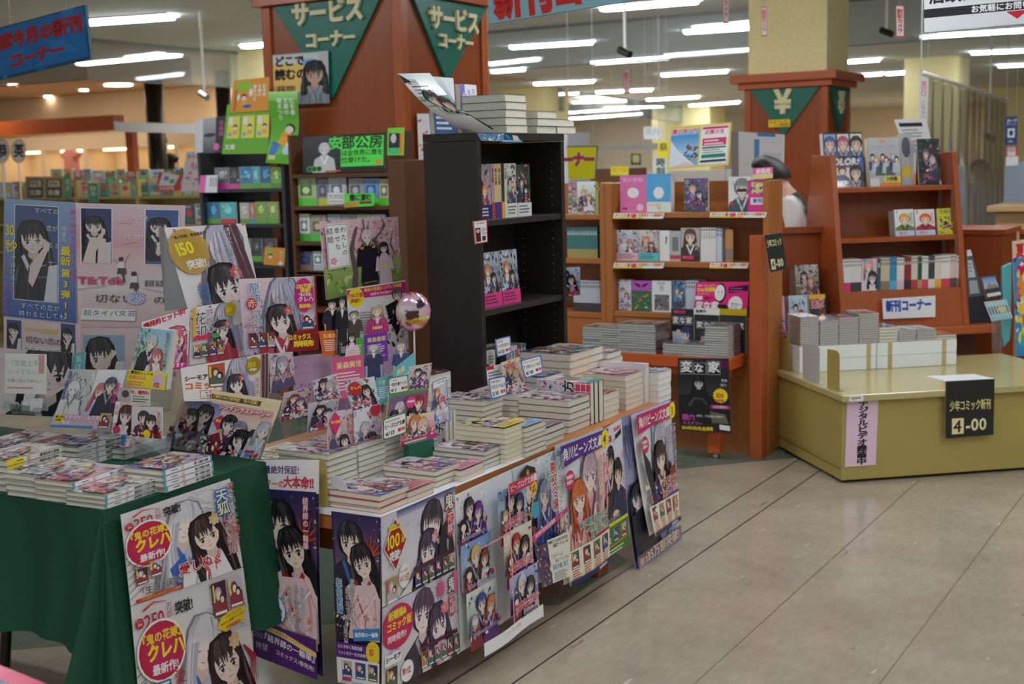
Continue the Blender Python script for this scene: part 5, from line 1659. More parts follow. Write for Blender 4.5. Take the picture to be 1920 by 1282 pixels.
def girl(S, x, y, w, h, seed, closeup=1.0, bg=(120, 140, 180)):
 S.rect(x, y, w, h, bg)
 T = Sheet(w, h, None)
 T.person(w * 0.42, h * 0.36 * closeup, w * 0.62, (34, 32, 38), (244, 226, 218), (44, 42, 56), (230, 228, 234), long=1.0, tilt=-4, seed=seed, eye=(90, 70, 80))
 T.poly([(w * 0.38, h * 0.62), (w * 0.74, h * 0.4), (w * 0.8, h * 0.44), (w * 0.56, h * 0.72), (w * 0.44, h * 0.86), (w * 0.34, h * 0.8)], (240, 216, 206))
 for i in range(4):
  T.stroke([(w * (0.70 + i * 0.03), h * 0.46), (w * (0.70 + i * 0.035), h * 0.34 + i * h * 0.01)], w * 0.045, (242, 220, 210), w * 0.03)
 T.poly([(w * 0.8, h * 0.62), (w, h * 0.6), (w, h), (w * 0.7, h)], (226, 226, 234))
 for P, F, C, kk in T.it:
  S.it.append(([(p[0] + x, p[1] + y) for p in P], F, C, S.k))
  S.k += 1
 return S
GD = 'display posters of the short-story board'
S = Sheet(100, 170, (120, 150, 206))
S.grad(0, 0, 100, 170, (150, 176, 216), (70, 96, 176))
S.rect(15, 7, 62, 137, (236, 238, 244))
girl(S, 16, 8, 60, 135, 501, 1.0, (70, 90, 140))
S.text('すべての', 44, 10, 8.4, (236, 240, 246)).text('恋が', 60, 34, 8.4, (236, 240, 246)).text('終わると', 44, 58, 8.4, (236, 240, 246), sp=1.1).text('して', 52, 84, 9, (236, 240, 246), sp=1.2).text('もるな', 50, 106, 4, (200, 190, 220))
S.text('30', 3, 33, 21, YEL, bold=0.03, sx=0.62).text('秒', 12, 58, 18, YEL, vert=True, bold=0.02)
S.text('で泣ける!', 15, 80, 8, (230, 240, 200), vert=True, sp=1.2)
S.text('忘れられない恋の超短編', 6, 66, 7.4, (206, 120, 190), vert=True, sp=1.25)
S.text('待望の', 85, 34, 7.4, WHT, vert=True).text('最新', 87, 62, 13, YEL, vert=True, bold=0.05, sp=1.1).text('第3弾!!', 87, 94, 12, YEL, vert=True, bold=0.04, sp=1.25)
S.text('超で話題の超タイパ文芸!!', 96.4, 10, 7, (220, 110, 190), vert=True, bold=0.02, sp=1.3)
S.text('すべての恋が', 26, 147, 9, (226, 240, 236), edge=(60, 110, 190), ew=0.05).text('終わるとしても', 24, 158, 9, (226, 240, 236), edge=(60, 110, 190), ew=0.05)
pop(S, Y_(2.90), ((8, 372), (142, 379.5), (143, 606), (4, 592)), 'poster', 'blue poster of a girl covering her eye with a yellow thirty-second slogan', 'poster', GD)
S = Sheet(100, 80, (236, 210, 214))
girl(S, 4, 4, 20, 38, 502, 1.0, (60, 80, 130))
girl(S, 76, 2, 18, 40, 503, 1.0, (60, 80, 130))
S.text('TikTokで超話題', 27, 10, 6.2, (240, 216, 120), bold=0.03).text('切ない恋の', 30, 22, 10, (60, 56, 60), sp=0.95).rect(28, 36, 46, 10, (240, 236, 236)).text('超タイパ文芸', 29, 37, 7.6, INK)
pop(S, Y_(2.905), ((7, 592), (150, 607), (152, 720), (7, 706)), 'poster', 'pink lower poster with two girl portraits under the blue poster', 'poster', GD)
S = Sheet(100, 170, (238, 216, 222))
S.grad(0, 0, 100, 60, (240, 214, 224), (236, 176, 190)).grad(0, 60, 100, 60, (238, 190, 198), (240, 232, 234)).grad(0, 120, 100, 50, (236, 220, 222), (226, 190, 190))
S.rect(4, 6, 31, 77, WHT)
girl(S, 5, 7, 29, 75, 504, 0.9, (44, 60, 110))
S.poly([(6, 82), (14, 46), (20, 46), (19, 82)], (240, 220, 208)).poly([(21, 82), (22, 46), (29, 48), (30, 82)], (240, 220, 208))
S.rect(65, 6, 31, 77, WHT)
girl(S, 66, 7, 29, 75, 505, 0.9, (70, 100, 160))
S.text('泣ける!', 40, 14, 8.6, (250, 244, 246), slant=0.1).stroke([(40, 26), (48, 25), (54, 26)], 1, (240, 200, 120)).text('共感!', 45, 41, 8.6, (250, 244, 246), slant=0.1).stroke([(45, 54), (54, 52), (60, 51)], 1, (240, 200, 120))
for x, y, s_ in ((44, 76, 1), (56, 96, 0.9)):
 S.oval(x, y, 2.6, 3.4, (70, 44, 40)).poly([(x - 3, y + 3), (x + 3, y + 3), (x + 3.4, y + 12), (x - 3, y + 12)], (240, 240, 244)).poly([(x - 3, y + 12), (x + 4, y + 12), (x + 5, y + 20), (x - 4, y + 20)], (86, 60, 64)).stroke([(x - 1, y + 20), (x + 1, y + 30)], 1.6, (236, 206, 190)).stroke([(x + 2, y + 20), (x + 3, y + 32)], 1.6, (60, 56, 60))
S.stroke([(42, 80), (37, 76), (35, 75)], 1.6, (240, 210, 196)).stroke([(46, 80), (49, 72), (51, 67)], 1.6, (240, 210, 196))
S.text('TikTok', 2, 98, 14, (226, 90, 140), bold=0.05).text('で', 33, 100, 7, INK).text('超話題', 66, 104, 10, INK, slant=-0.1)
S.stroke([(0, 118), (30, 113)], 0.8, (214, 120, 150)).stroke([(64, 116), (96, 124)], 0.8, (214, 120, 150))
S.text('切ない', 18, 124, 13, INK, slant=0.05).oval(58, 130, 9, 9, (200, 196, 230)).text('恋', 51, 121, 16, (120, 130, 206), edge=(240, 240, 250), ew=0.04).text('の', 74, 126, 12, INK)
S.poly([(6, 144), (58, 146), (58, 162), (4, 160)], (246, 246, 246)).text('超タイパ文芸', 7, 146, 8.6, INK, rot=0.02)
pop(S, Y_(2.92), ((142, 380.5), (347, 385), (340, 612), (146, 612)), 'poster', 'large pink seaside poster with two girl portraits and a leaping schoolgirl', 'poster', GD)
S = Sheet(100, 50, (232, 206, 208))
girl(S, 5, 8, 42, 40, 506, 1.5, (150, 180, 200))
S.star(84, 20, 18, (246, 226, 80), 12, 0.85).text('恋が叶う', 70, 15, 7, (220, 90, 100), bold=0.03).rect(22, 40, 34, 10, (238, 238, 238)).text('共感の嵐', 25, 41, 8, (210, 110, 130)).text('TikTokで話題', 60, 41, 6, (226, 90, 140))
pop(S, Y_(2.925), ((146, 612), (338, 612), (336, 712), (150, 712)), 'poster', 'pink poster strip with a close-up girl under the seaside poster', 'poster', GD)
S = Sheet(100, 95, (232, 210, 214))
S.grad(0, 0, 100, 95, (226, 200, 208), (240, 226, 226))
S.person(72, 34, 62, (36, 32, 40), (248, 226, 220), (40, 40, 46), (240, 220, 216), long=0.9, seed=507, tilt=2, eye=(60, 40, 44))
S.text('私は', 10, 4, 18, (110, 190, 196)).text('恋の処方箋', 8, 74, 13, (150, 200, 206), edge=WHT, ew=0.05)
pop(S, Y_(2.62), ((-6, 652), (136, 661), (128, 782), (-6, 776)), 'display_poster', 'pink panel of a large-eyed girl behind the cream message card', 'display panel')
S = Sheet(100, 96, (240, 238, 232))
S.text('『恋愛上手く', 8, 15, 15, (130, 180, 176)).text('いってない人', 9, 37, 14, (170, 180, 170)).text('全員に読んで欲しい』', 7, 60, 9, (110, 110, 110)).lines(6, 80, 80, 1, 5, (210, 130, 130)).rect(82, 2, 13, 44, (214, 160, 160))
pop(S, Y_(2.5), ((9, 662), (87, 664), (87, 739), (9, 737)), 'message_card', 'cream card with a pale green quotation before the large-eyed girl', 'card')
S = Sheet(40, 70, (110, 190, 200))
S.text('私は', 20, 6, 20, WHT, vert=True)
pop(S, Y_(2.63), ((139, 662), (161, 660), (156, 712), (131, 712)), 'message_card', 'narrow teal card beside the large-eyed girl', 'card')
S = Sheet(110, 100, (244, 244, 246))
S.rect(0, 0, 56, 100, (206, 206, 206))
r = random.Random(8)
for i in range(60):
 x, y = r.uniform(2, 50), r.uniform(4, 84)
 S.stroke([(x, y), (x + r.uniform(-8, 8), y + 9), (x + r.uniform(-8, 8), y + 20)], 1.8, r.choice(((250, 250, 250), (110, 110, 112), (250, 250, 250), (60, 60, 62))), 0.3)
S.person(20, 34, 20, (244, 244, 246), (250, 250, 250), (230, 230, 232), (120, 120, 120), long=0.4, seed=510, eye=(90, 90, 90))
S.text('見知らぬ旦那様', 5, 2, 7, (60, 110, 190), vert=True, bold=0.02)
S.person(74, 38, 21, (226, 130, 130), (250, 230, 220), (214, 190, 226), long=1.2, tilt=8, seed=511)
S.person(90, 26, 20, (70, 74, 100), (248, 226, 214), (44, 48, 66), long=0, tilt=-6, seed=512)
S.text('政略結婚', 104, 20, 9, (214, 60, 140), vert=True, bold=0.02)
S.rect(0, 78, 110, 22, (200, 190, 226)).text('拝啓見知らぬ旦那様', 20, 77, 8.6, (246, 236, 240), bold=0.03, edge=(206, 90, 120), ew=0.06).text('離婚していただきます', 19, 86, 8.2, (246, 236, 240), bold=0.03, edge=(206, 90, 120), ew=0.06)
S.oval(12, 84, 9, 8.4, YEL).text('電子版も', 5, 79, 4.4, INK, bold=0.03).text('好評!', 6, 84, 5, INK, bold=0.03).rect(0, 95.5, 80, 4.5, (60, 140, 206)).mini(88, 72, 20, 27, 15, (190, 160, 110))
pop(S, Y_(2.47), ((131, 692), (237.5, 694), (208, 804), (97, 800)), 'display_poster', 'white panel pairing an ink drawing with a coloured couple, on a clear stand', 'display panel')
S = Sheet(70, 100, (196, 224, 236))
S.grad(0, 0, 70, 72, (150, 200, 226), (214, 226, 206))
S.petals(0, 0, 34, 60, 40, 6, [(110, 160, 70), (80, 130, 60), (170, 200, 110)], 20)
S.person(30, 24, 20, (206, 204, 206), (250, 230, 218), (40, 42, 54), (230, 230, 236), long=0, tilt=10, seed=520)
S.person(46, 46, 18, (214, 110, 110), (250, 230, 220), (240, 230, 226), long=0.9, tilt=-6, seed=521)
S.text('拝啓見知らぬ旦那様、', 62, 3, 6.6, (60, 60, 80), vert=True, bold=0.02, edge=WHT, ew=0.05).text('離婚していただきます', 6, 12, 6, WHT, vert=True, edge=(90, 120, 150), ew=0.05)
S.rect(0, 72, 70, 28, (248, 222, 40)).text('爆発的ヒット中', 4, 73, 6, INK, bold=0.03).text('初恋の人は', 4, 81, 6, (236, 60, 120), bold=0.03).lines(4, 91, 34, 2, 2.6, (230, 90, 140)).oval(56, 86, 10, 12, (220, 190, 226)).text('1位', 48, 88, 9, RED, bold=0.04)
pop(S, Y_(2.5), ((264.5, 613.5), (325, 620), (311, 731), (237, 722)), 'paperback_book', 'book with a yellow obi standing upright on a clear stand', 'book', thick=0.018, back=(236, 232, 220))
S = Sheet(56, 34, (226, 222, 206))
S.rect(0, 0, 20, 34, (200, 180, 180)).oval(10, 12, 7, 8, (80, 70, 80)).text('今、爆売れ', 20, 3, 8.6, RED, bold=0.05, sx=0.8).lines(24, 15, 30, 3, 3, (90, 90, 90))
pop(S, Y_(2.47), ((226, 727), (281, 730), (281, 761), (224, 757)), 'message_card', 'beige card with a red slogan under the yellow-banded book', 'card')
S = Sheet(50, 60, (230, 200, 200))
S.person(26, 26, 28, (96, 40, 44), (250, 232, 222), (230, 220, 230), long=1.2, seed=530).rect(0, 0, 10, 40, WHT).text('花嫁', 5, 6, 10, (206, 50, 70), vert=True).oval(12, 52, 9, 7, (220, 50, 110))
pop(S, Y_(2.43), ((218, 752), (262, 757), (247, 817), (209, 811)), 'display_card', 'card of a dark red-haired girl, left of the two small cards', 'card')
S = Sheet(60, 60, (226, 216, 216))
S.person(24, 22, 20, (60, 50, 60), (248, 226, 214), (70, 60, 70), long=0.2, seed=531).person(38, 30, 20, (60, 34, 36), (250, 230, 220), (206, 50, 44), (120, 30, 40), long=1.0, seed=532)
S.petals(0, 40, 60, 20, 30, 4, [(206, 50, 50), (240, 220, 210), (150, 40, 50)], 3).oval(32, 52, 7, 8, YEL).text('鬼花嫁', 54, 6, 9, (206, 60, 60), vert=True, edge=WHT, ew=0.06)
pop(S, Y_(2.42), ((247, 762), (304.5, 763.5), (305, 823), (246, 817)), 'display_card', 'card of a girl in red kimono, right of the two small cards', 'card')
GR = 'dragon bride display panels'
def ryu(S, x, y, k, badge=True, words=True):
 S.person(x + 52 * k, y + 30 * k, 46 * k, (196, 192, 214), (246, 234, 232), (180, 170, 206), (226, 216, 232), long=1.5, tilt=12, closed=False, seed=540, eye=(110, 100, 140))
 r = random.Random(6)
 for i in range(26):
  S.stroke([(x + (40 + i) * k, y + 8 * k), (x + (36 + i * 1.6) * k, y + 36 * k), (x + (40 + i * 1.9) * k, y + 78 * k)], 1.8 * k, r.choice(((226, 224, 238), (170, 166, 196), (206, 204, 226), (150, 146, 180))), 0.4 * k)
 S.person(x + 44 * k, y + 78 * k, 42 * k, (62, 52, 58), (250, 236, 232), (190, 60, 80), (240, 230, 236), long=1.1, tilt=-8, seed=541, eye=(90, 70, 90), flower=(190, 60, 80))
 return S
S = Sheet(100, 150, (244, 238, 240))
S.petals(0, 0, 100, 150, 40, 4, [(236, 200, 206), (250, 246, 248), (206, 120, 140)], 2)
ryu(S, 16, 0, 0.95)
S.glow(20, 28, 24, 26, (190, 150, 50), (206, 168, 90)).text('『鬼の花嫁』著者最新作', 2, 10, 4, INK, bold=0.02, rot=-0.1).text('150', 1, 16, 19, (250, 240, 60), bold=0.03, rot=-0.14, sx=0.92).text('万部', 38, 14, 5, YEL).text('突破!', 12, 38, 11, WHT, bold=0.03, rot=-0.12)
S.poly([(70, 0), (77, 0), (92, 76), (84, 76)], (110, 70, 80)).poly([(79, 0), (86, 0), (99, 76), (94, 76)], (110, 70, 80))
S.text('虐げられた少女の運命を変える', 74, 3, 5, WHT, vert=True).text('龍神', 25, 66, 17, (80, 130, 190), vert=True).text('と許嫁の', 30, 100, 9, (90, 90, 130), vert=True)
S.oval(14, 100, 9, 10, (206, 50, 40)).text('赤', 6, 92, 16, WHT)
pop(S, X_(-2.85), ((308, 427), (459.5, 418.5), (508, 655), (378, 668)), 'display_poster', 'tall panel of a pale-haired youth with a gold hundred-fifty badge', 'display panel', GR, rod=0.25)
q = [on_x(308.5, 427, -2.852), on_x(352, 577, -2.852)]
S = Sheet(30, 100, (170, 170, 172))
S.petals(0, 0, 30, 100, 20, 8, [(160, 160, 162), (180, 180, 182), (150, 150, 154)], 4)
hang(S, 'panel_prop', [on_y(297, 427, 2.80), q[0], q[1], on_y(309, 583, 2.80)], 'grey folded prop at the back of the tall pale-haired panel', 'panel prop', thick=0.002)
S = Sheet(80, 100, (236, 222, 228))
S.text('爆発的ヒット中!', 2, 4, 12, (206, 40, 70), bold=0.06, sx=0.8, rot=-0.12)
S.person(56, 50, 34, (214, 100, 120), (250, 232, 226), (200, 120, 180), long=1.3, seed=550, tilt=6).petals(0, 30, 80, 60, 30, 7, [(240, 190, 210), (206, 140, 190), (250, 246, 246)], 8).person(26, 60, 30, (90, 96, 130), (248, 228, 218), (70, 74, 110), long=0, seed=551)
S.rect(10, 88, 66, 10, (226, 60, 140)).text('いただきます', 24, 88, 8, WHT, bold=0.02)
pop(S, X_(-2.73), ((266, 604), (356, 578), (352, 692), (266, 694)), 'display_poster', 'pink panel with a crimson bursting-hit slogan left of the dragon panel', 'display panel', GR)
S = Sheet(100, 110, (240, 232, 236))
S.petals(0, 0, 100, 110, 60, 5, [(236, 170, 180), (200, 60, 80), (250, 246, 248), (206, 196, 220), (140, 120, 160)], 12)
ryu(S, 30, 4, 0.62)
S.text('花印', 16, 10, 26, (60, 56, 70), vert=True, edge=WHT, ew=0.04).text('許嫁の', 34, 6, 16, (110, 90, 120), vert=True, edge=WHT, ew=0.04).rect(2, 0, 6, 60, (230, 180, 60)).oval(74, 14, 11, 14, (206, 170, 30)).text('150', 64.5, 9, 9.6, YEL, bold=0.02, sx=0.9)
S.rect(4, 56, 30, 8, (230, 50, 100)).oval(44, 60, 8, 5, (90, 160, 90)).text('シーモアコミック', 40, 44, 7, INK, bold=0.03, edge=WHT, ew=0.06)
for i in range(4):
 S.mini(4 + i * 14, 72, 12, 26, 560 + i)
pop(S, X_(-2.74), ((357, 577), (453, 562), (459, 668), (356, 684)), 'display_poster', 'smaller dragon panel with four little covers and a gold badge', 'display panel', GR)
S = Sheet(110, 110, (236, 214, 222))
S.grad(0, 0, 110, 110, (240, 214, 222), (206, 196, 226))
S.petals(0, 0, 110, 110, 60, 5, [(250, 246, 248), (190, 40, 80), (220, 150, 170), (180, 176, 210)], 14)
ryu(S, 18, 2, 0.8)
S.text('龍神', 18, 5, 16, (70, 120, 190), vert=True, edge=WHT, ew=0.04).text('許嫁の', 20, 44, 13, (110, 100, 140), vert=True, edge=WHT, ew=0.04).oval(13, 36, 7, 8.4, (206, 50, 40)).text('赤', 6.4, 29, 13, WHT).text('い花印。', 10, 50, 11, (190, 60, 80), vert=True, edge=WHT, ew=0.04)
S.oval(91, 27, 14.5, 25, (214, 40, 140), 24).text('250万部', 79, 10, 8, YEL, bold=0.04, sx=0.84).text('突破!', 85, 17, 7, YEL, bold=0.04).text('「鬼の花嫁」', 80, 24, 5, WHT, bold=0.02, sx=0.85).text('クレハ', 81, 29, 8, WHT, bold=0.04).text('最新巻!', 82, 40, 6.4, YEL, bold=0.04, sx=0.9)
for i in range(3):
 S.mini(5 + i * 13, 78, 11, 22, 570 + i)
S.poly([(62, 110), (72, 80), (110, 72), (110, 110)], (150, 30, 40)).text('コミックス', 62, 84, 9, YEL, bold=0.05, edge=(160, 40, 40), ew=0.06, sx=0.8).text('同時発売!', 70, 94, 9.6, YEL, bold=0.05, edge=(160, 40, 40), ew=0.06, sx=0.78)
S.mini(84, 54, 20, 24, 575, (220, 206, 214)).rect(107, 0, 3, 110, (140, 30, 44))
pop(S, X_(-2.70), ((447.6, 523), (589, 517.5), (595, 655), (460, 667)), 'display_poster', 'dragon panel with a magenta oval and a dark red corner', 'display panel', GR)
S = Sheet(160, 84, (244, 238, 236))
S.text('シーモアにて', 4, 22, 13, INK, bold=0.05, sx=0.8).text('コミック', 3, 38, 19, (230, 120, 60), bold=0.06, edge=WHT, ew=0.05, sx=0.86).text('配信中!', 30, 60, 17, WHT, bold=0.05, edge=(206, 60, 40), ew=0.07)
S.mini(46, 4, 30, 50, 580, (200, 90, 60))
S.petals(76, 0, 84, 84, 30, 6, [(236, 200, 210), (190, 186, 210), (250, 246, 246)], 16)
ryu(S, 66, 0, 0.66)
S.glow(128, 18, 14, 16, (150, 124, 20), (180, 150, 40)).text('150', 116, 9, 13, YEL, bold=0.02, sx=0.9).text('突破!', 120, 22, 6, WHT, bold=0.03).rect(144, 0, 5, 84, (110, 60, 60)).rect(151, 0, 5, 84, (110, 60, 60)).text('赤許嫁', 134, 40, 11, (206, 60, 70), vert=True, edge=WHT, ew=0.04)
pop(S, X_(-2.62), ((339, 690), (504, 661), (503, 752), (345, 752)), 'display_poster', 'white and orange comic-streaming panel below the dragon panels', 'display panel', GR)
S = Sheet(50, 70, (220, 200, 206))
S.petals(0, 0, 50, 70, 40, 6, [(200, 60, 60), (240, 230, 230), (130, 110, 150), (180, 170, 200)], 18)
S.person(26, 24, 22, (170, 166, 190), (248, 230, 224), (90, 80, 120), long=1, seed=581, lod=1).text('コミックス発売!', 3, 42, 7.4, RED, bold=0.04, edge=WHT, ew=0.06, sx=0.8)
pop(S, X_(-2.66), ((505, 663), (549, 659), (553, 722), (507, 738)), 'display_card', 'reddish comic card right of the comic-streaming panel', 'card')
S = Sheet(160, 130, (244, 226, 184))
S.rect(4, 18, 152, 112, (240, 208, 206))
S.grad(80, 20, 76, 30, (240, 170, 170), (246, 226, 214))
S.rect(30, 6, 100, 8, (90, 60, 50)).text('シリーズ累計250万部突破!「鬼の花嫁」クレハ', 32, 6, 6.6, (240, 210, 110), bold=0.03, sx=0.82).oval(16, 10, 12, 9, WHT).text('大ヒット', 7, 6, 5, INK, bold=0.02)
S.grad(6, 22, 66, 50, (110, 130, 190), (226, 220, 230))
S.person(46, 46, 26, (52, 40, 46), (248, 230, 222), (230, 224, 232), (120, 110, 150), long=1.4, seed=590, tilt=6).person(26, 54, 22, (60, 40, 44), (248, 230, 222), (206, 60, 60), long=0.6, seed=591)
S.text('鬼の花嫁', 12, 24, 10, (206, 60, 70), vert=True, bold=0.02, edge=WHT, ew=0.06).poly([(64, 50), (76, 38), (88, 50), (76, 64)], (226, 40, 120)).text('漫画版', 68, 46, 5.6, YEL, bold=0.03)
S.text('シンデレラストーリー', 66, 19, 10, (250, 244, 244), bold=0.04, edge=(214, 90, 90), ew=0.07, sx=0.86)
for x, y, s_, h, c, c2, L in ((92, 52, 24, (46, 34, 40), (150, 50, 60), (230, 220, 210), 0.2), (112, 56, 20, (150, 140, 160), (70, 60, 80), None, 0), (120, 74, 26, (40, 30, 36), (214, 60, 66), (246, 230, 220), 1.0), (142, 68, 24, (44, 36, 46), (236, 232, 240), (100, 140, 200), 1.2), (152, 50, 20, (206, 204, 214), (200, 200, 216), None, 0.8)):
 S.person(x, y, s_, h, (250, 232, 224), c, c2, long=L, seed=int(x), tilt=(x % 7) - 3)
S.petals(70, 84, 90, 34, 60, 6, [(206, 50, 56), (240, 220, 210), (90, 60, 90), (250, 240, 236), (120, 150, 200)], 22)
S.grad(0, 74, 72, 44, (110, 100, 106), (160, 150, 156)).petals(0, 74, 74, 44, 60, 7, [(90, 84, 90), (200, 196, 200), (120, 50, 60), (70, 60, 90), (230, 226, 226)], 24)
S.poly([(96, 116), (160, 112), (160, 130), (94, 130)], WHT)
for i in range(4):
 S.mini(100 + i * 15, 115, 11, 13, 600 + i)
pop(S, Y_(2.66), ((350, 724), (528, 751), (474, 902), (307, 849)), 'display_poster', 'wide tilted bride-story poster with a cream band, between the two tables', 'poster')
S = Sheet(116, 100, (236, 196, 206))
S.petals(0, 0, 116, 60, 160, 4, [(246, 226, 230), (236, 180, 196), (250, 240, 242), (220, 150, 170), (150, 120, 130)], 26)
S.grad(0, 58, 116, 42, (170, 190, 110), (120, 150, 70)).petals(0, 56, 116, 44, 40, 7, [(150, 180, 90), (200, 210, 150), (110, 140, 60)], 27)
for pts, w in (([(40, 100), (44, 70), (40, 40), (50, 10)], 10), ([(44, 66), (54, 50), (62, 30), (60, 0)], 5), ([(84, 56), (76, 30), (92, 12), (88, 0)], 4), ([(76, 34), (66, 20), (68, 4)], 3), ([(110, 60), (100, 40), (104, 20)], 3)):
 S.stroke(pts, w, (110, 92, 96), w * 0.3)
S.person(64, 26, 15, (226, 214, 216), (250, 234, 226), (36, 34, 44), (190, 150, 60), long=0, seed=610)
S.poly([(56, 38), (72, 38), (78, 86), (74, 100), (56, 100), (51, 86)], (38, 36, 48)).rect(54, 88, 21, 1.4, (170, 130, 60)).oval(55, 40, 3, 2, (190, 150, 60)).oval(73, 40, 3, 2, (190, 150, 60))
S.person(88, 44, 12, (60, 44, 70), (250, 234, 228), (236, 210, 226), long=0.6, seed=611).poly([(81, 54), (95, 54), (99, 96), (78, 96)], (236, 210, 224)).rect(82, 66, 12, 6, (240, 226, 140))
S.rect(4, 4, 32, 58, (246, 246, 246)).frame_(5, 5, 30, 56, 0.8, (150, 150, 150)).text('わたしの', 29, 8, 8.4, INK, vert=True, sp=1.2).text('幸せな', 20, 9, 8.4, INK, vert=True, sp=1.25).text('結婚', 10, 9, 9, INK, vert=True, sp=1.2)
for k in range(5):
 S.oval(12 + 3 * math.cos(k * 1.257), 52 + 3 * math.sin(k * 1.257), 2.4, 1.8, (236, 150, 170), 8, k * 1.257)
S.text('今日もあなたの妻でよかった', 108, 6, 6, (226, 70, 120), vert=True, bold=0.02, edge=WHT, ew=0.05)
pop(S, X_(-2.90), ((599, 415), (746, 406), (752, 530), (612, 562)), 'display_poster', 'cherry-blossom panel of a uniformed man and a bride under a white title', 'display panel')
S = Sheet(100, 100, (240, 238, 242))
S.rect(0, 2, 100, 16, (224, 40, 140)).text('奇跡の和風シンデレラ物語', 28, 3, 6, YEL, bold=0.03, sx=0.9).text('結婚までの道のり', 38, 11, 5, WHT, bold=0.02)
S.oval(14, 16, 13, 16, YEL, 22).text('700万部', 3, 8, 8, (190, 40, 90), bold=0.03, sx=0.8).text('突破!!', 5, 17, 7.4, (190, 40, 90), bold=0.03, sx=0.85)
S.person(84, 20, 16, (110, 90, 100), (248, 230, 222), (40, 36, 46), long=0, seed=620).poly([(62, 34), (84, 26), (92, 60), (80, 80), (70, 60)], (34, 32, 40)).mini(46, 30, 12, 18, 621, (220, 220, 226)).lines(6, 40, 36, 9, 2.4, (170, 150, 160), seed=6)
S.petals(60, 40, 40, 60, 40, 5, [(206, 190, 210), (60, 56, 70), (236, 226, 230), (170, 60, 70)], 29)
S.text('めおと', 90, 50, 10, INK, vert=True)
pop(S, X_(-2.84), ((650, 542), (760, 525), (766, 655), (656, 655)), 'display_poster', 'white panel with a magenta band and a yellow seven-million badge', 'display panel')
S = Sheet(130, 100, (214, 180, 220))
S.grad(0, 0, 130, 100, (226, 190, 220), (190, 160, 214)).text('わたしの幸せな結婚', 6, 46, 9, (120, 90, 150)).petals(0, 0, 130, 100, 30, 4, [(240, 220, 240), (200, 150, 210)], 30)
pop(S, X_(-2.80), ((550, 668), (742, 650), (744, 772), (552, 778)), 'display_poster', 'lilac backing sheet behind the character cards', 'display panel')
def char_card(pl, card, fig, col, name_, label, hair, cloth, long_=0.0, dy=0.0, skirt=False, word=None):
 C = [Vector(p) for p in pl(*card)]
 root = None
 S = Sheet(60, 70, col)
 S.text(name_, 8, 8, 12, (246, 226, 150), bold=0.02).lines(8, 26, 44, 6, 3.2, (246, 240, 240), seed=len(name_))
 root = hang(S, 'character_card', C, label, 'card', 'character name cards', m=GLOSSY, thick=0.001)
 prop(root, C, max(0.02, C[3].z - 0.585))
 F = Sheet(100, 250, None)
 sil = [(50, 0), (66, 4), (74, 20), (70, 44), (92, 70), (98, 120), (88, 160), (90, 250), (10, 250), (12, 160), (2, 120), (8, 70), (30, 44), (26, 20), (34, 4)]
 mixc = tuple(c * 0.5 + 120 for c in col)
 F.poly(sil, mixc)
 F.person(50, 28, 44, hair, (248, 230, 220), cloth, None, long=long_, seed=len(label), lod=1)
 F.poly([(22, 66), (78, 66), (92, 120), (82, 150), (84, 250), (16, 250), (18, 150), (8, 120)], cloth)
 F.poly([(40, 60), (60, 60), (50, 104)], (240, 236, 236) if not skirt else (246, 220, 230))
 if skirt:
  F.rect(30, 104, 40, 16, (236, 220, 140))
 for k in range(5):
  F.stroke([(24 + k * 13, 90), (22 + k * 14, 160), (20 + k * 15, 248)], 3, tuple(max(0, c * 0.75) for c in cloth), 1)
 G = [Vector(p) for p in pl(*fig)]
 me = Mesh()
 N = (G[1] - G[0]).cross(G[0] - G[3]).normalized()
 G = [g - N * 0.004 for g in G]
 F.emit(me, *G)
 o = me.build('cutout_figure', GLOSSY, None)
 wm = o.matrix_world.copy()
 o.parent = root
 o.location = -Vector(root['_o'])
 return root
char_card(X_(-2.70), ((597.5, 621), (641, 618), (645, 665), (606, 668)), ((606, 563), (642, 561), (645, 640), (606, 642)), (236, 110, 40), '五道佳斗', 'orange name card with a dark-haired man, arms behind his head', (40, 36, 40), (44, 44, 60))
char_card(X_(-2.69), ((636, 640), (652, 639), (654, 666), (637, 668)), ((630, 556), (656, 554), (656, 662), (630, 664)), (36, 34, 40), '男', 'tall black-suited figure card between the orange and green cards', (44, 40, 42), (34, 34, 42))
char_card(X_(-2.71), ((646, 636), (682, 632), (684, 668), (647, 672)), ((648, 585), (682, 580), (683, 650), (648, 654)), (96, 176, 80), '大木', 'green name card with two suited men', (110, 100, 96), (86, 76, 72))
char_card(X_(-2.71), ((682, 628), (726, 622), (728, 676), (684, 684)), ((686, 578), (730, 572), (732, 660), (688, 664)), (126, 56, 170), '斎森香耶', 'purple name card with a fair-haired girl in a magenta kimono', (206, 170, 140), (190, 60, 130), 1.0, skirt=True)
char_card(X_(-2.60), ((621, 672), (681, 664), (684, 742), (628, 750)), ((648, 626), (673, 624), (680, 704), (650, 710)), (226, 90, 140), '斎森美世', 'pink name card with a dark-haired girl in a pale kimono', (40, 34, 44), (240, 206, 220), 1.4, skirt=True)
char_card(X_(-2.62), ((706, 708), (737, 704), (738, 752), (706, 758)), ((684, 648), (719, 644), (722, 712), (684, 716)), (96, 190, 200), '久堂', 'teal name card with a pale-haired man in a blue cloak, left one', (206, 206, 214), (60, 66, 100), 0.6)
char_card(X_(-2.60), ((738, 692), (777, 660), (779, 742), (738, 750)), ((736, 646), (770, 642), (772, 712), (736, 716)), (110, 196, 206), '清霞', 'teal name card with a pale-haired man in a blue cloak, right one', (200, 200, 210), (70, 84, 130), 0.6)
bp_ = on_x(775, 584, -2.66)
bt = on_x(778, 690, -2.66)
root = empty('foil_balloon', bt, 'round foil balloon printed with a couple, on a white stick', 'balloon')
me = Mesh()
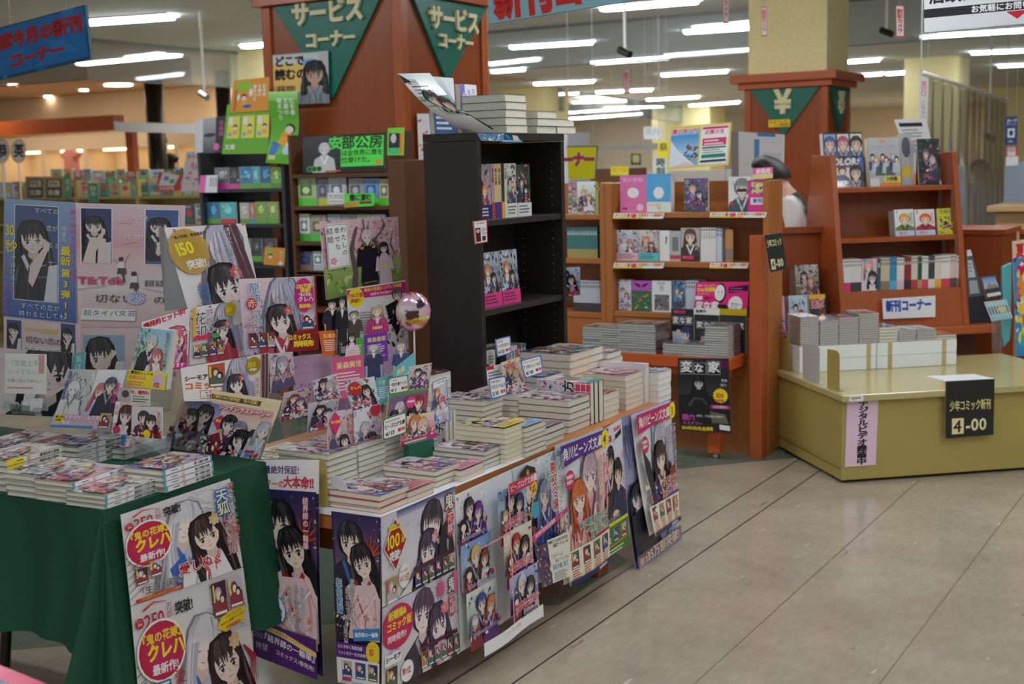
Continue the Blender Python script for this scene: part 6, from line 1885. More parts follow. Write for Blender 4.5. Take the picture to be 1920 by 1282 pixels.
nr, na = 10, 36
R0 = 0.064
view = Vector((0.72, -0.69, 0)).normalized()
sx_ = UP.cross(view).normalized()
pts, faces = [], []
rr = random.Random(2)
for side in (1, -1):
 base = len(pts)
 for i in range(nr + 1):
  f = i / nr
  for j in range(na):
   t = j * 2 * math.pi / na
   crimp = 1 + 0.02 * math.cos(t * 18) * f ** 3
   rad = R0 * f * crimp
   dep = R0 * 0.42 * math.sqrt(max(0, 1 - f * f)) * side
   pts.append(bp_ + sx_ * (rad * math.cos(t)) + UP * (rad * 1.12 * math.sin(t)) + view * dep)
 for i in range(nr):
  for j in range(na):
   a_, b_ = base + i * na + j, base + i * na + (j + 1) % na
   q = (a_, a_ + na, b_ + na, b_)
   faces.append(q if side > 0 else q[::-1])
me.v = [tuple(p) for p in pts]
me.f = faces
for q in faces:
 me.m.append(0)
 for vi in q:
  d = Vector(pts[vi]) - bp_
  u, v = d.dot(sx_) / R0, d.dot(UP) / R0
  if u * u + v * v > 1.02:
   c = (206, 60, 100)
  elif v < -0.45 and abs(v + 0.3 * u + 0.55) < 0.18:
   c = (226, 150, 70)
  elif -0.5 < u < 0.25 and -0.75 < v < 0.1:
   c = (90, 40, 50)
  elif (u + 0.25) ** 2 + (v - 0.3) ** 2 < 0.06:
   c = (226, 210, 214)
  elif (u - 0.35) ** 2 + (v - 0.45) ** 2 < 0.07:
   c = (70, 50, 80)
  else:
   c = (236, 206 + 20 * math.sin(6 * u), 218)
  me.c.append(lin(c))
FOIL = mat('printed_foil', attr=True, rough=0.16, metal=0.35, coat=0.6)
me.build('foil_skin', FOIL, root, smooth=True)
S = Sheet(100, 30, None)
S.text('わたしの幸せな結婚', 4, 6, 11, YEL, bold=0.03)
me = Mesh()
o_ = bp_ + view * (R0 * 0.43)
S.emit(me, o_ - sx_ * 0.05 - UP * 0.02, o_ + sx_ * 0.05 - UP * 0.008, o_ + sx_ * 0.05 - UP * 0.038, o_ - sx_ * 0.05 - UP * 0.05)
me.build('lettering', GLOSSY, root)
me = Mesh()
me.tube(bp_ - UP * R0 * 1.08, bt, 0.0035, 10, (240, 240, 240))
me.build('stick', WHITE, root, smooth=True)
GCARD = 'small picture cards on the middle table'
def pic(seed, w=60, h=80, pal=GREYP, hair=None, title=None, band=None, mark=None, long=(0.3, 1.2)):
 S = Sheet(w, h, pal[0])
 S.grad(0, 0, w, h, pal[0], pal[-1])
 r = random.Random(seed)
 S.petals(0, 0, w, h, 50, w * 0.09, pal + [(250, 246, 246), (120, 100, 120), (190, 70, 80)], seed)
 h1, h2 = hair or (r.choice(HAIRS), r.choice(HAIRS))
 S.person(w * 0.38, h * 0.3, w * 0.3, h1, cloth=r.choice(((60, 56, 80), (90, 80, 110))), long=long[0], tilt=8, seed=seed, lod=1)
 S.person(w * 0.62, h * 0.46, w * 0.3, h2, cloth=r.choice(((236, 220, 226), (200, 80, 90), (120, 60, 120))), long=long[1], tilt=-10, seed=seed + 1, lod=1)
 S.petals(0, h * 0.62, w, h * 0.38, 30, w * 0.1, pal + [(250, 246, 246), (190, 60, 80), (90, 80, 120)], seed + 3)
 if title:
  S.text(title, w * 0.86, h * 0.06, w * 0.17, (206, 60, 70), vert=True, bold=0.02, edge=WHT, ew=0.06)
 if band:
  S.rect(0, h * 0.82, w, h * 0.18, band)
 if mark:
  mark(S, w, h)
 return S
dia = lambda S, w, h: S.poly([(w * 0.02, h * 0.16), (w * 0.26, 0), (w * 0.5, h * 0.16), (w * 0.26, h * 0.36)], (226, 40, 120)).text('鬼の花嫁', w * 0.06, h * 0.13, w * 0.1, YEL, bold=0.04)
love = lambda S, w, h: S.oval(w * 0.26, h * 0.3, w * 0.22, h * 0.24, (206, 36, 66)).text('クレハ', w * 0.1, h * 0.2, w * 0.12, YEL, bold=0.05).text('愛しぬく', w * 0.06, h * 0.72, w * 0.17, (206, 40, 44), bold=0.03, edge=WHT, ew=0.06)
pop(pic(701, pal=[(206, 196, 200), (120, 90, 96), (170, 50, 60)]), X_(-2.52), ((533, 736), (584, 726), (578, 778), (525, 790)), 'picture_card', 'grey and red couple card above the orange-edged stack', 'card', GCARD)
pop(pic(702, 60, 50, pal=BLUEP, title='花印'), X_(-2.50), ((587, 714), (631, 700), (639, 745), (591, 754)), 'picture_card', 'pale blue card with a red flower title beside the pink name card', 'card', GCARD)
pop(pic(703, pal=[(214, 210, 214), (150, 140, 150)]), X_(-2.45), ((579, 756), (636, 746), (630, 800), (577, 811)), 'picture_card', 'silver-grey card below the pale blue card', 'card', GCARD)
pop(pic(704, 70, 66, pal=[(236, 236, 238), (200, 206, 220)], hair=((206, 204, 212), (52, 34, 34)), mark=love), X_(-2.40), ((645, 715), (702, 705.5), (711, 759), (660, 769)), 'picture_card', 'tilted white card with a red seal and red love title', 'card', GCARD)
S = pic(705, 60, 130, pal=[(220, 206, 214), (70, 90, 140), (206, 90, 80)], hair=((206, 204, 214), (40, 30, 36)), title='鬼の花嫁', mark=dia)
pop(S, X_(-2.33), ((615, 773), (660, 766), (668, 893), (613, 899)), 'display_cover', 'tall standing cover with a crimson diamond, left of the pair', 'cover', GCARD)
S = pic(706, 60, 130, pal=[(236, 232, 236), (170, 180, 206), (230, 226, 230)], hair=((206, 204, 214), (56, 36, 36)), title='政略結婚', mark=lambda S, w, h: S.oval(w * 0.76, h * 0.06, w * 0.2, h * 0.09, (206, 36, 66)).text('天狐', w * 0.78, h * 0.16, w * 0.2, (60, 120, 200), vert=True, edge=WHT, ew=0.06).text('生涯お前を', w * 0.1, h * 0.6, w * 0.11, INK, edge=WHT, ew=0.05).text('愛しぬく', w * 0.08, h * 0.67, w * 0.2, RED, bold=0.02, edge=WHT, ew=0.06).poly([(0, h * 0.84), (w, h * 0.76), (w, h), (0, h)], (238, 236, 240)))
pop(S, X_(-2.32), ((663, 770), (714, 756), (720, 893), (668.6, 898)), 'display_cover', 'tall standing cover with a white foot, right of the pair', 'cover', GCARD)
def price(l1, l2, date, edge, new='新刊'):
 S = Sheet(80, 70, edge)
 S.poly([(4, 8), (8, 4), (72, 4), (76, 8), (76, 62), (72, 66), (8, 66), (4, 62)], (246, 246, 242))
 S.text(l1, 8, 9, 9, INK, bold=0.01, sx=min(1, 60 / (9 * max(1, len(l1)))))
 S.text(l2, 6, 23, 15, INK, bold=0.035, sx=min(0.95, 68 / (15 * len(l2))))
 S.text(date, 7, 44, 18, INK, bold=0.03, slant=0.1)
 S.text(new, 50, 46, 12, (214, 50, 50), bold=0.06)
 return S
GPR = 'handwritten release cards'
BE, GE = (50, 110, 200), (50, 130, 70)
pop(price('一迅社', '一迅社文庫アイリス', '4/1', GE), X_(-2.44), ((728, 709), (765, 702), (767, 733), (729, 740)), 'release_card', 'green-edged release card above the red-framed comic panel', 'card', GPR, rod=0.1)
pop(pic(707, pal=[(220, 206, 200), (60, 52, 54), (190, 170, 170)], long=(0, 0)), X_(-2.47), ((768, 687), (810, 680), (804, 726), (767, 734)), 'picture_card', 'card of two dark-haired men by the balloon stick', 'card', GCARD, rod=0.06)
S = Sheet(80, 70, (206, 50, 60))
S.poly([(0, 0), (80, 0), (78, 6), (3, 8), (3, 66), (0, 70)], (90, 150, 80))
S.grad(4, 8, 72, 58, (120, 100, 160), (150, 90, 80))
S.person(24, 32, 18, (220, 214, 226), cloth=(60, 60, 90), long=0, seed=711).person(14, 44, 14, (50, 44, 60), cloth=(150, 130, 190), long=0.8, seed=712).person(60, 26, 20, (170, 40, 40), cloth=(60, 40, 40), long=0, seed=713).person(48, 46, 15, (40, 30, 34), cloth=(150, 30, 40), long=0.9, seed=714)
S.star(42, 22, 12, (236, 60, 140), 10, 0.8).text('特装版', 35, 18, 5, WHT, bold=0.03).rect(44, 50, 32, 16, (240, 220, 60)).text('コミカライズ', 45, 52, 5.4, (110, 60, 140), bold=0.03, sx=0.85)
pop(S, X_(-2.275), ((729, 738), (804, 726), (797, 797), (723, 806)), 'display_poster', 'red and green framed comic panel over the wrapped stacks', 'display panel', GCARD)
pop(price('KADOKAWA', 'ビーズログ文庫', '4/13', GE), X_(-2.262), ((718, 785.5), (762, 771), (763, 811), (718, 826)), 'release_card', 'green-edged release card dated the thirteenth in front of the comic panel', 'card', GPR)
S = pic(708, 80, 60, pal=[(246, 220, 210), (236, 170, 130), (230, 70, 130)], hair=((226, 130, 70), (236, 190, 170)), band=(226, 40, 120))
S.lines(6, 52, 66, 1, 5, WHT)
pop(S, X_(-2.27), ((755, 782), (813, 771), (817, 819), (751, 838)), 'picture_card', 'orange-haired picture strip with a magenta foot', 'card', GCARD)
S = pic(709, 50, 110, pal=[(236, 226, 240), (240, 150, 160), (210, 220, 240)], hair=((230, 150, 120), (236, 200, 206)), long=(0.9, 1.2))
S.poly([(0, 0), (50, 0), (50, 14), (0, 18)], (246, 248, 250)).frame_(0, 0, 50, 110, 2, (70, 130, 206)).text('イラスト展', 8, 4, 7, INK).star(34, 50, 9, (236, 100, 120), 10, 0.7).oval(9, 94, 6, 9, (70, 140, 220))
pop(S, X_(-2.285), ((809.5, 716), (834, 706), (843, 788), (806, 798)), 'picture_card', 'tall pale card with a blue edge right of the comic panel', 'card', GCARD)
pop(price('幻冬舎', 'リンクスロマンス', '4/20', BE), X_(-2.46), ((929, 636), (957, 629), (959, 662), (933, 669.5)), 'release_card', 'blue-edged release card hanging before the lowest bookcase shelf', 'card', GPR)
S = pic(715, 60, 90, pal=[(240, 226, 190), (236, 200, 120), (236, 180, 190)], hair=((226, 196, 110), (230, 206, 150)))
S.text('初恋', 10, 6, 16, (236, 110, 130), bold=0.03)
pop(S, X_(-2.33), ((939, 680), (974, 668.5), (987, 730), (950, 738)), 'picture_card', 'yellow flyer of a fair-haired couple between the blue-edged cards', 'card', GCARD)
pop(price('アルファポリス', 'アンダルシュノベルズ', '4/10', BE), X_(-2.27), ((975, 675.6), (1014, 665), (1019, 698), (984.6, 710)), 'release_card', 'blue-edged release card before the violet-blue stack', 'card', GPR)
pop(price('笠倉出版社', 'クロスノベルズ', '2/10', BE), X_(-2.29), ((916, 710), (948, 704), (951, 740.6), (921.7, 749)), 'release_card', 'blue-edged release card lowest by the bookcase corner', 'card', GPR)
S = Sheet(50, 40, (236, 236, 236))
S.rect(0, 0, 20, 8, RED).lines(4, 14, 40, 3, 4, (90, 90, 90)).rect(0, 30, 50, 10, (190, 206, 220))
pop(S, X_(-2.36), ((912, 688), (946, 681), (948, 712), (915, 720)), 'picture_card', 'white paper card with a red corner behind the lowest blue-edged card', 'card', GCARD)
S = Sheet(60, 100, (240, 240, 240))
S.frame_(0, 0, 60, 100, 4, (190, 40, 60)).text('近刊案内', 10, 8, 10, INK).rect(6, 32, 22, 60, (90, 30, 36)).oval(17, 46, 8, 8, (220, 180, 170)).lines(34, 36, 20, 6, 4, (120, 110, 120)).rect(34, 70, 16, 20, (60, 50, 60))
pop(S, X_(BX1 + 0.008), ((887, 414), (913.5, 411), (915, 454), (891, 458)), 'picture_card', 'small red-edged card clipped to the bookcase front edge', 'card')
S = pic(716, 60, 70, pal=[(226, 236, 246), (150, 170, 206), (70, 80, 130)], hair=((60, 50, 90), (44, 40, 60)))
S.oval(11, 56, 8, 12, (206, 50, 130)).text('第1位', 5, 52, 6, WHT, bold=0.02).text('氷', 40, 46, 14, WHT, vert=True)
pop(S, Y_(BY1 + 0.012), ((1044, 502), (1087, 500), (1088, 553), (1046, 556)), 'picture_card', 'pale blue picture card clipped to the far side of the bookcase', 'card')
S = Sheet(60, 100, (226, 232, 230))
S.grad(0, 34, 60, 66, (120, 160, 150), (60, 110, 84)).text('新刊', 6, 8, 9, INK).lines(8, 18, 40, 3, 3, (90, 90, 94)).poly([(0, 0), (14, 12), (0, 14)], (40, 40, 44))
S.person(26, 40, 22, (60, 56, 58), cloth=(70, 90, 84), long=0, seed=720).person(38, 52, 20, (80, 60, 50), cloth=(50, 70, 60), long=0, seed=721).oval(44, 84, 10, 6, (230, 236, 232)).petals(0, 60, 30, 40, 30, 3, [(240, 246, 244), (30, 50, 46), (120, 170, 140)], 31)
bl_, br_ = on_z(871, 248, BZ1 + 0.003), on_z(924, 244, BZ1 + 0.003)
tl_, tr_ = on_x(744, 138, -2.70), on_x(806, 137, -2.70)
hang(S, 'flyer', [tl_, tr_, br_, bl_], 'curled green and white flyer leaning on the bookcase top', 'flyer', m=GLOSSY, cuts=10, bend=lambda a, b, N: N * (-0.022 * math.sin(math.pi * b)), thick=0.0008)
S = Sheet(60, 26, (90, 140, 190))
S.petals(0, 0, 60, 26, 30, 5, [(236, 226, 190), (240, 246, 250), (60, 110, 160), (200, 180, 120)], 33)
pop(S, X_(BX1 + 0.004), ((895, 250), (944, 250), (943, 265), (903, 264)), 'postcard', 'blue and gold postcard on the bookcase front edge, left one', 'postcard')
S = Sheet(40, 26, (30, 80, 120))
S.rect(22, 2, 14, 18, (214, 196, 170)).rect(0, 20, 40, 6, (130, 180, 220)).stroke([(4, 4), (14, 16)], 2, (120, 170, 200))
pop(S, X_(BX1 + 0.004), ((946, 250), (972, 254), (980, 266), (943, 266)), 'postcard', 'dark blue postcard on the bookcase front edge, right one', 'postcard')
def stand(P, w, h, d, label, ang=0.0):
 o = empty('clear_stand', P, label, 'stand', 'clear acrylic stands')
 c, s = math.cos(ang), math.sin(ang)
 T = Matrix(((c, -s, 0, P.x), (s, c, 0, P.y), (0, 0, 1, P.z), (0, 0, 0, 1)))
 for nm, poly, ex in (('back_plate', [(0, d * 0.55, 0), (w, d * 0.55, 0), (w, d, h), (0, d, h)], (0, 0.003, 0)), ('foot_plate', [(0, 0, 0), (w, 0, 0), (w, d * 0.55, 0), (0, d * 0.55, 0)], (0, 0, 0.003)), ('front_lip', [(0, 0, 0), (w, 0, 0), (w, 0, 0.03), (0, 0, 0.03)], (0, 0.003, 0))):
  me = Mesh()
  me.prism([T @ Vector(p) for p in poly], T.to_3x3() @ Vector(ex))
  me.build(nm, ACRYL, o)
 return o
stand(on_y(226, 884, 2.46), 0.075, 0.11, 0.07, 'clear stand in front of the green cloth gap, left one')
stand(on_y(258, 890, 2.46), 0.07, 0.10, 0.07, 'clear stand behind the teal-tipped stack, right one')
stand(on_y(150, 838, 2.50), 0.09, 0.09, 0.07, 'clear stand holding the two-picture white panel')
stand(on_y(20, 775, 2.50), 0.09, 0.10, 0.07, 'clear stand holding the cream message card')
stand(on_y(262, 770, 2.52), 0.085, 0.08, 0.06, 'clear stand holding the yellow-banded book')
me = Mesh()
cpts = [(620, 893), (632, 893)]
cpts += [(632 + 24 * math.sin(t), 955 - 62 * math.cos(t)) for t in [i * math.pi / 2 / 8 for i in range(9)]] + [(622, 957)]
me.prism([on_y(x, y, TY0 + 0.03) for x, y in cpts], (0, 0.002, 0))
tag(me.build('bookend', mat('white_plastic', (214, 214, 220), rough=0.4)), 'white curved bookend at the near corner of the middle table', 'bookend')
root = empty('bookend', on_y(605, 952, TY0 + 0.02), 'khaki metal bookend above the narrow purple poster', 'bookend', 'khaki bookends')
me = Mesh()
kp = [(566, 862), (600, 859), (608, 863), (612, 873), (616, 950), (575, 950)]
me.prism([on_y(x, y, TY0 + 0.012) for x, y in kp], (0, 0.0016, 0))
me.build('upright_plate', OLIVESIDE, root, bevel=0.0006)
me = Mesh()
a_ = on_y(616, 950, TY0 + 0.012)
me.box((a_.x - 0.06, TY0 + 0.012, TZ + 0.0005), (a_.x, TY0 + 0.1, TZ + 0.0021))
me.build('foot_plate', OLIVESIDE, root)
me = Mesh()
g = quad_x(-2.245, (766, 834), (813, 822), (815, 853), (768, 866))
me.prism(g, (-0.02, 0, 0))
tag(me.build('bookend', mat('dark_green_plastic', (6, 92, 70), rough=0.35)), 'dark green bookend block among the wrapped white stacks', 'bookend')
def bk(P, X, w, h, t, art, label, group, lean=0.0, cat='book', lod_wrap=None, **k):
 X = Vector(X).normalized()
 N = X.cross(UP)
 up = UP * math.cos(lean) - N * math.sin(lean)
 b = book(w, h, t, art, **k)
 put(b, Vector(P) - X.cross(up) * t, X, up)
 return tag(b, label, cat, group)
def bky(y, z, x0, x1, yt, yb, art, label, group, t=0.014, lean=0.0, **k):
 L, R_ = on_y(x0, yb, y), on_y(x1, yb, y)
 h = on_y((x0 + x1) / 2, yt, y).z - z
 return bk((L.x, y, z), DX_, R_.x - L.x, h, t, art, label, group, lean, **k)
def spines(P, X, n, t, w, h, cols, label, group, foot=None, title='コミック', tc=(60, 60, 66), name='comic_book'):
 X = Vector(X).normalized()
 N = X.cross(UP)
 r = random.Random(n * 7 + len(label))
 P = Vector(P)
 proto = {}
 for i in range(n):
  c = cols[i % len(cols)]
  f = foot[i % len(foot)] if foot else None
  key = (c, f)
  hh = h
  if key not in proto:
   b = book(w, hh, t, None, spine=c, boards=c, name=name,
                     spine_print=lambda S, a, b_, f=f, c=c: (S.rect(a * 0.72, 0, a * 0.28, b_, f) if f else S).rect(a * 0.04, b_ * 0.2, a * 0.05, b_ * 0.6, (90, 90, 96)).text(title, a * 0.14, b_ * 0.16, b_ * 0.66, tc if sum(c) > 330 else (240, 240, 240), bold=0.03, sx=0.9))
   proto[key] = b
  else:
   b = copy_tree(proto[key])
  put(b, P + X * (i * (t + 0.0006)) + X * t - N * (w + 0.0) + UP * 0.0, N, UP)
  tag(b, ordn(i + 1) + ' spine ' + label, 'book', group)
GW = 'comics on the orange wooden bookcase'
YF = HY + 0.05
z = HS[0]
def plain_art(bg, marks, w=100, h=142):
 S = Sheet(w, h, bg)
 for m_ in marks:
  getattr(S, m_[0])(*m_[1:])
 return S
bky(YF, z, 1163, 1212, 328, 398, plain_art((236, 120, 180), [('text', 'ちいかわ', 10, 8, 20, WHT), ('oval', 76, 124, 13, 13, (250, 210, 230)), ('rect', 8, 124, 20, 8, (150, 50, 100)), ('oval', 50, 68, 22, 20, (250, 246, 248))]), 'pink book with a white title on the top shelf', GW)
bky(YF, z, 1213, 1258, 326, 398, plain_art((84, 176, 232), [('oval', 50, 70, 22, 22, (250, 250, 250)), ('rect', 0, 104, 100, 38, (240, 244, 240)), ('text', '大人気', 6, 108, 14, (240, 130, 60)), ('petals', 50, 110, 50, 30, 14, 6, [(150, 210, 110), (250, 240, 200)], 4)]), 'sky-blue book with a white obi beside the pink book', GW, t=0.05)
bky(YF, z, 1283, 1328, 334, 398, cover_art(801, [(110, 90, 150), (60, 70, 110), (90, 120, 90)], title='変人'), 'dark violet manga standing alone on the top shelf', GW)
S = plain_art((240, 238, 234), [('text', '画集', 20, 16, 10, (150, 150, 150), True)])
S.person(60, 50, 60, (140, 140, 142), (240, 226, 218), (70, 84, 100), (226, 226, 226), long=0, seed=802, eye=(120, 40, 40)).rect(38, 49, 44, 12, (60, 30, 36)).oval(14, 108, 9, 9, (206, 60, 60))
bky(YF, z, 1366, 1408, 331, 397, S, 'white book with a sketched grey-haired man on the top shelf', GW)
S = Sheet(50, 80, (232, 60, 150))
S.rect(8, 4, 34, 30, (240, 210, 150)).petals(8, 8, 34, 26, 20, 6, [(60, 90, 140), (200, 80, 60), (250, 240, 220)], 4).rect(6, 44, 38, 18, (246, 240, 246)).text('新刊', 12, 46, 12, (90, 100, 180), bold=0.04)
pop(S, Y_(HY + 0.02), ((1403, 338), (1440, 337), (1440, 397), (1403, 397)), 'picture_card', 'magenta card at the right end of the wooden bookcase top shelf', 'card')
S = Sheet(50, 24, (240, 110, 170))
S.rect(0, 14, 50, 10, (240, 220, 150)).text('新発売', 8, 2, 12, WHT, bold=0.03)
pop(S, Y_(HY + 0.0), ((1412, 315), (1449, 313), (1449, 334), (1411, 336)), 'picture_card', 'pink and cream slip above the end of the wooden bookcase', 'card')
z = HS[1]
for x0, x1, yt, s, pal, ob, lab in ((1157, 1197, 431, 811, [(236, 232, 236), (150, 170, 206), (90, 96, 130)], (240, 190, 206), 'pale manga with a pink obi on the middle shelf'), (1198, 1236, 431, 812, [(226, 220, 214), (190, 170, 160)], (90, 210, 220), 'wrapped manga with a cyan obi on the middle shelf'),
         (1277, 1312, 427, 813, [(170, 160, 156), (120, 110, 106)], None, 'manga of a brown-haired schoolgirl on the middle shelf')):
 if s == 813:
  S = Sheet(100, 160, (190, 184, 180)).person(50, 44, 56, (110, 60, 50), (250, 226, 210), (60, 50, 56), (240, 240, 240), long=1.0, seed=5) if False else Sheet(100, 160, (190, 184, 180))
  S.person(50, 46, 54, (106, 60, 50), (250, 226, 210), (60, 50, 56), (236, 236, 236), long=1.0, seed=5, lod=1).text('六人', 84, 70, 18, (140, 60, 40), vert=True, edge=WHT, ew=0.06).rect(8, 134, 60, 16, (226, 60, 110))
 else:
  S = cover_art(s, pal, ob, w=100, h=160)
 bky(YF, z, x0, x1, yt, 491, S, lab, GW)
bky(YF, z, 1237, 1256, 432, 491, plain_art((240, 240, 238), [('poly', [(60, 60), (76, 64), (66, 130), (56, 130), (62, 90)], (30, 30, 34))], 100, 300), 'narrow white manga with a small black figure on the middle shelf', GW, t=0.02)
bky(YF, z, 1257, 1276, 433, 491, plain_art((190, 190, 190), [('rect', 20, 60, 60, 140, (120, 120, 124)), ('rect', 0, 240, 100, 40, (206, 60, 90))], 100, 300), 'narrow grey manga leaning on the schoolgirl manga', GW, t=0.02)
q = on_y(1314, 491, YF)
spines((q.x, YF, z), DX_, 6, 0.0135, 0.113, 0.176, [(240, 236, 230)], 'of the white row beside the schoolgirl manga', GW, foot=[(236, 236, 236)], title='六人の女', tc=(170, 70, 60))
spines((q.x + 0.088, YF, z), DX_, 2, 0.0135, 0.113, 0.172, [(206, 220, 236)], 'of the two pale blue ones after the white row', GW, title='青春', tc=(60, 90, 150))
bky(YF, z, 1360, 1373, 430, 491, plain_art((196, 140, 70), [('rect', 0, 180, 100, 100, (150, 130, 120))], 100, 300), 'tan-backed book in clear wrap at the right of the middle shelf', GW)
z = HS[2]
bky(YF, z, 1160, 1184, 524, 585, cover_art(821, BLUEP, w=80, h=180), 'blue patterned manga at the left of the lowest shelf', GW, t=0.04)
bky(YF, z, 1185, 1221, 526, 585, plain_art((40, 110, 70), [('rect', 0, 0, 100, 46, (200, 80, 200)), ('poly', [(10, 10), (40, 16), (50, 30), (60, 16), (90, 10), (70, 30), (30, 30)], (40, 26, 44)), ('petals', 8, 60, 84, 80, 26, 10, [(230, 120, 60), (240, 220, 200), (60, 60, 66), (90, 160, 110)], 9)]), 'magenta and green comic on the lowest shelf', GW)
bky(YF, z, 1223, 1259, 526, 585, plain_art((238, 238, 240), [('text', '記念号', 26, 6, 14, (60, 60, 60)), ('oval', 50, 34, 12, 14, (200, 200, 200)), ('rect', 12, 64, 76, 72, (120, 112, 110)), ('petals', 14, 66, 72, 66, 20, 9, [(60, 56, 56), (190, 180, 176)], 5)]), 'white comic with a sepia photograph on the lowest shelf', GW)
bky(YF, z, 1262, 1284, 526, 585, cover_art(823, [(90, 150, 200), (70, 100, 140), (60, 70, 90)], w=80, h=180), 'blue manga at the start of the red-lettered row', GW)
q = on_y(1286, 585, YF)
spines((q.x, YF, z), DX_, 5, 0.0135, 0.113, 0.17, [(206, 220, 232)], 'of the pale row behind the pink house board', GW, title='冒険', tc=(206, 50, 50))
S = Sheet(150, 90, (236, 50, 130))
S.text('累計ベストセラー', 6, 6, 7, WHT).text('21ヵ月連続', 6, 14, 12, YEL, bold=0.05, sx=0.85).text('ランクイン', 6, 28, 7, WHT).rect(2, 38, 20, 10, WHT).text('雨穴', 28, 38, 12, (110, 20, 60), bold=0.02)
S.oval(72, 30, 16, 27, (30, 26, 30)).oval(70, 29, 14, 22, (244, 244, 242)).oval(66, 27, 1.5, 2, INK).oval(76, 27, 1.5, 2, INK).stroke([(70, 34), (71, 38)], 0.8, INK).poly([(56, 60), (90, 60), (100, 72), (50, 72)], INK)
S.text('変な家', 4, 52, 22, WHT, bold=0.04, edge=(200, 40, 110), ew=0.04).poly([(94, 14), (148, 8), (148, 24), (96, 30)], (60, 20, 70)).lines(99, 16, 44, 2, 4, (200, 90, 150)).oval(116, 60, 20, 22, WHT).text('70', 102, 52, 22, (130, 90, 190), sx=0.9).text('万部', 122, 58, 6, (130, 90, 190)).rect(0, 72, 150, 18, (240, 238, 232)).rect(74, 72, 76, 18, (200, 170, 30)).text('発売中', 6, 75, 10, INK, bold=0.04)
pop(S, Y_(HY - 0.02), ((1305, 529), (1405, 528), (1400, 592), (1300, 590)), 'display_poster', 'pink board with a white masked face above the black house comics', 'poster', back=(220, 220, 220))
z = HS2[0]
GH = 'comics on the half-hidden wooden bookcase'
bky(YF, z, 1066, 1082, 342, 399, cover_art(831, [(200, 120, 150), (90, 150, 110), (240, 230, 220)], w=60, h=180), 'colourful manga by the black bookcase edge', GH)
bky(YF, z, 1083, 1117, 340, 399, cover_art(832, [(244, 246, 246), (200, 214, 190)], w=90, h=150), 'bright white wrapped comic on the half-hidden bookcase', GH)
spines((on_y(1118, 399, YF).x, YF, z), DX_, 3, 0.0145, 0.113, 0.17, [(206, 196, 60), (60, 60, 40)], 'of the yellow and black group on the half-hidden bookcase', GH, title='星間')
z = HS2[1]
spines((on_y(1064, 484, YF).x, YF, z), DX_, 14, 0.0128, 0.113, 0.17, [(50, 120, 116)], 'of the teal row on the half-hidden bookcase', GH, foot=[(176, 160, 90)], title='大長編', tc=(240, 220, 200))
z = HS2[2]
spines((on_y(1076, 586, YF).x, YF, z), DX_, 12, 0.0132, 0.113, 0.17, [(200, 206, 214)], 'of the grey row with dark feet, lowest half-hidden shelf', GH, foot=[(60, 44, 50)], title='軍勢')
for i, (x0, x1, y0, y1) in enumerate(((1149, 1246, 399.5, 410), (1330, 1438, 397.5, 408), (1149, 1246, 492.5, 503), (1330, 1404, 492.5, 503))):
 S = Sheet(100, 10, (244, 244, 238))
 S.rect(0, 7, 60, 3, (246, 206, 50)).text('ポイント還元', 3, 1, 6, (226, 90, 60), bold=0.04).oval(42, 5, 5, 4, (236, 70, 120)).text('お買得セール開催中', 49, 1, 5.4, (236, 120, 40), bold=0.04)
 pop(S, Y_(HY - 0.004), ((x0 + 2, y0), (x1, y0), (x1 - 3, y1), (x0, y1)), 'price_strip', ('yellow-edged price strip, ' + ('left one under the top shelf', 'right one under the top shelf', 'left one under the middle shelf', 'right one under the middle shelf')[i] + ' of the wooden bookcase'), 'price strip', 'price strips on the wooden bookcase')
GLT = 'comic stacks on the low red table'
CW_, CHT = 0.113, 0.174
for i, (x, n, t, desc, art, k) in enumerate((
  (1071, 10, 0.0122, 'of wrapped white comics, leftmost on the low red table', cover_art(841, [(236, 236, 226), (206, 214, 190)], lod=0), {}),
  (1111, 10, 0.0122, 'of wrapped white comics, second on the low red table', cover_art(842, [(226, 226, 220), (190, 200, 170)], lod=0), {}),
  (1150, 12, 0.0122, 'of wrapped white comics, third on the low red table', cover_art(843, [(206, 214, 200), (150, 170, 140)], lod=0), {}),
  (1191, 12, 0.0122, 'of wrapped comics with brown spines, fourth on the low table', cover_art(844, [(206, 206, 200), (140, 120, 110)], lod=0), dict(spine=(110, 84, 76))),
  (1232, 5, 0.0118, 'of low grey wrapped comics before the black covers', cover_art(845, [(90, 90, 94), (160, 160, 164)], lod=0), {}),
  (1277, 5, 0.0118, 'of low grey wrapped comics above the hanging black poster', cover_art(846, [(80, 80, 84), (150, 150, 156)], lod=0), {}),
  (1325, 13, 0.0118, 'of grey wrapped comics with brown spines at the table corner', cover_art(847, [(120, 116, 116), (190, 190, 190)], lod=0), dict(spine=(104, 76, 70), tip=((200, 200, 200), 0.4))))):
 P = on_z(x, 662 if i < 4 else 668, RZ + 0.001)
 stack(Vector((P.x, 5.935, RZ + 0.001)), DX_, DY, CW_ + (0.012 if i > 3 else 0), CHT, t, n, desc, GLT, art, pages=GREYPAGES, name='comic_book', **k)
def hen(var):
 S = Sheet(80, 120, (34, 32, 36))
 if var == 0:
  S.text('映画化決定!!', 10, 4, 9, (230, 70, 120), bold=0.04, sx=0.85)
 for i, ch in enumerate('変な家'):
  S.frame_(5 + i * 24, 22, 22, 24, 0.7, (200, 200, 200)).text(ch, 6 + i * 24, 23, 20, WHT, bold=0.03)
 if var == 0:
  S.person(50, 76, 34, (36, 50, 96), (240, 224, 214), (40, 40, 50), long=0.9, seed=850, tilt=6).poly([(4, 66), (44, 70), (44, 116), (8, 116)], (200, 210, 226)).oval(26, 68, 9, 8, (236, 200, 186))
 else:
  S.person(34, 76, 32, (64, 44, 44), (240, 220, 206), (40, 38, 44), long=0, seed=851, look=1)
 return S
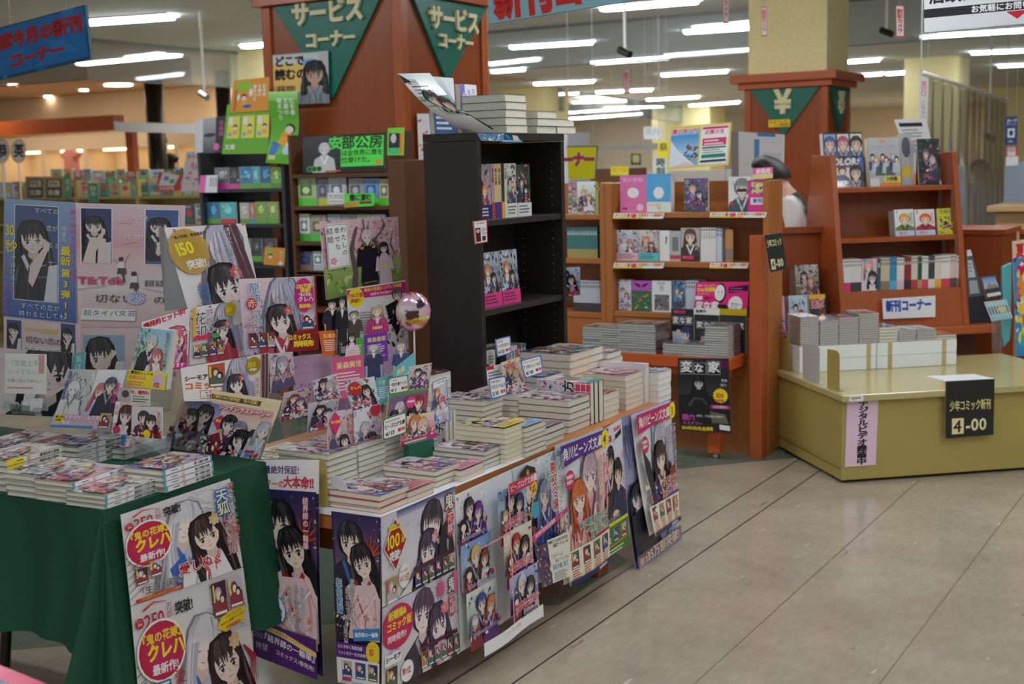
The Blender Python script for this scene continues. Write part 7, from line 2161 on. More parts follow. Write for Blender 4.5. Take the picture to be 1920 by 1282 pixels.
GB3 = 'black house comics on the low table'
bky(6.125, RZ + 0.001, 1259, 1301, 579, 664, hen(0), 'black house comic with a blue-haired figure holding a paper', GB3)
bky(6.125, RZ + 0.001, 1303, 1348, 590, 664, hen(1), 'black house comic with a dark-haired figure in profile', GB3)
bky(6.125, RZ + 0.001, 1350, 1398, 591, 664, hen(1), 'black house comic mostly hidden behind the corner stack', GB3)
S = Sheet(100, 146, (44, 42, 46))
S.grad(0, 30, 100, 70, (36, 34, 38), (70, 66, 66))
for i, ch in enumerate('変な家'):
 S.rect(4 + i * 27, 5 if i != 1 else 9, 25, 27 if i != 1 else 23, (24, 24, 26)).frame_(4 + i * 27, 5 if i != 1 else 9, 25, 27 if i != 1 else 23, 0.8, (190, 190, 190)).text(ch, 5 + i * 27, 5.5 if i != 1 else 10, 23 if i != 1 else 19, WHT, bold=0.03)
S.rect(86, 6, 11, 11, (120, 20, 90)).text('3', 89, 6, 10, (30, 20, 30), bold=0.04).text('飛鳥', 84, 40, 6, WHT).text('雨穴', 82, 49, 6, WHT)
S.person(40, 50, 20, (26, 24, 28), (206, 200, 190), (30, 28, 32), long=1.4, seed=852).poly([(28, 62), (52, 62), (64, 96), (20, 96)], (30, 28, 32)).poly([(0, 72), (100, 78), (100, 130), (0, 130)], (32, 30, 34)).stroke([(20, 96), (30, 80), (46, 80), (56, 92)], 4, (90, 86, 84), 2).poly([(60, 104), (90, 110), (96, 128), (64, 128)], (110, 104, 84))
S.star(82, 73, 15, (250, 216, 40), 16, 0.86).text('100', 72, 66, 13, (206, 50, 40), bold=0.03, sx=0.9).text('万部突破!', 71, 80, 5, (206, 50, 40), bold=0.04, sx=0.85).rect(62, 92, 38, 7, (190, 40, 130)).text('大反響御礼', 66, 92.4, 6, WHT)
S.text('雨穴', 5, 112, 13, (230, 100, 190), bold=0.02).text('原作、不思議な間取り', 34, 112, 5.4, WHT).text('ミステリー', 6, 126, 8, (230, 100, 190), bold=0.02).text('2024年3月8日(金)発売', 4, 136, 8, YEL, bold=0.04, sx=0.78).poly([(78, 130), (98, 132), (98, 142), (78, 140)], (240, 240, 240))
hang(S, 'poster', quad_y(5.915, (1271, 671), (1366, 672), (1371.5, 812), (1275, 806)), 'black house-mystery poster hanging from the low red table', 'poster')
S = Sheet(130, 90, (240, 214, 110))
S.rect(4, 8, 60, 78, (120, 190, 236)).grad(4, 20, 60, 40, (70, 150, 220), (180, 220, 240)).text('夏のまつり', 6, 6, 11, (230, 70, 120), bold=0.04, edge=WHT, ew=0.06).petals(30, 40, 34, 40, 26, 6, [(226, 150, 50), (60, 90, 140), (150, 70, 50)], 6).poly([(4, 30), (20, 50), (60, 86), (4, 86)], (236, 244, 250)).poly([(10, 86), (40, 76), (64, 86)], (246, 210, 226))
S.rect(68, 4, 58, 82, (246, 246, 240)).rect(70, 6, 54, 5, (226, 60, 120)).text('応募方法', 76, 12, 10, (226, 60, 120), bold=0.03).rect(72, 30, 50, 16, (226, 60, 120)).lines(76, 34, 40, 2, 4, WHT).rect(72, 48, 50, 4, (40, 140, 120)).rect(72, 64, 50, 8, (40, 140, 120)).lines(74, 54, 46, 2, 3, (120, 120, 120)).rect(70, 76, 54, 5, (40, 50, 110))
hang(S, 'flyer', quad_y(HY + 0.02, (1257, 238), (1372, 229), (1366, 309), (1250, 318)), 'pair of colourful fair flyers held up over the wooden bookcase', 'flyer', m=GLOSSY)
me = Mesh()
a_, b_ = on_y(1360, 372, HY + 0.03), on_y(1361, 300, HY + 0.03)
me.tube((a_.x, HY + 0.03, 1.3955), b_, 0.006, 8)
tag(me.build('flyer_clip', ACRYL), 'small clear clip post under the paired flyers', 'clip')
me = Mesh()
S = Sheet(100, 80, (226, 228, 230))
S.rect(0, 0, 14, 80, (150, 140, 140)).rect(44, 10, 10, 70, (90, 150, 210)).rect(54, 16, 46, 64, (232, 232, 234)).rect(50, 0, 34, 5, (50, 130, 220)).rect(62, 30, 34, 40, (214, 214, 220))
prop(hang(S, 'notice_board', quad_y(7.75, (1371, 246), (1470, 252), (1468, 345), (1372, 345)), 'white and pale blue paper boards standing before the yen pillar', 'board', thick=0.01), quad_y(7.75, (1371, 246), (1470, 252), (1468, 345), (1372, 345)), 1.3)
def lofs(px, py, d):
 return (on_plane(px, py, KC + E2 * d, E2) - KC).dot(E1)
def bks(d, z, x0, x1, yt, yb, art, label, group, t=0.014, lean=0.16, h=None, **k):
 l0, l1 = lofs(x0, yb, d), lofs(x1, yb, d)
 h = h or (on_plane((x0 + x1) / 2, yt, KC + E2 * d, E2).z - z) / math.cos(lean)
 return bk(cl(l0, d, z + 0.001), E1, l1 - l0, h, t, art, label, group, lean, **k)
GC = 'comics on the slanted bookcase'
z = SSH[2]
S = Sheet(100, 130, (30, 30, 34))
for i, (c, h_) in enumerate((((150, 180, 226), (60, 90, 150)), ((236, 226, 230), (190, 80, 130)), ((240, 236, 226), (40, 36, 40)))):
 S.rect(3 + i * 33, 4, 29, 52, c)
 S.person(17 + i * 33, 28, 26, h_, (250, 220, 196), (90, 90, 130), long=0, seed=860 + i, lod=1).rect(3 + i * 33, 56, 29, 10, (30, 30, 34))
S.text('COLORS', 6, 58, 22, WHT, bold=0.05, slant=0.15, sx=0.95).text('2', 84, 54, 26, (50, 120, 210), bold=0.06)
S.rect(3, 84, 60, 44, (240, 230, 220)).person(16, 92, 16, (226, 200, 110), cloth=(90, 140, 90), long=0, seed=864, lod=0).person(44, 92, 18, (120, 60, 60), cloth=(90, 60, 60), long=0.2, seed=865, lod=0).rect(3, 102, 50, 12, (30, 70, 140)).text('画集原画集!', 5, 114, 12, WHT, bold=0.05, sx=0.85).person(78, 98, 28, (30, 28, 34), cloth=(60, 60, 90), long=0, seed=866, lod=1)
bks(1.29, z, 1548, 1622, 248, 350, S, 'black picture-grid art book, leftmost on the slanted top shelf', GC, t=0.045, pages=mat('white_pages', ()))
S = Sheet(100, 125, (196, 200, 206))
S.grad(0, 0, 100, 125, (206, 210, 214), (176, 182, 190)).text('2023', 36, 4, 10, (240, 140, 60), bold=0.05).text('CHARACTER', 8, 16, 14, (170, 174, 180), bold=0.03, edge=(226, 228, 230), ew=0.03, sx=0.92)
for i in range(8):
 S.person(12 + i * 11, 50 + (i % 3) * 7, 13, HAIRS[(i * 3) % 8], cloth=((60, 76, 120), (200, 210, 220), (80, 100, 90))[i % 3], long=0, seed=870 + i, lod=0)
S.rect(0, 104, 30, 21, (226, 226, 232)).rect(46, 100, 54, 16, (240, 220, 40)).text('大特集', 52, 101, 12, INK, bold=0.04).rect(30, 117, 70, 8, (236, 150, 50))
bks(1.27, z, 1632, 1690, 258, 350, S, 'silver group-portrait art book, front copy', GC, t=0.05, spine=(190, 194, 200))
bks(1.29, z, 1692, 1714, 250, 348, plain_art((190, 194, 200), [('oval', 50, 80, 40, 60, (90, 96, 120)), ('rect', 0, 190, 100, 60, (236, 200, 50))], 100, 300), 'silver art book turned half sideways behind the front copy', GC, t=0.03)
spines(cl(lofs(1713, 349, 1.27), 1.27, z + 0.001), E1, 1, 0.013, 0.16, 0.235, [(214, 214, 218)], 'orange-footed beside the silver art books', GC, foot=[(240, 150, 60)], title='特集号')
S = cover_art(872, [(40, 60, 54), (70, 130, 104), (60, 60, 66)], w=100, h=160)
bks(1.25, z, 1724, 1766, 260, 349, S, 'dark green and black comic, rightmost on the slanted top shelf', GC)
z = SSH[1]
d_ = sf(z) + 0.05
for i, (x0, x1, lab, hc, cc, n, nc) in enumerate(((1679, 1715, 'white comic numbered one with a blond boy', (230, 170, 60), (110, 140, 60), '1', (60, 130, 80)), (1717, 1754, 'white comic numbered two with a red-haired boy', (226, 100, 40), (190, 40, 50), '2', (220, 50, 60)))):
 S = Sheet(100, 160, (238, 238, 240))
 S.person(52, 62, 50, hc, (250, 224, 200), cc, (60, 50, 60), long=0, seed=880 + i, lod=1).text(n, 6, 2, 26, nc, bold=0.02).text('初恋物語', 86, 20, 18, nc, vert=True).rect(0, 128, 100, 32, (200, 216, 240)).text('続刊', 20, 134, 20, (226, 130, 140), bold=0.03)
 bks(d_, z, x0, x1, 393, 455, S, lab, GC, t=0.07 if i == 0 else 0.02, pages=GREYPAGES)
bks(d_, z, 1759, 1795, 391, 455, plain_art((226, 226, 60), [('text', '怪獣娘', 8, 6, 26, (40, 40, 40)), ('petals', 10, 50, 80, 100, 40, 16, [(60, 50, 80), (226, 226, 60), (150, 60, 110), (240, 190, 160), (60, 90, 70)], 7)], 100, 160), 'yellow comic, rightmost on the slanted middle shelf', GC)
z = SSH[0]
d_ = sf(z) + 0.035
l = lofs(1577, 557, d_)
GSP = 'spines on the slanted bottom shelf'
k = 0
for n, t, c, ft, ti in ((4, 0.0128, (240, 236, 236), (226, 50, 130), '恋愛'), (5, 0.012, (236, 234, 232), (60, 56, 60), '探偵')):
 spines(cl(l, d_, z + 0.001), E1, n, t, 0.113, 0.174, [c], 'of the ' + ('pink-footed' if ti == '恋愛' else 'dark-footed') + ' row at the left of the slanted bottom shelf', GSP, foot=[ft], title=ti)
 l += n * (t + 0.0006)
S = Sheet(100, 160, (236, 200, 206))
S.person(44, 40, 46, (236, 170, 160), (252, 230, 220), (236, 220, 226), long=1, seed=890, lod=1).person(70, 100, 50, (36, 34, 40), (250, 228, 220), (240, 226, 230), long=0.6, seed=891, lod=1).rect(0, 0, 30, 14, (100, 180, 230))
bk(cl(l + 0.002, d_, z + 0.001), E1, 0.088, 0.174, 0.02, S, 'pink manga of two girls facing out on the slanted bottom shelf', GSP)
l += 0.092
for n, t, c, ft, ti, lab in ((1, 0.02, (40, 90, 120), None, '特装', 'dark blue one right of the two-girl manga'), (4, 0.0125, (216, 206, 170), (150, 130, 110), '料理', 'of the cream group right of the two-girl manga'), (3, 0.0135, (60, 150, 200), (90, 190, 230), '海賊', 'of the sky-blue group on the slanted bottom shelf'),
                             (3, 0.0135, (240, 236, 232), (236, 200, 210), '学園', 'of the first white group after the blue ones'), (3, 0.0135, (150, 40, 46), (50, 44, 46), '剣豪', 'of the dark red group on the slanted bottom shelf'), (3, 0.012, (226, 220, 210), (200, 60, 60), '冒険', 'of the pale group after the dark red ones'),
                             (2, 0.012, (50, 80, 66), (190, 160, 130), '森', 'of the dark green pair on the slanted bottom shelf'), (3, 0.012, (236, 240, 232), (240, 70, 90), '青空', 'of the white group with coral feet'), (3, 0.012, (60, 64, 70), (236, 236, 236), '機甲', 'of the charcoal group on the slanted bottom shelf'),
                             (3, 0.0125, (232, 226, 214), (236, 190, 70), '旅', 'of the cream group with amber feet'), (4, 0.0125, (244, 240, 238), (230, 60, 90), '花嫁', 'of the white group with crimson feet'), (3, 0.0125, (226, 206, 202), (90, 80, 84), '日常', 'of the dusty pink group near the right end'), (4, 0.0125, (244, 244, 244), (170, 140, 110), '王国', 'of the white group at the right end')):
 if l + n * t > 1.15:
  n = max(1, int((1.16 - l) / (t + 0.0006)))
 spines(cl(l, d_, z + 0.001), E1, n, t, 0.113, 0.172 + (k % 3) * 0.003, [c], lab, GSP, foot=[ft] if ft else None, title=ti)
 l += n * (t + 0.0006)
 k += 1
S = Sheet(110, 42, (240, 240, 242))
S.text('新刊コーナー', 7, 4, 24, (30, 80, 180), bold=0.06, sx=0.66)
hang(S, 'shelf_sign', [on_plane(x, y, KC + E2 * 0.992, E2) for x, y in ((1654, 560), (1754, 554), (1754, 594), (1656, 598))], 'white paper sign with blue lettering under the slanted shelves', 'sign')
GWG = 'wrapped comics on the wing board'
bks(1.19, 0.735, 1494, 1537, 490, 556, cover_art(895, [(214, 214, 210), (170, 170, 160), (120, 130, 100)], w=90, h=140), 'silver and green comics row, upper on the wing board', GWG, t=0.10, spine=(120, 110, 110), pages=GREYPAGES, h=0.185)
bks(1.0, DZ_, 1447, 1474, 555, 638, cover_art(896, [(226, 190, 226), (120, 150, 220), (236, 120, 160)], w=80, h=150), 'magenta girl comic, left one on the wing board', GWG, t=0.05, pages=GREYPAGES, h=0.205)
bks(1.0, DZ_, 1482, 1517, 553, 636, cover_art(897, [(206, 226, 240), (150, 180, 210)], w=90, h=150), 'pale blue comic, middle one on the wing board', GWG, t=0.06, pages=GREYPAGES, h=0.205)
bks(1.0, DZ_, 1521, 1551, 552, 634, plain_art((40, 50, 60), [('rect', 0, 0, 100, 20, (240, 180, 50)), ('text', 'ロボ', 8, 20, 40, (220, 40, 50), False, 0.05, WHT, 0.05), ('oval', 76, 90, 26, 30, (110, 60, 50)), ('oval', 78, 104, 18, 20, (240, 206, 180))], 100, 160), 'red-lettered robot comic, right one on the wing board', GWG, t=0.03, h=0.205)
GK = 'white cartons on the khaki counter'
c0 = on_z(1484, 694, CH)
v = c0 - KC
L0, D0 = v.dot(E1), v.dot(E2)
D0 = min(D0, 0.62)
CL = []
for col, (a_, b_) in enumerate(((L0, L0 + 0.415), (L0 + 0.42, L0 + 0.86))):
 for row in (0, 1):
  o = empty('carton', (0, 0, 0), ('lower' if row == 0 else 'upper') + ' white carton on the ' + ('left' if col == 0 else 'right') + ' of the khaki counter', 'carton', GK)
  hh = 0.066
  z0 = CH + 0.001 + row * (hh + 0.001)
  me = Mesh()
  me.box((a_, D0, z0), (b_, D0 + 0.25, z0 + hh))
  me.build('box', CARTON, o, bevel=0.002)
  for tx in ((0.9,) if col == 0 else (0.16, 0.84)):
   me = Mesh()
   x = a_ + (b_ - a_) * tx
   me.box((x - 0.012, D0 - 0.0008, z0), (x + 0.012, D0, z0 + hh))
   me.build('tape_strip', TAPE, o)
  put(o, KC, E1, E2)
zc = CH + 0.002 + 2 * 0.067
GKS = 'wrapped comic stacks on the cartons'
l = L0 + 0.004
for i, (w, t, n, desc, art, k) in enumerate(((0.104, 0.0112, 13, 'with violet and gold spines, leftmost on the cartons', cover_art(901, BLUEP, lod=0), dict(spine=(120, 100, 170))), (0.102, 0.0112, 11, 'second from the left on the white cartons', cover_art(902, [(240, 200, 150), (170, 190, 220)], lod=0), {}),
                                             (0.106, 0.0112, 12, 'with a dark blue cover, third on the white cartons', cover_art(903, [(90, 100, 150), (170, 90, 110)], lod=0), {}), (0.108, 0.0115, 13, 'with a red and pale cover, tallest on the white cartons', cover_art(904, [(226, 236, 236), (200, 90, 90)], lod=0), {}),
                                             (0.104, 0.0155, 5, 'of cream-edged books with a violet cover on the right cartons', cover_art(905, [(150, 110, 190), (214, 200, 226)], lod=0), dict(pages=PAGES)), (0.1, 0.0112, 5, 'with a pale blue cover, low on the right cartons', cover_art(906, [(170, 200, 226), (226, 232, 240)], lod=0), {}),
                                             (0.106, 0.0112, 5, 'with a grey cover, second last on the right cartons', cover_art(907, [(120, 120, 130), (190, 190, 196)], lod=0), {}), (0.115, 0.0112, 2, 'with an orange cover jutting over the right carton edge', cover_art(908, [(226, 150, 110), (120, 90, 90)], lod=0), dict(pages=PAGES)))):
 k.setdefault('pages', GREYPAGES)
 stack(cl(l, D0 + 0.006, zc), E1, E2, w - 0.002, 0.17, t, n, desc, GKS, art, name='comic_book', jit=0.0015, **k)
 l += w + 0.002
for i, (pts, m, lab) in enumerate((([(1461, 690), (1461, 634), (1476, 635), (1480, 640), (1480, 690)], OLIVESIDE, 'khaki bookend against the white carton corner'), ([(1505, 708), (1505, 643), (1532, 646), (1537, 654), (1536, 712)], mat('grey_plastic', (190, 188, 184), rough=0.4), 'light grey bookend, middle one on the counter edge'),
                                   ([(1551, 719), (1551, 654), (1569, 657), (1574, 664), (1574, 724)], OLIVESIDE, 'khaki bookend nearest the counter corner'))):
 root = empty('bookend', cl(0.02, 0.3, CH), lab, 'bookend', 'bookends on the khaki counter')
 Q = [on_plane(x, y, KC + E1 * 0.02, E1) for x, y in pts]
 zz = min(q.z for q in Q)
 for q in Q:
  if q.z - zz < 0.03:
   q.z = CH + 0.0012
 me = Mesh()
 me.prism(Q, E1 * 0.0016)
 me.build('upright_plate', m, root)
 me = Mesh()
 a_ = min((q - KC).dot(E2) for q in Q)
 b_ = max((q - KC).dot(E2) for q in Q)
 me.prism([cl(0.02, a_, CH + 0.0006), cl(0.045, a_, CH + 0.0006), cl(0.045, b_, CH + 0.0006), cl(0.02, b_, CH + 0.0006)], (0, 0, 0.0012))
 me.build('foot_plate', m, root)
def pl_d(d):
 return lambda *q: [on_plane(x, y, KC + E2 * d, E2) for x, y in q]
def shelf_no(title, two):
 S = Sheet(100, 112, (26, 28, 28))
 if two:
  S.text('少年コミック新刊', 9, 38, 22, (236, 226, 150), bold=0.015, sx=0.48)
 else:
  S.text('少年コミック', 8, 14, 24, (236, 226, 150), bold=0.02, sx=0.58)
 S.rect(14, 74, 24, 31, (246, 226, 170)).text('4', 17, 72, 33, (30, 30, 30), bold=0.02, sx=1.0).text('-00', 42, 71, 33, (246, 236, 190), bold=0.02, sx=0.95)
 return S
hang(shelf_no('', True), 'shelf_sign', pl_d(-0.034)((1772.7, 714.8), (1864.8, 710), (1863, 814.7), (1772, 822)), 'black boys-comics number sign hanging on the khaki counter front', 'sign', thick=0.002, m=GLOSSY)
hang(Sheet(100, 30, (244, 244, 248)), 'sign_flap', [on_z(x, y, CH + 0.0015) for x, y in ((1734, 705), (1826, 700.7), (1865, 709.6), (1773, 714.4))], 'white paper flap lying on the khaki countertop edge', 'paper')
S = Sheet(60, 130, (236, 206, 226))
S.text('デジタルビデオ録画中', 32, 4, 13.2, INK, vert=True, bold=0.05, sp=0.93, sx=1.5)
hang(S, 'notice', pl_d(-0.0035)((1588.5, 746), (1647, 744.4), (1642, 871.5), (1584, 875.5)), 'pink vertical recording notice stuck on the khaki counter', 'notice')
S = shelf_no('', False)
hang(S, 'shelf_sign', [on_plane(x, y, (-2.16, 6.0, 1), Vector((0.45, -0.89, 0))) for x, y in ((1433, 441), (1466, 436), (1475, 504), (1444, 511))], 'black number sign hanging from the orange end panel', 'sign', thick=0.006, m=GLOSSY)
o = bpy.data.objects['shelf_sign.002']
me = Mesh()
me.tube(o.location + UP * 0.16, (-2.23, 6.08, 1.12), 0.003, 6)
me.build('hook', STEEL, o)
GBR = 'brochures right of the slanted bookcase'
S = Sheet(60, 150, (90, 92, 100))
S.rect(4, 20, 40, 34, (200, 206, 214)).lines(8, 26, 30, 3, 4, (90, 100, 140)).rect(6, 60, 40, 26, (170, 180, 190)).rect(0, 92, 60, 58, (50, 52, 64)).rect(0, 0, 60, 12, (226, 226, 232))
hang(S, 'brochure', pl_d(1.05)((1813, 469), (1820, 468), (1861, 608), (1818, 612)), 'tall grey leaflet leaning right of the slanted bookcase', 'leaflet', GBR, thick=0.003)
S = Sheet(60, 80, (60, 66, 76))
S.grad(4, 4, 52, 40, (110, 150, 220), (210, 220, 230)).poly([(8, 44), (26, 22), (36, 34), (46, 26), (56, 44)], (150, 150, 150)).rect(6, 60, 50, 12, (236, 236, 236))
hang(S, 'brochure', pl_d(0.99)((1838, 519), (1867, 516), (1881, 556), (1850, 562)), 'leaflet with a mountain photograph right of the slanted bookcase', 'leaflet', GBR, thick=0.002)
S = Sheet(60, 50, (170, 214, 226))
S.rect(0, 14, 60, 20, (120, 124, 124)).oval(40, 24, 12, 8, (226, 214, 110)).rect(0, 40, 60, 10, (140, 200, 216))
for i in range(8):
 S.rect(i * 8, 0, 3, 50, (206, 232, 240))
hang(S, 'brochure', pl_d(0.96)((1845, 566), (1887, 561), (1899, 596), (1860, 603)), 'light blue fringed ticket leaflet below the mountain photograph', 'leaflet', GBR, thick=0.002)
me = Mesh()
Q = pl_d(0.93)((1858, 602), (1882, 598), (1876, 690), (1860, 676))
me.prism(Q, -E2 * 0.004)
tag(me.build('plastic_bag', VINYL), 'clear plastic bag hanging from the base board end', 'bag')
TB = mat('teal_fabric', (96, 190, 200), rough=0.7)
for pts, lab in ((((1880, 500), (1898, 492), (1896, 590), (1880, 600)), 'upper teal bag hanging at the register counter'), (((1876, 596), (1898, 590), (1894, 636), (1882, 652)), 'lower teal bag hanging at the register counter')):
 me = Mesh()
 me.prism(pl_d(1.02)(*pts), E2 * 0.02)
 tag(me.build('teal_bag', TB, bevel=0.004), lab, 'bag')
S = Sheet(60, 160, (50, 150, 210))
S.rect(0, 0, 60, 24, (230, 200, 160)).text('夏祭', 8, 4, 20, (206, 50, 70), bold=0.05).oval(34, 40, 26, 14, (206, 40, 110)).oval(30, 62, 22, 16, (236, 150, 60)).oval(46, 76, 18, 16, (110, 60, 150)).oval(28, 90, 24, 14, (246, 210, 80)).oval(40, 112, 22, 16, (226, 110, 40)).oval(30, 134, 26, 14, (60, 190, 200)).petals(0, 20, 60, 130, 40, 8, [(236, 90, 60), (250, 220, 80), (90, 60, 150), (240, 240, 240)], 13)
pop(S, pl_d(1.0), ((1898, 452), (1945, 446), (1945, 664), (1906, 668)), 'standee', 'colourful festival standee cut by the right edge', 'standee', thick=0.004)
def unit(label, y, x0, x1, ztop, zs, m, depth=0.24, end=0.02, z0=0.0):
 b = empty('bookcase', ((x0 + x1) / 2, y + depth / 2, z0), label, 'bookcase')
 for nm, p, q in [('back_panel', (x0, y + depth - 0.012, z0), (x1, y + depth, ztop)), ('side_panel', (x0, y, z0), (x0 + end, y + depth - 0.012, ztop)), ('side_panel', (x1 - end, y, z0), (x1, y + depth - 0.012, ztop))] + \
     [('shelf', (x0 + end, y + 0.003, z - 0.022), (x1 - end, y + depth - 0.013, z)) for z in zs]:
  me = Mesh()
  me.box(p, q)
  me.build(nm, m, b)
 return b
BROWN = mat('dark_brown_wood', (96, 60, 36), rough=0.4, noise=0.1, nscale=5, stretch=(5, 5, 0.4))
LIME = (96, 206, 60)
AY = 5.95
ax0, ax1 = on_y(546, 400, AY).x, on_y(762, 400, AY).x
AS = [on_y(650, 325, AY).z, on_y(640, 386, AY).z, on_y(600, 453, AY).z, on_y(600, 508, AY).z, 0.9, 0.68, 0.4]
unit('dark brown bookcase with lime green displays against the service pillar', AY, ax0, ax1 - 0.10, 1.715, AS, BROWN)
me = Mesh()
me.box((ax1 - 0.10, AY - 0.004, 0), (ax1, AY + 0.2, on_y(740, 300, AY).z))
tag(me.build('side_stand', BROWN, bevel=0.003), 'narrow brown side stand right of the lime green bookcase', 'stand')
S = Sheet(157, 74, (36, 36, 38))
S.grad(0, 0, 76, 74, (70, 70, 72), (30, 30, 32)).person(42, 28, 20, (200, 200, 200), (220, 220, 220), (200, 200, 200), (240, 240, 240), long=0, seed=930, lod=1).rect(74, 4, 80, 60, (86, 226, 80))
S.text('安', 50, 2, 27, (86, 226, 80), bold=0.03).text('部公房', 75, 2, 27, (30, 60, 34), bold=0.03, sx=0.96).text('は全世界に罠を', 75, 30, 12.4, INK, bold=0.02, sx=0.9).text('仕掛けた。', 75, 44, 13, INK, bold=0.02, sx=0.95)
for i in range(3):
 S.oval(14 + i * 9, 66, 6, 6, (70, 200, 70)).oval(14 + i * 9, 66, 4.6, 4.6, (60, 64, 60))
S.rect(44, 70, 30, 3, (206, 90, 40)).rect(140, 52, 10, 10, (226, 150, 50))
pop(S, Y_(AY - 0.004), ((568, 257), (723, 249), (722, 319), (568, 325)), 'display_poster', 'black and lime green author panel on the dark brown bookcase', 'display poster')
S = Sheet(36, 52, (120, 206, 60))
S.rect(3, 10, 24, 28, (40, 38, 40)).oval(13, 20, 6, 9, (200, 200, 200)).rect(27, 10, 6, 38, (236, 130, 40)).rect(2, 38, 24, 11, (60, 190, 120))
pop(S, Y_(AY - 0.008), ((727, 240), (758, 239), (757, 291), (726, 291)), 'picture_card', 'small lime green author card at the corner of the service pillar', 'card')
GA = 'green-banded paperbacks on the dark brown bookcase'
for i, (x0, x1, yt, yb, bg, band, lab) in enumerate(((560, 594, 334, 383, (170, 200, 130), LIME, 'lime cover with a grey photo'), (597, 617, 335, 383, (130, 130, 150), (200, 200, 70), 'violet-grey cover'), (618, 650, 333, 383, (190, 196, 200), (220, 230, 220), 'silver ring cover'),
                                                     (655, 683, 334, 383, (160, 160, 156), LIME, 'grey car cover'), (684, 712, 334, 383, (100, 150, 206), LIME, 'sky-blue cover'), (713, 731, 335, 383, (196, 190, 150), LIME, 'sand cover'),
                                                     (563, 582, 401, 449, (226, 226, 222), (60, 170, 50), 'white cover with a green foot'), (584, 612, 403, 449, (170, 160, 130), (70, 200, 60), 'khaki cover'), (616, 640, 402, 449, (150, 176, 180), LIME, 'pale teal cover'), (642, 668, 402, 449, (130, 150, 140), LIME, 'sage cover'), (670, 696, 402, 449, (180, 186, 150), LIME, 'pale green cover'), (698, 724, 402, 449, (206, 206, 214), LIME, 'lilac cover'),
                                                     (562, 584, 472, 505, (60, 70, 120), (150, 110, 90), 'dark blue cover'), (588, 608, 471, 505, (206, 220, 230), (190, 206, 216), 'pale blue cover'))):
 S = Sheet(100, 142, bg)
 S.rect(14, 36, 62, 54, tuple(c * 0.55 for c in bg)).oval(44, 62, 20, 18, tuple(min(255, c * 1.2) for c in bg)).rect(0, 102, 100, 40, band).text('新装', 70, 10, 18, (70, 80, 70), vert=True)
 row = 1 if i < 6 else 2 if i < 12 else 3
 bky(AY + 0.04, AS[row], x0, x1, yt, yb, S, lab + ', %s row of the dark brown bookcase' % ('upper', 'second', 'third')[row - 1], GA)
S = Sheet(100, 40, (90, 220, 70))
S.text('闇に潜む', 18, 2, 20, INK, bold=0.05, sx=0.9).rect(0, 26, 48, 12, (226, 130, 40)).rect(52, 24, 40, 8, (110, 60, 30))
pop(S, Y_(AY - 0.01), ((645, 363), (703, 362), (701, 386), (645, 389)), 'shelf_talker', 'lime and orange shelf card on the dark brown bookcase', 'card')
pop(plain_art((222, 224, 216), [('text', '芥川賞受賞', 8, 6, 17, (110, 110, 100)), ('rect', 10, 30, 80, 3, (150, 150, 140))], 100, 40), Y_(AY - 0.008), ((614, 361), (646, 361), (646, 382), (614, 382)), 'shelf_talker', 'pale award card beside the lime shelf card', 'card')
BY = 6.35
bx0, bx1 = on_y(376, 400, BY).x, on_y(536, 400, BY).x
BS = [on_y(450, 354, BY).z, on_y(450, 420, BY).z, on_y(470, 491, BY).z, 0.9, 0.6]
unit('charcoal steel bookcase topped by orange and green posters', BY, bx0, bx1, on_y(450, 283, BY).z, BS, DARKER, end=0.025)
me = Mesh()
me.box((bx1 + 0.012, BY + 0.05, 0), (bx1 + 0.11, BY + 0.35, 1.5))
tag(me.build('end_board', BLACK), 'black end board between the steel and brown bookcases', 'board')
GBK = 'paperbacks on the charcoal steel bookcase'
for i, (x0, x1, yt, yb, bg, band, lab) in enumerate(((404, 430, 314, 352, (130, 130, 136), (236, 60, 170), 'mist grey cover'), (431, 450, 314, 352, (70, 72, 78), (236, 80, 170), 'charcoal cover'), (452, 474, 312, 352, (70, 140, 190), (120, 190, 80), 'blue diver cover'), (475, 487, 312, 352, (90, 190, 210), (110, 190, 70), 'cyan cover'), (489, 508, 312, 352, (60, 120, 160), (120, 190, 80), 'deep blue cover'), (510, 528, 313, 352, (140, 190, 90), (100, 170, 70), 'leaf green cover'),
                                                     (390, 414, 379, 419, (60, 130, 170), (110, 180, 70), 'teal reader cover'), (415, 444, 379, 419, (90, 200, 206), (220, 70, 70), 'turquoise cover'), (451, 468, 380, 419, (206, 206, 190), (110, 180, 70), 'ivory cover'), (470, 478, 380, 419, (226, 140, 110), (90, 180, 200), 'coral spine cover'), (480, 501, 378, 419, (150, 180, 80), (120, 190, 70), 'meadow cover'), (503, 523, 378, 419, (160, 186, 90), (120, 190, 70), 'second meadow cover'),
                                                     (473, 492, 447, 490, (66, 66, 70), (110, 190, 70), 'dark ink cover'), (497, 519, 447, 490, (80, 78, 78), (110, 190, 70), 'dark lettered cover'), (452, 470, 447, 490, (90, 90, 90), (110, 190, 70), 'grey ink cover'))):
 S = Sheet(100, 142, bg)
 S.oval(50, 50, 22, 26, tuple(min(255, c * 1.35 + 20) for c in bg)).petals(10, 10, 80, 80, 12, 12, [bg, tuple(c * 0.6 for c in bg), (230, 230, 226)], i).rect(0, 108, 100, 34, band)
 row = 0 if i < 6 else 1 if i < 12 else 2
 bky(BY + 0.04, BS[row], x0, x1, yt, yb, S, lab + ', %s row of the steel bookcase' % ('upper', 'middle', 'lower')[row], GBK)
S = Sheet(100, 105, (116, 190, 60))
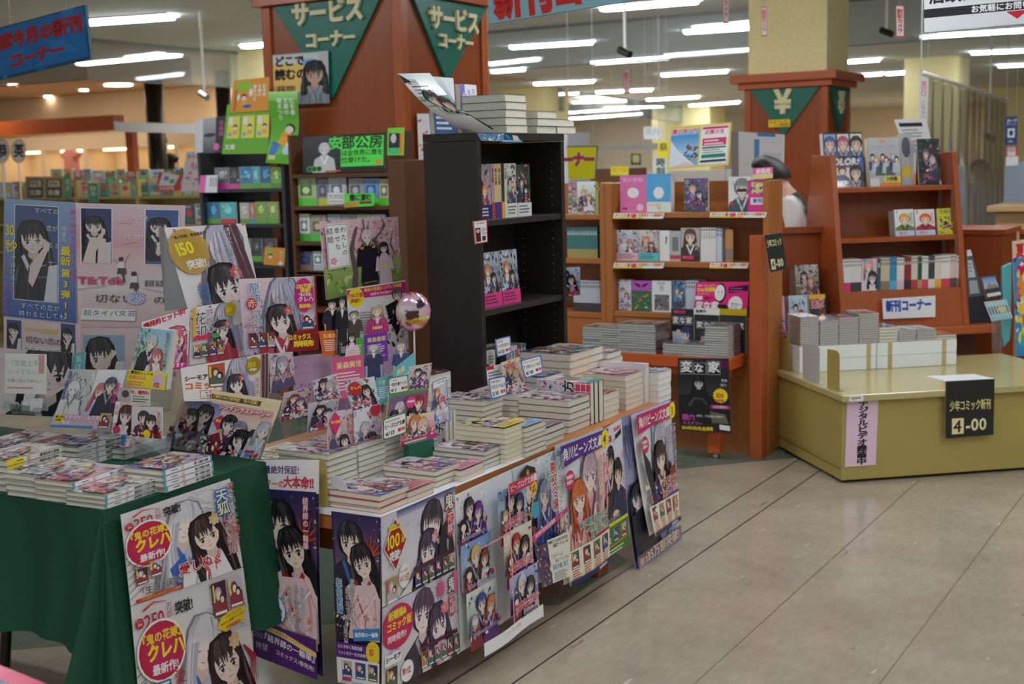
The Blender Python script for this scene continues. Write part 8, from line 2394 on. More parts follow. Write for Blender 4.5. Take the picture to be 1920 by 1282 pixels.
for i in range(3):
 S.rect(6 + i * 33, 26, 28, 46, (240, 226, 100)).oval(24 + i * 33, 48, 5, 5, (50, 40, 36)).oval(24 + i * 33, 51, 4, 4, (246, 226, 210)).rect(20 + i * 33, 55, 9, 9, (236, 180, 50)).oval(13 + i * 33, 36, 5, 8, (246, 246, 246)).rect(9 + i * 33, 60, 8, 7, (120, 190, 220))
S.text('文庫', 4, 84, 12, WHT, bold=0.02)
pop(S, Y_(BY + 0.03), ((426, 196), (506, 190), (503, 288), (416, 289)), 'display_poster', 'green comic-strip poster on top of the charcoal steel bookcase', 'poster')
S = Sheet(78, 68, (236, 160, 60))
S.oval(24, 14, 18, 10, (150, 206, 70)).oval(26, 36, 6, 6, (60, 46, 40)).oval(26, 39, 5, 5, (246, 226, 210)).rect(21, 46, 12, 6, (240, 180, 60)).oval(34, 56, 9, 4, (70, 110, 190)).oval(14, 36, 3, 7, WHT).oval(40, 28, 4, 8, WHT).rect(6, 20, 5, 44, (190, 120, 60))
for k, t in enumerate(('幻冬舎', '文庫の', '春まつり')):
 S.text(t, 68 - k * 10, 13, 8.4, WHT, vert=True, bold=0.02)
pop(S, Y_(BY + 0.022), ((439, 151), (505, 144), (504, 207), (431, 212)), 'display_poster', 'orange spring-festival poster above the green comic-strip poster', 'poster')
S = Sheet(60, 140, (110, 190, 62))
S.grad(0, 0, 60, 18, (190, 240, 150), (130, 206, 80))
for k, t in enumerate(('幻冬舎', '文庫の', '春まつり')):
 S.text(t, 48 - k * 13, 12, 11, WHT, vert=True, bold=0.02)
S.oval(42, 72, 11, 10, (60, 44, 40)).oval(40, 74, 9, 8, (246, 226, 210)).poly([(28, 76), (46, 84), (40, 108), (18, 98)], (240, 170, 50)).poly([(8, 96), (26, 104), (16, 126), (4, 122)], (60, 120, 206)).oval(48, 104, 10, 9, (246, 246, 246)).oval(42, 114, 9, 8, (190, 220, 240)).rect(4, 124, 16, 9, (226, 226, 160))
pop(S, Y_(BY - 0.012), ((507, 172), (562, 171), (551, 308), (502, 305)), 'display_poster', 'long green spring-festival poster curling in front of the service pillar', 'poster', cuts=8, bend=lambda a, b, N: N * (0.02 * math.cos(b * 6)))
S = Sheet(60, 70, (120, 120, 124))
S.rect(0, 0, 16, 70, (226, 226, 230)).grad(16, 0, 26, 70, (190, 192, 198), (90, 90, 94)).rect(42, 0, 18, 70, (60, 60, 64)).text('写真展', 53, 8, 10, (236, 110, 180), vert=True).oval(44, 58, 6, 7, (240, 120, 190)).oval(30, 34, 12, 4, (60, 60, 64))
pop(S, Y_(BY + 0.04), ((366, 225), (422, 217), (420, 286), (366, 288)), 'display_poster', 'grey photograph poster with a pink dot beside the green poster', 'poster')
S = Sheet(78, 68, (236, 160, 60))
S.oval(20, 14, 16, 8, (150, 206, 70)).oval(24, 32, 8, 8, (60, 46, 40)).oval(24, 36, 6, 6, WHT).text('春まつり', 64, 12, 11, WHT, vert=True).oval(64, 58, 8, 7, WHT)
pop(S, Y_(BY - 0.004), ((496, 463), (535, 465), (533, 499), (494, 496)), 'shelf_talker', 'small orange festival card low on the charcoal steel bookcase', 'card')
pop(plain_art((244, 240, 244), [('rect', 0, 0, 24, 70, (240, 120, 190)), ('lines', 62, 10, 46, 3, 6, (120, 120, 120), True)], 70, 70), Y_(BY - 0.004), ((376, 329), (408, 328), (407, 361), (372, 361)), 'shelf_talker', 'pink and white handwritten card at the left of the steel bookcase', 'card')
S = Sheet(104, 100, (240, 200, 110))
S.rect(0, 0, 104, 20, (214, 214, 210)).rect(0, 0, 104, 2, (180, 180, 176)).oval(70, 20, 16, 8, (120, 180, 230)).text('どこで', 3, 4, 21, INK, bold=0.05, sx=0.9).text('読むの?', 3, 29, 22, INK, bold=0.05, sx=0.92).text('昼間', 6, 62, 18, (120, 60, 50), bold=0.02)
S.rect(86, 0, 18, 100, (196, 196, 196)).person(78, 44, 36, (30, 28, 30), (206, 166, 140), (130, 140, 146), (150, 160, 166), long=0.6, seed=931, eye=(40, 30, 30))
hang(S, 'poster', quad_y(SY0 - 0.024, (511, 103), (615, 95), (618, 193), (514, 198)), 'yellow reading-place poster with a long-haired person on the service pillar', 'poster', m=GLOSSY)
S = Sheet(50, 160, (240, 232, 232))
S.petals(0, 0, 50, 160, 30, 7, [(236, 170, 90), (220, 90, 80), (110, 120, 170), (240, 214, 200)], 41).rect(18, 8, 22, 40, (230, 232, 236)).text('おまつり', 10, 84, 14, (220, 80, 60), vert=True, bold=0.04)
hang(S, 'poster', quad_x(SX1 + 0.004, (782, 213), (833, 213), (836, 378), (788, 378)), 'tall white patterned poster on the aisle side of the service pillar', 'poster')
DS = Vector((0.961, -0.276, 0))
NS = Vector((0.276, 0.961, 0))
def hsign(S, P, pts, label, strings, back=(40, 90, 120), thick=0.012, nm='hanging_sign'):
 C = [on_plane(x, y, P, NS) for x, y in pts]
 return wires(hang(S, nm, C, label, 'sign', thick=thick, back=back, m=PRINT), C, strings)
S = Sheet(150, 62, (24, 96, 130))
S.rect(1.5, 1.5, 147, 57, (30, 136, 226)).petals(2, 2, 146, 56, 30, 14, [(36, 144, 232), (26, 128, 216), (44, 150, 236)], 3)
S.text('文庫今月の新刊', 58, 8, 20, (206, 44, 60), bold=0.07, sx=0.635).text('コーナー', 80, 34, 18, (206, 44, 60), bold=0.07, sx=0.7)
hsign(S, on_y(100, 70, 3.9), ((-118, 83), (158.6, 9), (170, 110), (-118, 178)), 'blue hanging sign with red hand-cut lettering at the top left', (0.2, 0.55, 0.9))
S = Sheet(150, 40, (160, 206, 226))
S.text('新刊コーナー', 6, 2, 36, (226, 50, 50), bold=0.06, sx=0.8, edge=(150, 196, 216), ew=0.03)
hsign(S, on_y(1000, 20, 3.9), ((911, -50), (1215, -100), (1225, -5), (918, 45)), 'pale blue hanging sign with red lettering at the top edge', (0.15, 0.85))
S = Sheet(150, 62, (228, 230, 232))
S.text('店頭にない本はお取り寄せ', 6, 12, 19, (40, 40, 44), bold=0.04, sx=0.9).rect(0, 36, 150, 10, (44, 44, 48)).text('お気軽にお問い合わせください', 50, 36.4, 8.6, WHT, bold=0.03).poly([(86, 47), (108, 47), (97, 56)], (206, 36, 60))
hsign(S, on_y(1830, 20, 5.0), ((1732, -42), (2010, -70), (2012, 36), (1733, 61)), 'white hanging inquiry sign with a black bar and red triangle', (0.1, 0.9), back=(210, 212, 214))
for i, (x0, y0, x1, y1, yy, lab) in enumerate(((1355, -30, 1366, 44, 8.0, 'red and white slip hanging at the top edge left of the cream column'), (1427, 12, 1437, 68, 10.5, 'red-edged slip hanging before the cream column'), (1679, 10, 1695, 70, 7.0, 'red-edged slip hanging left of the white inquiry sign'), (1168, 130, 1181, 175, 13.0, 'white slip hanging among the ceiling tubes'))):
 S = Sheet(12, 56, (214, 60, 60))
 S.rect(1, 1.5, 10, 52, (244, 236, 236)).text('防犯カメラ', 6, 6, 8.4, (206, 50, 50), vert=True, bold=0.05)
 C = quad_y(yy, (x0, y0), (x1, y0), (x1 + 1, y1), (x0 + 1, y1))
 o = hang(S, 'hanging_slip', C, lab, 'sign', 'red and white slips hanging from the ceiling')
 me = Mesh()
 q = (C[0] + C[1]) / 2
 me.tube(q, (q.x, q.y, CEIL), 0.0015, 6)
 me.build('wire', mat('pale_wire', ()), o)
for i, (x, y0, yb, yy, lab) in enumerate(((1172, 40, 104, 9.5, 'ceiling camera hanging on a white stem among the tubes'), (1662, 30, 66, 12.0, 'small ceiling camera left of the red-edged slip'), (384, 140, 184, 9.0, 'ceiling camera hanging left of the orange festival poster'), (1855, 246, 262, 14.0, 'far ceiling camera over the register'))):
 c = on_y(x, yb, yy)
 o = empty('ceiling_camera', (c.x, c.y, CEIL), lab, 'camera', 'ceiling cameras')
 me = Mesh()
 me.tube((c.x, c.y, CEIL), c + UP * 0.05, 0.012, 10)
 me.build('stem', WHITE, o)
 me = Mesh()
 me.tube(c + Vector((-0.05, 0, 0.05)), c + Vector((0.06, -0.03, 0.0)), 0.03, 12)
 me.build('camera_body', BLACK if i != 2 else STEEL, o)
ry = 8.0
for x0, x1, yt, lab in ((1760, 1881, 430, 'red-brown register counter behind the slanted bookcase'), (1884, 2000, 438, 'second red-brown register counter at the right edge')):
 a_, b_ = on_y(x0, yt, ry), on_y(x1, yt, ry)
 o = empty('register_counter', (a_.x, ry, 0), lab, 'counter')
 yy = ry if x0 < 1800 else ry + 0.5
 me = Mesh()
 me.box((a_.x, yy, 0), (b_.x, yy + 0.45, a_.z - 0.03))
 me.build('front_panel', REDWOOD, o)
 me = Mesh()
 me.box((a_.x, yy - 0.02, a_.z - 0.03), (b_.x + 0.02, yy + 0.5, a_.z))
 me.build('counter_top', REDTOP if x0 > 1800 else REDWOOD, o)
A_, B_ = on_y(1727, 136, 8.25), None
B_ = on_z(1888, 189, A_.z)
o = empty('vinyl_curtain', (A_ + B_) / 2, 'clear vinyl curtain hanging from a pale rail over the register', 'curtain')
me = Mesh()
w_ = (B_ - A_).normalized()
me.tube(A_, B_, 0.016, 10)
me.build('rail', WHITE, o)
for (t0, t1) in ((0.01, 0.5), (0.5, 0.98)):
 me = Mesh()
 n_ = 40
 sd = Vector((-w_.y, w_.x, 0))
 P = [A_ + (B_ - A_) * (t0 + (t1 - t0) * i / n_) + sd * (0.05 * math.sin(i * 0.9) * (0.3 + j * 0.1)) - UP * (0.02 + j * 0.155) for j in range(9) for i in range(n_ + 1)]
 me.idx(P, [(j * (n_ + 1) + i, j * (n_ + 1) + i + 1, (j + 1) * (n_ + 1) + i + 1, (j + 1) * (n_ + 1) + i) for j in range(8) for i in range(n_)])
 me.build('vinyl_sheet', VINYL, o, smooth=True)
for p in (A_, B_):
 me = Mesh()
 me.tube(p, (p.x, p.y, CEIL), 0.004, 6)
 me.build('wire', mat('pale_wire', ()), o)
S = Sheet(16, 84, (230, 230, 232))
S.text('並び口', 8, 6, 10, (226, 110, 120), vert=True, bold=0.02).text('こちらへ', 8, 44, 9, (120, 120, 126), vert=True)
wires(pop(S, Y_(8.2), ((1724, 144), (1741, 146), (1739, 228), (1722, 226)), 'hanging_sign', 'narrow white vertical sign at the vinyl curtain edge', 'sign'), quad_y(8.2, (1724, 144), (1741, 146)))
S = Sheet(62, 50, (240, 240, 242))
S.rect(6, 6, 46, 6, (50, 50, 54)).lines(8, 16, 44, 3, 3, (150, 150, 150)).lines(8, 34, 44, 2, 3, (226, 110, 110))
pop(S, pl_d(1.43), ((1676, 224), (1736, 222), (1751, 282), (1698, 282)), 'notice', 'white notice with a black heading standing behind the silver art books', 'notice', rod=0.95)
S = Sheet(24, 56, (40, 70, 120))
S.text('カード', 3, 5, 7, WHT, bold=0.03).text('ポイント', 2, 13, 5, WHT).rect(5, 24, 14, 18, (226, 230, 236)).oval(12, 33, 4, 6, (40, 70, 120)).text('OK', 6, 46, 7, WHT)
wires(pop(S, Y_(10.5), ((1885, 219), (1908, 217), (1907, 271), (1884, 271)), 'hanging_sign', 'navy payment sign beyond the vinyl curtain', 'sign'), quad_y(10.5, (1885, 219), (1908, 217)))
pop(plain_art((240, 240, 240), [('rect', 0, 0, 40, 16, (226, 90, 90)), ('text', '書籍', 4, 1, 14, WHT, False, 0.05)], 40, 30), Y_(10.595), ((1886, 274), (1909, 273), (1909, 310), (1886, 311)), 'notice', 'red-lettered notice below the navy payment sign', 'notice')
me = Mesh()
a_, b_ = on_y(1884, 303, 10.6), on_y(1960, 364, 10.6)
me.box((a_.x, 10.6, 0), (b_.x, 10.65, a_.z))
tag(me.build('partition', mat('blue_grey_partition', (150, 164, 178), rough=0.7)), 'blue-grey partition behind the registers', 'partition')
me = Mesh()
a_ = on_y(1850, 386, 9.2)
me.box((a_.x, 9.2, a_.z - 0.04), (a_.x + 1.3, 9.9, a_.z))
me.box((a_.x + 0.05, 9.25, 0), (a_.x + 1.25, 9.85, a_.z - 0.04))
tag(me.build('wrapping_counter', mat('tan_wood', (190, 156, 110), rough=0.5), bevel=0.004), 'tan wooden counter behind the vinyl curtain', 'counter')
def person(P, face, lean, label, shirt, vest, height=1.62, skirt=(40, 40, 46)):
 o = empty('person', P, label, 'person')
 f = Vector(face).normalized()
 s_ = Vector((f.y, -f.x, 0))
 k = height / 1.62
 hip = P + UP * 0.84 * k
 ax = f * math.sin(lean) + UP * math.cos(lean)
 J = {'pelvis': hip, 'belly': hip + ax * 0.2 * k, 'chest': hip + ax * 0.40 * k, 'neck': hip + ax * 0.54 * k, 'chin': hip + ax * 0.60 * k + f * 0.03, 'head': hip + ax * 0.68 * k + f * 0.05, 'crown': hip + ax * 0.77 * k + f * 0.04}
 E = [('pelvis', 'belly'), ('belly', 'chest'), ('chest', 'neck'), ('neck', 'chin'), ('chin', 'head'), ('head', 'crown')]
 Rr = {'pelvis': 0.14, 'belly': 0.125, 'chest': 0.14, 'neck': 0.055, 'chin': 0.065, 'head': 0.088, 'crown': 0.06}
 for n_, g in (('l', -1), ('r', 1)):
  J['sh' + n_] = hip + ax * 0.48 * k + s_ * g * 0.16
  J['el' + n_] = J['sh' + n_] - ax * 0.24 * k + s_ * g * 0.05 + f * 0.06
  J['wr' + n_] = J['el' + n_] + f * 0.2 - UP * 0.06
  J['hd' + n_] = J['wr' + n_] + f * 0.08 - UP * 0.02
  J['th' + n_] = hip + s_ * g * 0.085 - UP * 0.06
  J['kn' + n_] = P + s_ * g * 0.09 + UP * 0.45 * k + f * 0.02
  J['an' + n_] = P + s_ * g * 0.09 + UP * 0.07
  J['to' + n_] = P + s_ * g * 0.1 + UP * 0.03 + f * 0.15
  E += [('chest', 'sh' + n_), ('sh' + n_, 'el' + n_), ('el' + n_, 'wr' + n_), ('wr' + n_, 'hd' + n_), ('pelvis', 'th' + n_), ('th' + n_, 'kn' + n_), ('kn' + n_, 'an' + n_), ('an' + n_, 'to' + n_)]
  Rr.update({'sh' + n_: 0.06, 'el' + n_: 0.045, 'wr' + n_: 0.03, 'hd' + n_: 0.034, 'th' + n_: 0.085, 'kn' + n_: 0.055, 'an' + n_: 0.04, 'to' + n_: 0.032})
 ks = list(J)
 me = bpy.data.meshes.new('body')
 me.from_pydata([tuple(J[q] - P) for q in ks], [(ks.index(a), ks.index(b)) for a, b in E], [])
 b = bpy.data.objects.new('body', me)
 COL.objects.link(b)
 md = b.modifiers.new('skin', 'SKIN')
 for i, q in enumerate(ks):
  me.skin_vertices[0].data[i].radius = (Rr[q] * k, Rr[q] * k * (0.8 if q in ('pelvis', 'belly', 'chest') else 1))
 me.skin_vertices[0].data[0].use_root = True
 md2 = b.modifiers.new('smooth', 'SUBSURF')
 md2.levels = md2.render_levels = 2
 dg = bpy.context.evaluated_depsgraph_get()
 m2 = bpy.data.meshes.new_from_object(b.evaluated_get(dg))
 b.modifiers.clear()
 b.data = m2
 at = m2.color_attributes.new('print', 'FLOAT_COLOR', 'POINT')
 for i, v_ in enumerate(m2.vertices):
  p = v_.co + P
  t = (p - hip).dot(ax) / k
  dn = min(((p - J['hd' + n_]).length for n_ in 'lr'))
  side = abs((p - hip).dot(s_))
  c = (236, 200, 178) if (t > 0.545 or dn < 0.07) else skirt if t < -0.02 else vest if side < 0.13 else shirt
  at.data[i].color = lin(c) + (1,)
 m2.polygons.foreach_set('use_smooth', [True] * len(m2.polygons))
 m2.materials.clear()
 m2.materials.append(mat('cloth_and_skin', attr=True, rough=0.75))
 b.parent = o
 hr = Mesh()
 hc = J['head'] - P
 pts, fc = [], []
 for j in range(9):
  for i in range(18):
   u, v_ = i / 18 * 2 * math.pi, j / 8 * math.pi * 0.62
   d_ = f * math.cos(u) * math.sin(v_) + s_ * math.sin(u) * math.sin(v_) + ax * math.cos(v_)
   r_ = 0.112 + 0.004 * math.sin(i * 5)
   if d_.dot(f) > 0.55 and d_.dot(ax) < 0.55:
    r_ = 0.07
   pts.append(hc + ax * 0.02 - f * 0.012 + d_ * r_ * k)
 for j in range(8):
  for i in range(18):
   fc.append((j * 18 + i, (j + 1) * 18 + i, (j + 1) * 18 + (i + 1) % 18, j * 18 + (i + 1) % 18))
 hr.idx(pts, fc)
 h_ = hr.build('hair', mat('dark_hair', (34, 28, 28), rough=0.5), None, smooth=True)
 h_.parent = o
 ft = Mesh()
 for g in (-1, 1):
  c = hc + f * 0.083 * k + s_ * g * 0.032 + ax * 0.0
  ft.tube(c, c + f * 0.006, 0.009, 8)
 e_ = ft.build('eyes', BLACK, None)
 e_.parent = o
 return o
hp = on_y(1437, 322, 7.35)
person(Vector((hp.x + 0.36, 7.35, 0)), (-1, -0.25, 0), 0.42, 'person bending behind the wooden bookcase, dark hair, white sleeves and black apron', (236, 236, 234), (34, 34, 38), 1.56)
hp = on_y(1846, 318, 14.0)
person(Vector((hp.x, 14.0, 0)), (-0.3, -1, 0), 0.1, 'person in a white shirt seen through the vinyl curtain', (232, 232, 230), (226, 226, 226), 1.42)
KY = 8.2
kx0, kx1 = on_y(-60, 400, KY).x, on_y(380, 400, KY).x
KS = [on_y(250, 336, KY).z, on_y(250, 368, KY).z, on_y(250, 420, KY).z, 0.8]
for i in range(4):
 a_ = kx0 + (kx1 - kx0) * i / 4
 unit('khaki low bookcase, %s of the run along the left aisle' % ordn(i + 1), KY, a_ + 0.002, kx0 + (kx1 - kx0) * (i + 1) / 4, KS[0] - 0.0, [KS[1], KS[2], KS[3]], KHAKI, depth=0.3)
r = random.Random(19)
GK2 = 'books on the khaki low bookcases'
cols = [(236, 236, 230), (226, 90, 60), (250, 210, 70), (90, 170, 200), (60, 140, 80), (236, 190, 200), (206, 206, 214), (70, 80, 120), (150, 200, 120), (190, 60, 70)]
k = 0
for row, yt, yb, xs in ((0, 318, 336, (96, 378)), (1, 341, 367, (-20, 378)), (2, 384, 418, (345, 380))):
 x = xs[0]
 while x < xs[1]:
  w = r.uniform(14, 24)
  k += 1
  c1 = r.choice(cols)
  S = Sheet(100, 130, c1)
  S.oval(50, 56, 30, 26, r.choice(cols)).rect(12, 96, 76, 20, r.choice(cols)).rect(10, 8, 60, 14, r.choice(cols))
  bky(KY + (0.1 if row == 0 else 0.04), KS[row] + 0.0005, x, x + w, yt + r.uniform(-4, 4), yb, S, 'small face-out book, %s from the left %s the khaki bookcases' % (ordn(k) if row == 0 else ordn(k), ('on top of', 'on the upper shelf of', 'on the lower shelf of')[row]), GK2, t=0.03)
  x += w + r.uniform(1, 3)
 k = 0
S = Sheet(76, 48, (170, 140, 40))
for i, (n, t) in enumerate((('975', '文庫'), ('976', '新書'))):
 S.rect(5 + i * 36, 5, 30, 39, (26, 26, 24)).rect(9 + i * 36, 8, 22, 13, (226, 206, 150)).text(n, 10.5 + i * 36, 8, 12, (60, 46, 30), bold=0.03, sx=0.85).text(t, 9 + i * 36, 27, 11, (226, 216, 170), bold=0.03)
pop(S, Y_(KY - 0.004), ((48, 331), (120, 331), (122, 375), (46, 375)), 'shelf_sign', 'gold-framed double shelf number sign on the khaki bookcases', 'sign', thick=0.02)
for x0, x1, y0, y1, lab in ((120, 132, 328, 374, 'green slip beside the gold-framed number sign'), (164, 184, 343, 380, 'green vertical shelf sign on the khaki bookcases')):
 pop(plain_art((40, 150, 80), [('text', '絵本', 12, 8, 16, WHT, True)], 24, 60), Y_(KY - 0.004), ((x0, y0), (x1, y0), (x1 + 2, y1), (x0 + 2, y1)), 'shelf_sign', lab, 'sign')
S = Sheet(56, 40, (206, 44, 50))
S.poly([(10, 0), (50, 4), (40, 28), (4, 28)], (236, 232, 240)).oval(20, 12, 6, 5, (120, 120, 200)).oval(34, 18, 6, 5, (90, 170, 90)).text('ひらがな', 6, 29, 9, WHT, bold=0.03)
pop(S, Y_(KY - 0.004), ((298, 322), (342, 326), (338, 358), (292, 359)), 'shelf_sign', 'red card-box display on the khaki bookcases', 'display')
pop(plain_art((244, 226, 230), [('text', 'おとなの絵', 4, 6, 10, (150, 100, 120), False, 0.03), ('petals', 4, 24, 44, 60, 24, 7, [(236, 190, 200), (226, 110, 130), (190, 180, 206)], 6)], 52, 90), Y_(KY - 0.004), ((349, 284), (390, 282), (386, 358), (340, 359)), 'shelf_sign', 'pale pink hanging bookmark display left of the steel bookcase', 'display')
for x, lab, t in ((6, 'left round paper fan with a black character', '恭'), (37, 'right round paper fan with a black character', '英')):
 S = Sheet(40, 46, None)
 S.oval(20, 23, 20, 23, (226, 120, 70), 26).oval(20, 23, 18, 21, (246, 244, 242), 26).text(t, 7, 8, 27, INK, bold=0.04)
 C = quad_y(7.6, (x - 16, 261), (x + 12, 261), (x + 12, 306), (x - 16, 306))
 o = hang(S, 'paper_fan', C, lab, 'fan', thick=0.0)
 me = Mesh()
 q = (C[2] + C[3]) / 2
 me.tube(q + UP * 0.02, (q.x, q.y, 0), 0.006, 8)
 me.build('pole', WHITE, o)
WARML = mat('warm_lamp', (255, 240, 210), emit=(255, 222, 176), estr=7)
me = Mesh()
me.use(WARMC).box((-29.9, 9.9, CEIL - 0.02), (-11.4, 20, CEIL - 0.005))  # sheet under the ceiling, tinted to carry the warm shop light
struct('ceiling_2', me)
fy = 13.6
me = Mesh()
me.box((-22, fy, on_y(100, 250, fy).z), (on_y(214, 240, fy).x, fy + 0.2, on_y(100, 222, fy).z))
me.box((-14.9, fy + 0.05, 0), (-14.75, fy + 0.15, on_y(100, 240, fy).z))
tag(me.build('shop_fascia', REDTOP), 'orange-brown shop fascia across the far left', 'fascia')
S = Sheet(150, 22, (226, 226, 224))
for i in range(40):
 S.oval(3 + (i // 2) * 7.6, 6 + (i % 2) * 9, 1.1, 1.1, (190, 190, 190), 6)
wires(hang(S, 'shop_fascia', quad_y(fy - 0.3, (213, 228), (368, 233), (368, 250), (215, 247)), 'white dotted shop fascia at the far left', 'fascia', thick=0.25, back=(70, 60, 54)), quad_y(fy - 0.1, (213, 228), (368, 233)))
wy = 15.5
me = Mesh()
me.use(WARMW)
me.box((-27, wy + 0.6, 0), (-13.6, wy + 0.7, CEIL - 0.03))
z0, z1 = on_y(200, 330, wy).z, on_y(200, 278, wy).z
me.box((-27, wy, z1), (-13.6, wy + 0.6, z1 + 0.25))
for i in range(12):
 me.box((-26.8 + i * 1.1, wy, 0.4), (-26.7 + i * 1.1, wy + 0.6, z1))
tag(me.build('wall_far', None), kind='structure')
for i in range(11):
 x = -26.2 + i * 1.1
 o = empty('niche_lamp', (x, wy + 0.3, z1 - 0.02), 'warm lamp in the %s lit niche of the far apparel shop' % ordn(i + 1), 'lamp', 'niche lamps of the far shop')
 me = Mesh()
 me.box((x - 0.3, wy + 0.2, z1 - 0.03), (x + 0.3, wy + 0.35, z1 - 0.002))
 me.build('lamp_bar', WARML, o)
for x0, x1, lab in ((161, 186, 'dark round column left in the far shop'), (295, 317, 'dark round column right in the far shop')):
 a_, b_ = on_y(x0, 200, 13.0), on_y(x1, 200, 13.0)
 me = Mesh()
 me.tube(((a_.x + b_.x) / 2, 14.2, 0), ((a_.x + b_.x) / 2, 14.2, CEIL), (b_.x - a_.x) / 2, 16)
 tag(me.build('shop_column', BLACK, smooth=True), lab, 'column')
for i, (x, y, rr_) in enumerate(((222, 158, 0.22), (420, 175, 0.2), (157, 168, 0.07), (196, 187, 0.07), (242, 175, 0.07), (90, 180, 0.07), (348, 183, 0.07), (380, 200, 0.07), (24, 158, 0.08), (293, 194, 0.07), (300, 228, 0.06))):
 p = on_z(x, y, CEIL - 0.02)
 o = empty('downlight', p, '%s downlight in the warm ceiling of the far shop' % (('large round', 'large half-hidden')[i] if i < 2 else 'small ' + ordn(i - 1)), 'lamp', 'warm downlights')
 me = Mesh()
 me.tube(p, p - UP * 0.02, rr_ * 1.0, 18)
 me.build('lens', mat('warm_downlight', (255, 240, 220), emit=(255, 236, 210), estr=14), o)
for px, py, lab in ((128, 296, 'pink shirt hanging in the far apparel shop'), (305, 306, 'black shirt on a mannequin in the far apparel shop')):
 p = on_y(px, py, 14.6)
 me = Mesh()
 s_ = 0.16 if px > 200 else 0.13
 me.prism([p + Vector((u * s_, 0, v_ * s_)) for u, v_ in ((-0.5, 1.0), (0.5, 1.0), (1.5, 0.5), (1.2, 0), (0.85, 0.3), (0.9, -1.7), (-0.9, -1.7), (-0.85, 0.3), (-1.2, 0), (-1.5, 0.5))], (0, 0.12, 0))
 o = me.build('shirt', mat('pink_cloth', (226, 150, 140), rough=0.8) if px < 200 else mat('black_cloth', (36, 28, 26), rough=0.8))
 tag(o, lab, 'shirt')
 me = Mesh()
 me.tube(p + Vector((0, 0.06, -0.2)), (p.x, p.y + 0.06, 0), 0.015, 8)
 me.build('stand_pole', STEEL, o)
 if px > 200:
  me = Mesh()
  q = p + UP * 0.38
  me.tube(p + UP * 0.1 + Vector((0, 0.06, 0)), q - UP * 0.05 + Vector((0, 0.06, 0)), 0.06, 12)
  me.build('mannequin_neck', WHITE, o)
  me = Mesh()
  me.tube(q - UP * 0.06, q + UP * 0.02, 0.10, 14, r2=0.09)
  tag(me.build('cap', mat('green_cloth', (60, 90, 50), rough=0.8), smooth=True), 'green cap above the black shirt in the far shop', 'cap')
me = Mesh()
a_, b_ = on_y(1057, 248, 9.5), on_y(1068, 450, 9.5)
me.box((a_.x - 0.05, 9.5, 0), (b_.x, 9.9, a_.z))
tag(me.build('grey_board', mat('grey_white_board', (190, 192, 200), rough=0.6)), 'grey-white upright board edge behind the bookcase', 'board')
S = Sheet(60, 62, (226, 226, 40))
S.text('コーナー', -32, 12, 26, (90, 90, 170), bold=0.09, sx=0.86).text('コーナー', -32, 12, 26, (206, 40, 60), bold=0.03, sx=0.86).rect(0, 0, 60, 2, (20, 90, 100))
wires(hang(S, 'hanging_sign', quad_y(8.2, (1062, 274), (1119, 273), (1115, 335), (1066, 336)), 'yellow hanging sign with red and blue lettering right of the black bookcase', 'sign', thick=0.02, back=(20, 90, 100)), quad_y(8.2, (1062, 274), (1119, 273)))
for x0, y0, x1, y1, yy, bg, t, tc, lab in ((1183, 288, 1202, 309, 13.0, (24, 70, 50), '書', (220, 220, 150), 'small dark green hanging sign in the middle distance'), (1225, 293, 1252, 336, 10.0, (226, 232, 226), '時刻', (30, 80, 60), 'white timetable sign with green characters'), (1145, 312, 1178, 329, 10.5, (240, 226, 60), 'セール', (240, 150, 50), 'yellow sale tag in the middle distance'),
                                           (1207, 238, 1240, 261, 12.0, (236, 240, 240), '案内', (200, 206, 206), 'white square sign hanging before the far cream pillar'), (1234, 266, 1254, 296, 9.5, (230, 220, 50), '祭', (120, 110, 60), 'yellow pennant card left of the paired flyers')):
 w_, h_ = x1 - x0, y1 - y0
 S = Sheet(w_, h_, bg)
 v_ = h_ > w_ * 1.3
 s_ = min(w_ * 0.8, h_ * 0.8 / (len(t) if v_ else 1)) if v_ else min(h_ * 0.8, w_ * 0.85 / len(t))
 S.text(t, w_ / 2, h_ * 0.06, s_, tc, vert=v_, bold=0.03, align='c')
 wires(hang(S, 'hanging_sign', quad_y(yy, (x0, y0), (x1, y0), (x1, y1), (x0, y1)), lab, 'sign', thick=0.01), quad_y(yy, (x0, y0), (x1, y0)))
S = Sheet(130, 16, (206, 206, 204))
S.lines(4, 4, 120, 2, 3, (180, 180, 180))
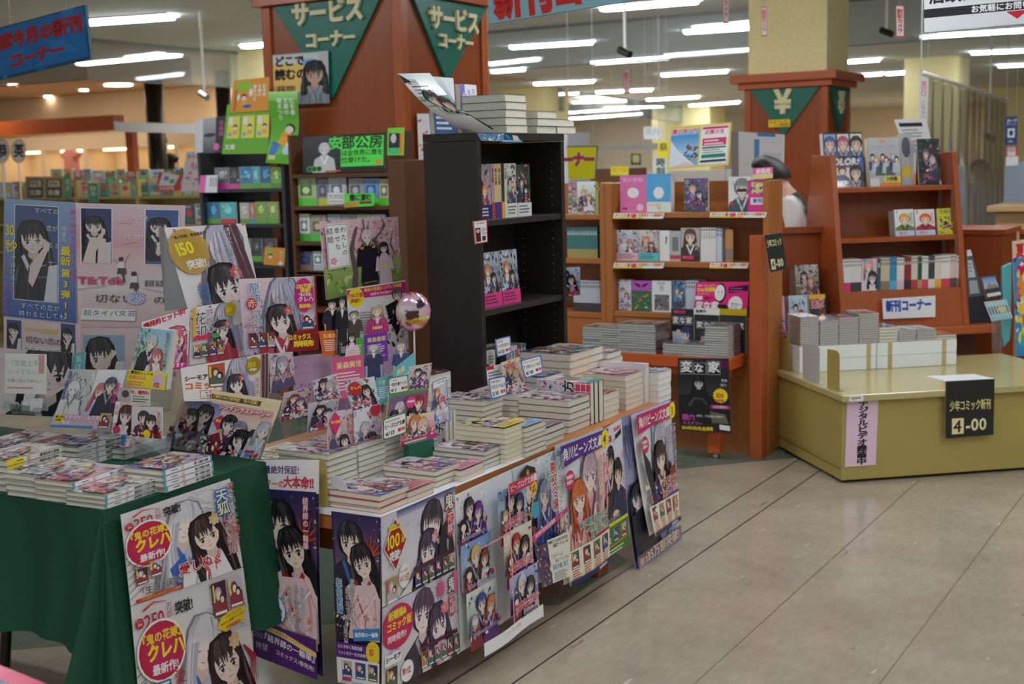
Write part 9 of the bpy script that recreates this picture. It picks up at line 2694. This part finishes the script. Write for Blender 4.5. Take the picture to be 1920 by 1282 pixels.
wires(hang(S, 'shop_fascia', quad_y(20, (1118, 273), (1234, 268), (1234, 280), (1118, 284)), 'pale dotted shop fascia in the middle distance', 'fascia', thick=0.2, back=(70, 64, 60)), quad_y(20.1, (1118, 273), (1234, 268)))
for i, (x0, x1, y0, c, lab) in enumerate(((1060, 1180, 318, (120, 80, 50), 'brown far fixture behind the yellow sign'), (1180, 1400, 322, (206, 200, 190), 'pale far fixture behind the wooden bookcase'))):
 a_, b_ = on_y(x0, y0, 11.5 + i), on_y(x1, y0, 11.5 + i)
 me = Mesh()
 me.box((a_.x, 11.5 + i, 0), (b_.x, 11.9 + i, a_.z))
 tag(me.build('far_fixture', mat('far_fixture_%d' % i, c, rough=0.6)), lab, 'fixture')
for x, y, e in ((-18.5, 13.2, 70), (-14, 16, 50), (-13.5, 26, 160), (-8, 36, 160)):
 ld = bpy.data.lights.new('shop_glow', 'AREA')
 ld.energy, ld.color, ld.size, ld.shape = e, (1.0, 0.84, 0.66), 2.4, 'SQUARE'
 lo = bpy.data.objects.new('shop_glow', ld)
 COL.objects.link(lo)
 lo.location = (x, y, CEIL - 0.06)
S = Sheet(100, 60, (230, 40, 100))
S.rect(0, 0, 34, 60, (236, 60, 110)).text('特集号', 6, 10, 24, WHT, bold=0.04).rect(36, 8, 30, 9, (60, 60, 150)).text('大人気', 40, 8.6, 7, WHT).rect(10, 2, 10, 7, YEL).text('夏の新刊', 36, 24, 13, WHT, bold=0.03)
mz = on_z(60, 1262, 0.62)
b = book(0.21, 0.28, 0.006, S, name='magazine', boards=(226, 40, 90))
C = [on_z(x, y, 0.62) for x, y in ((-40, 1235), (118, 1300))]
put(b, C[0] + Vector((0.0, -0.275, -0.006)), (C[1] - C[0]), UP.cross(C[1] - C[0]))
tag(b, 'magenta magazine at the bottom left corner in front of the green cloth', 'magazine')
me = Mesh()
me.box((C[0].x - 0.3, C[0].y - 0.5, 0.55), (C[1].x - 0.02, C[0].y - 0.02, 0.6135))
tag(me.build('front_stand', WHITE), 'low stand under the magenta magazine at the bottom left', 'stand')
for o in bpy.data.objects:
 if '_o' in o.keys():
  del o['_o']
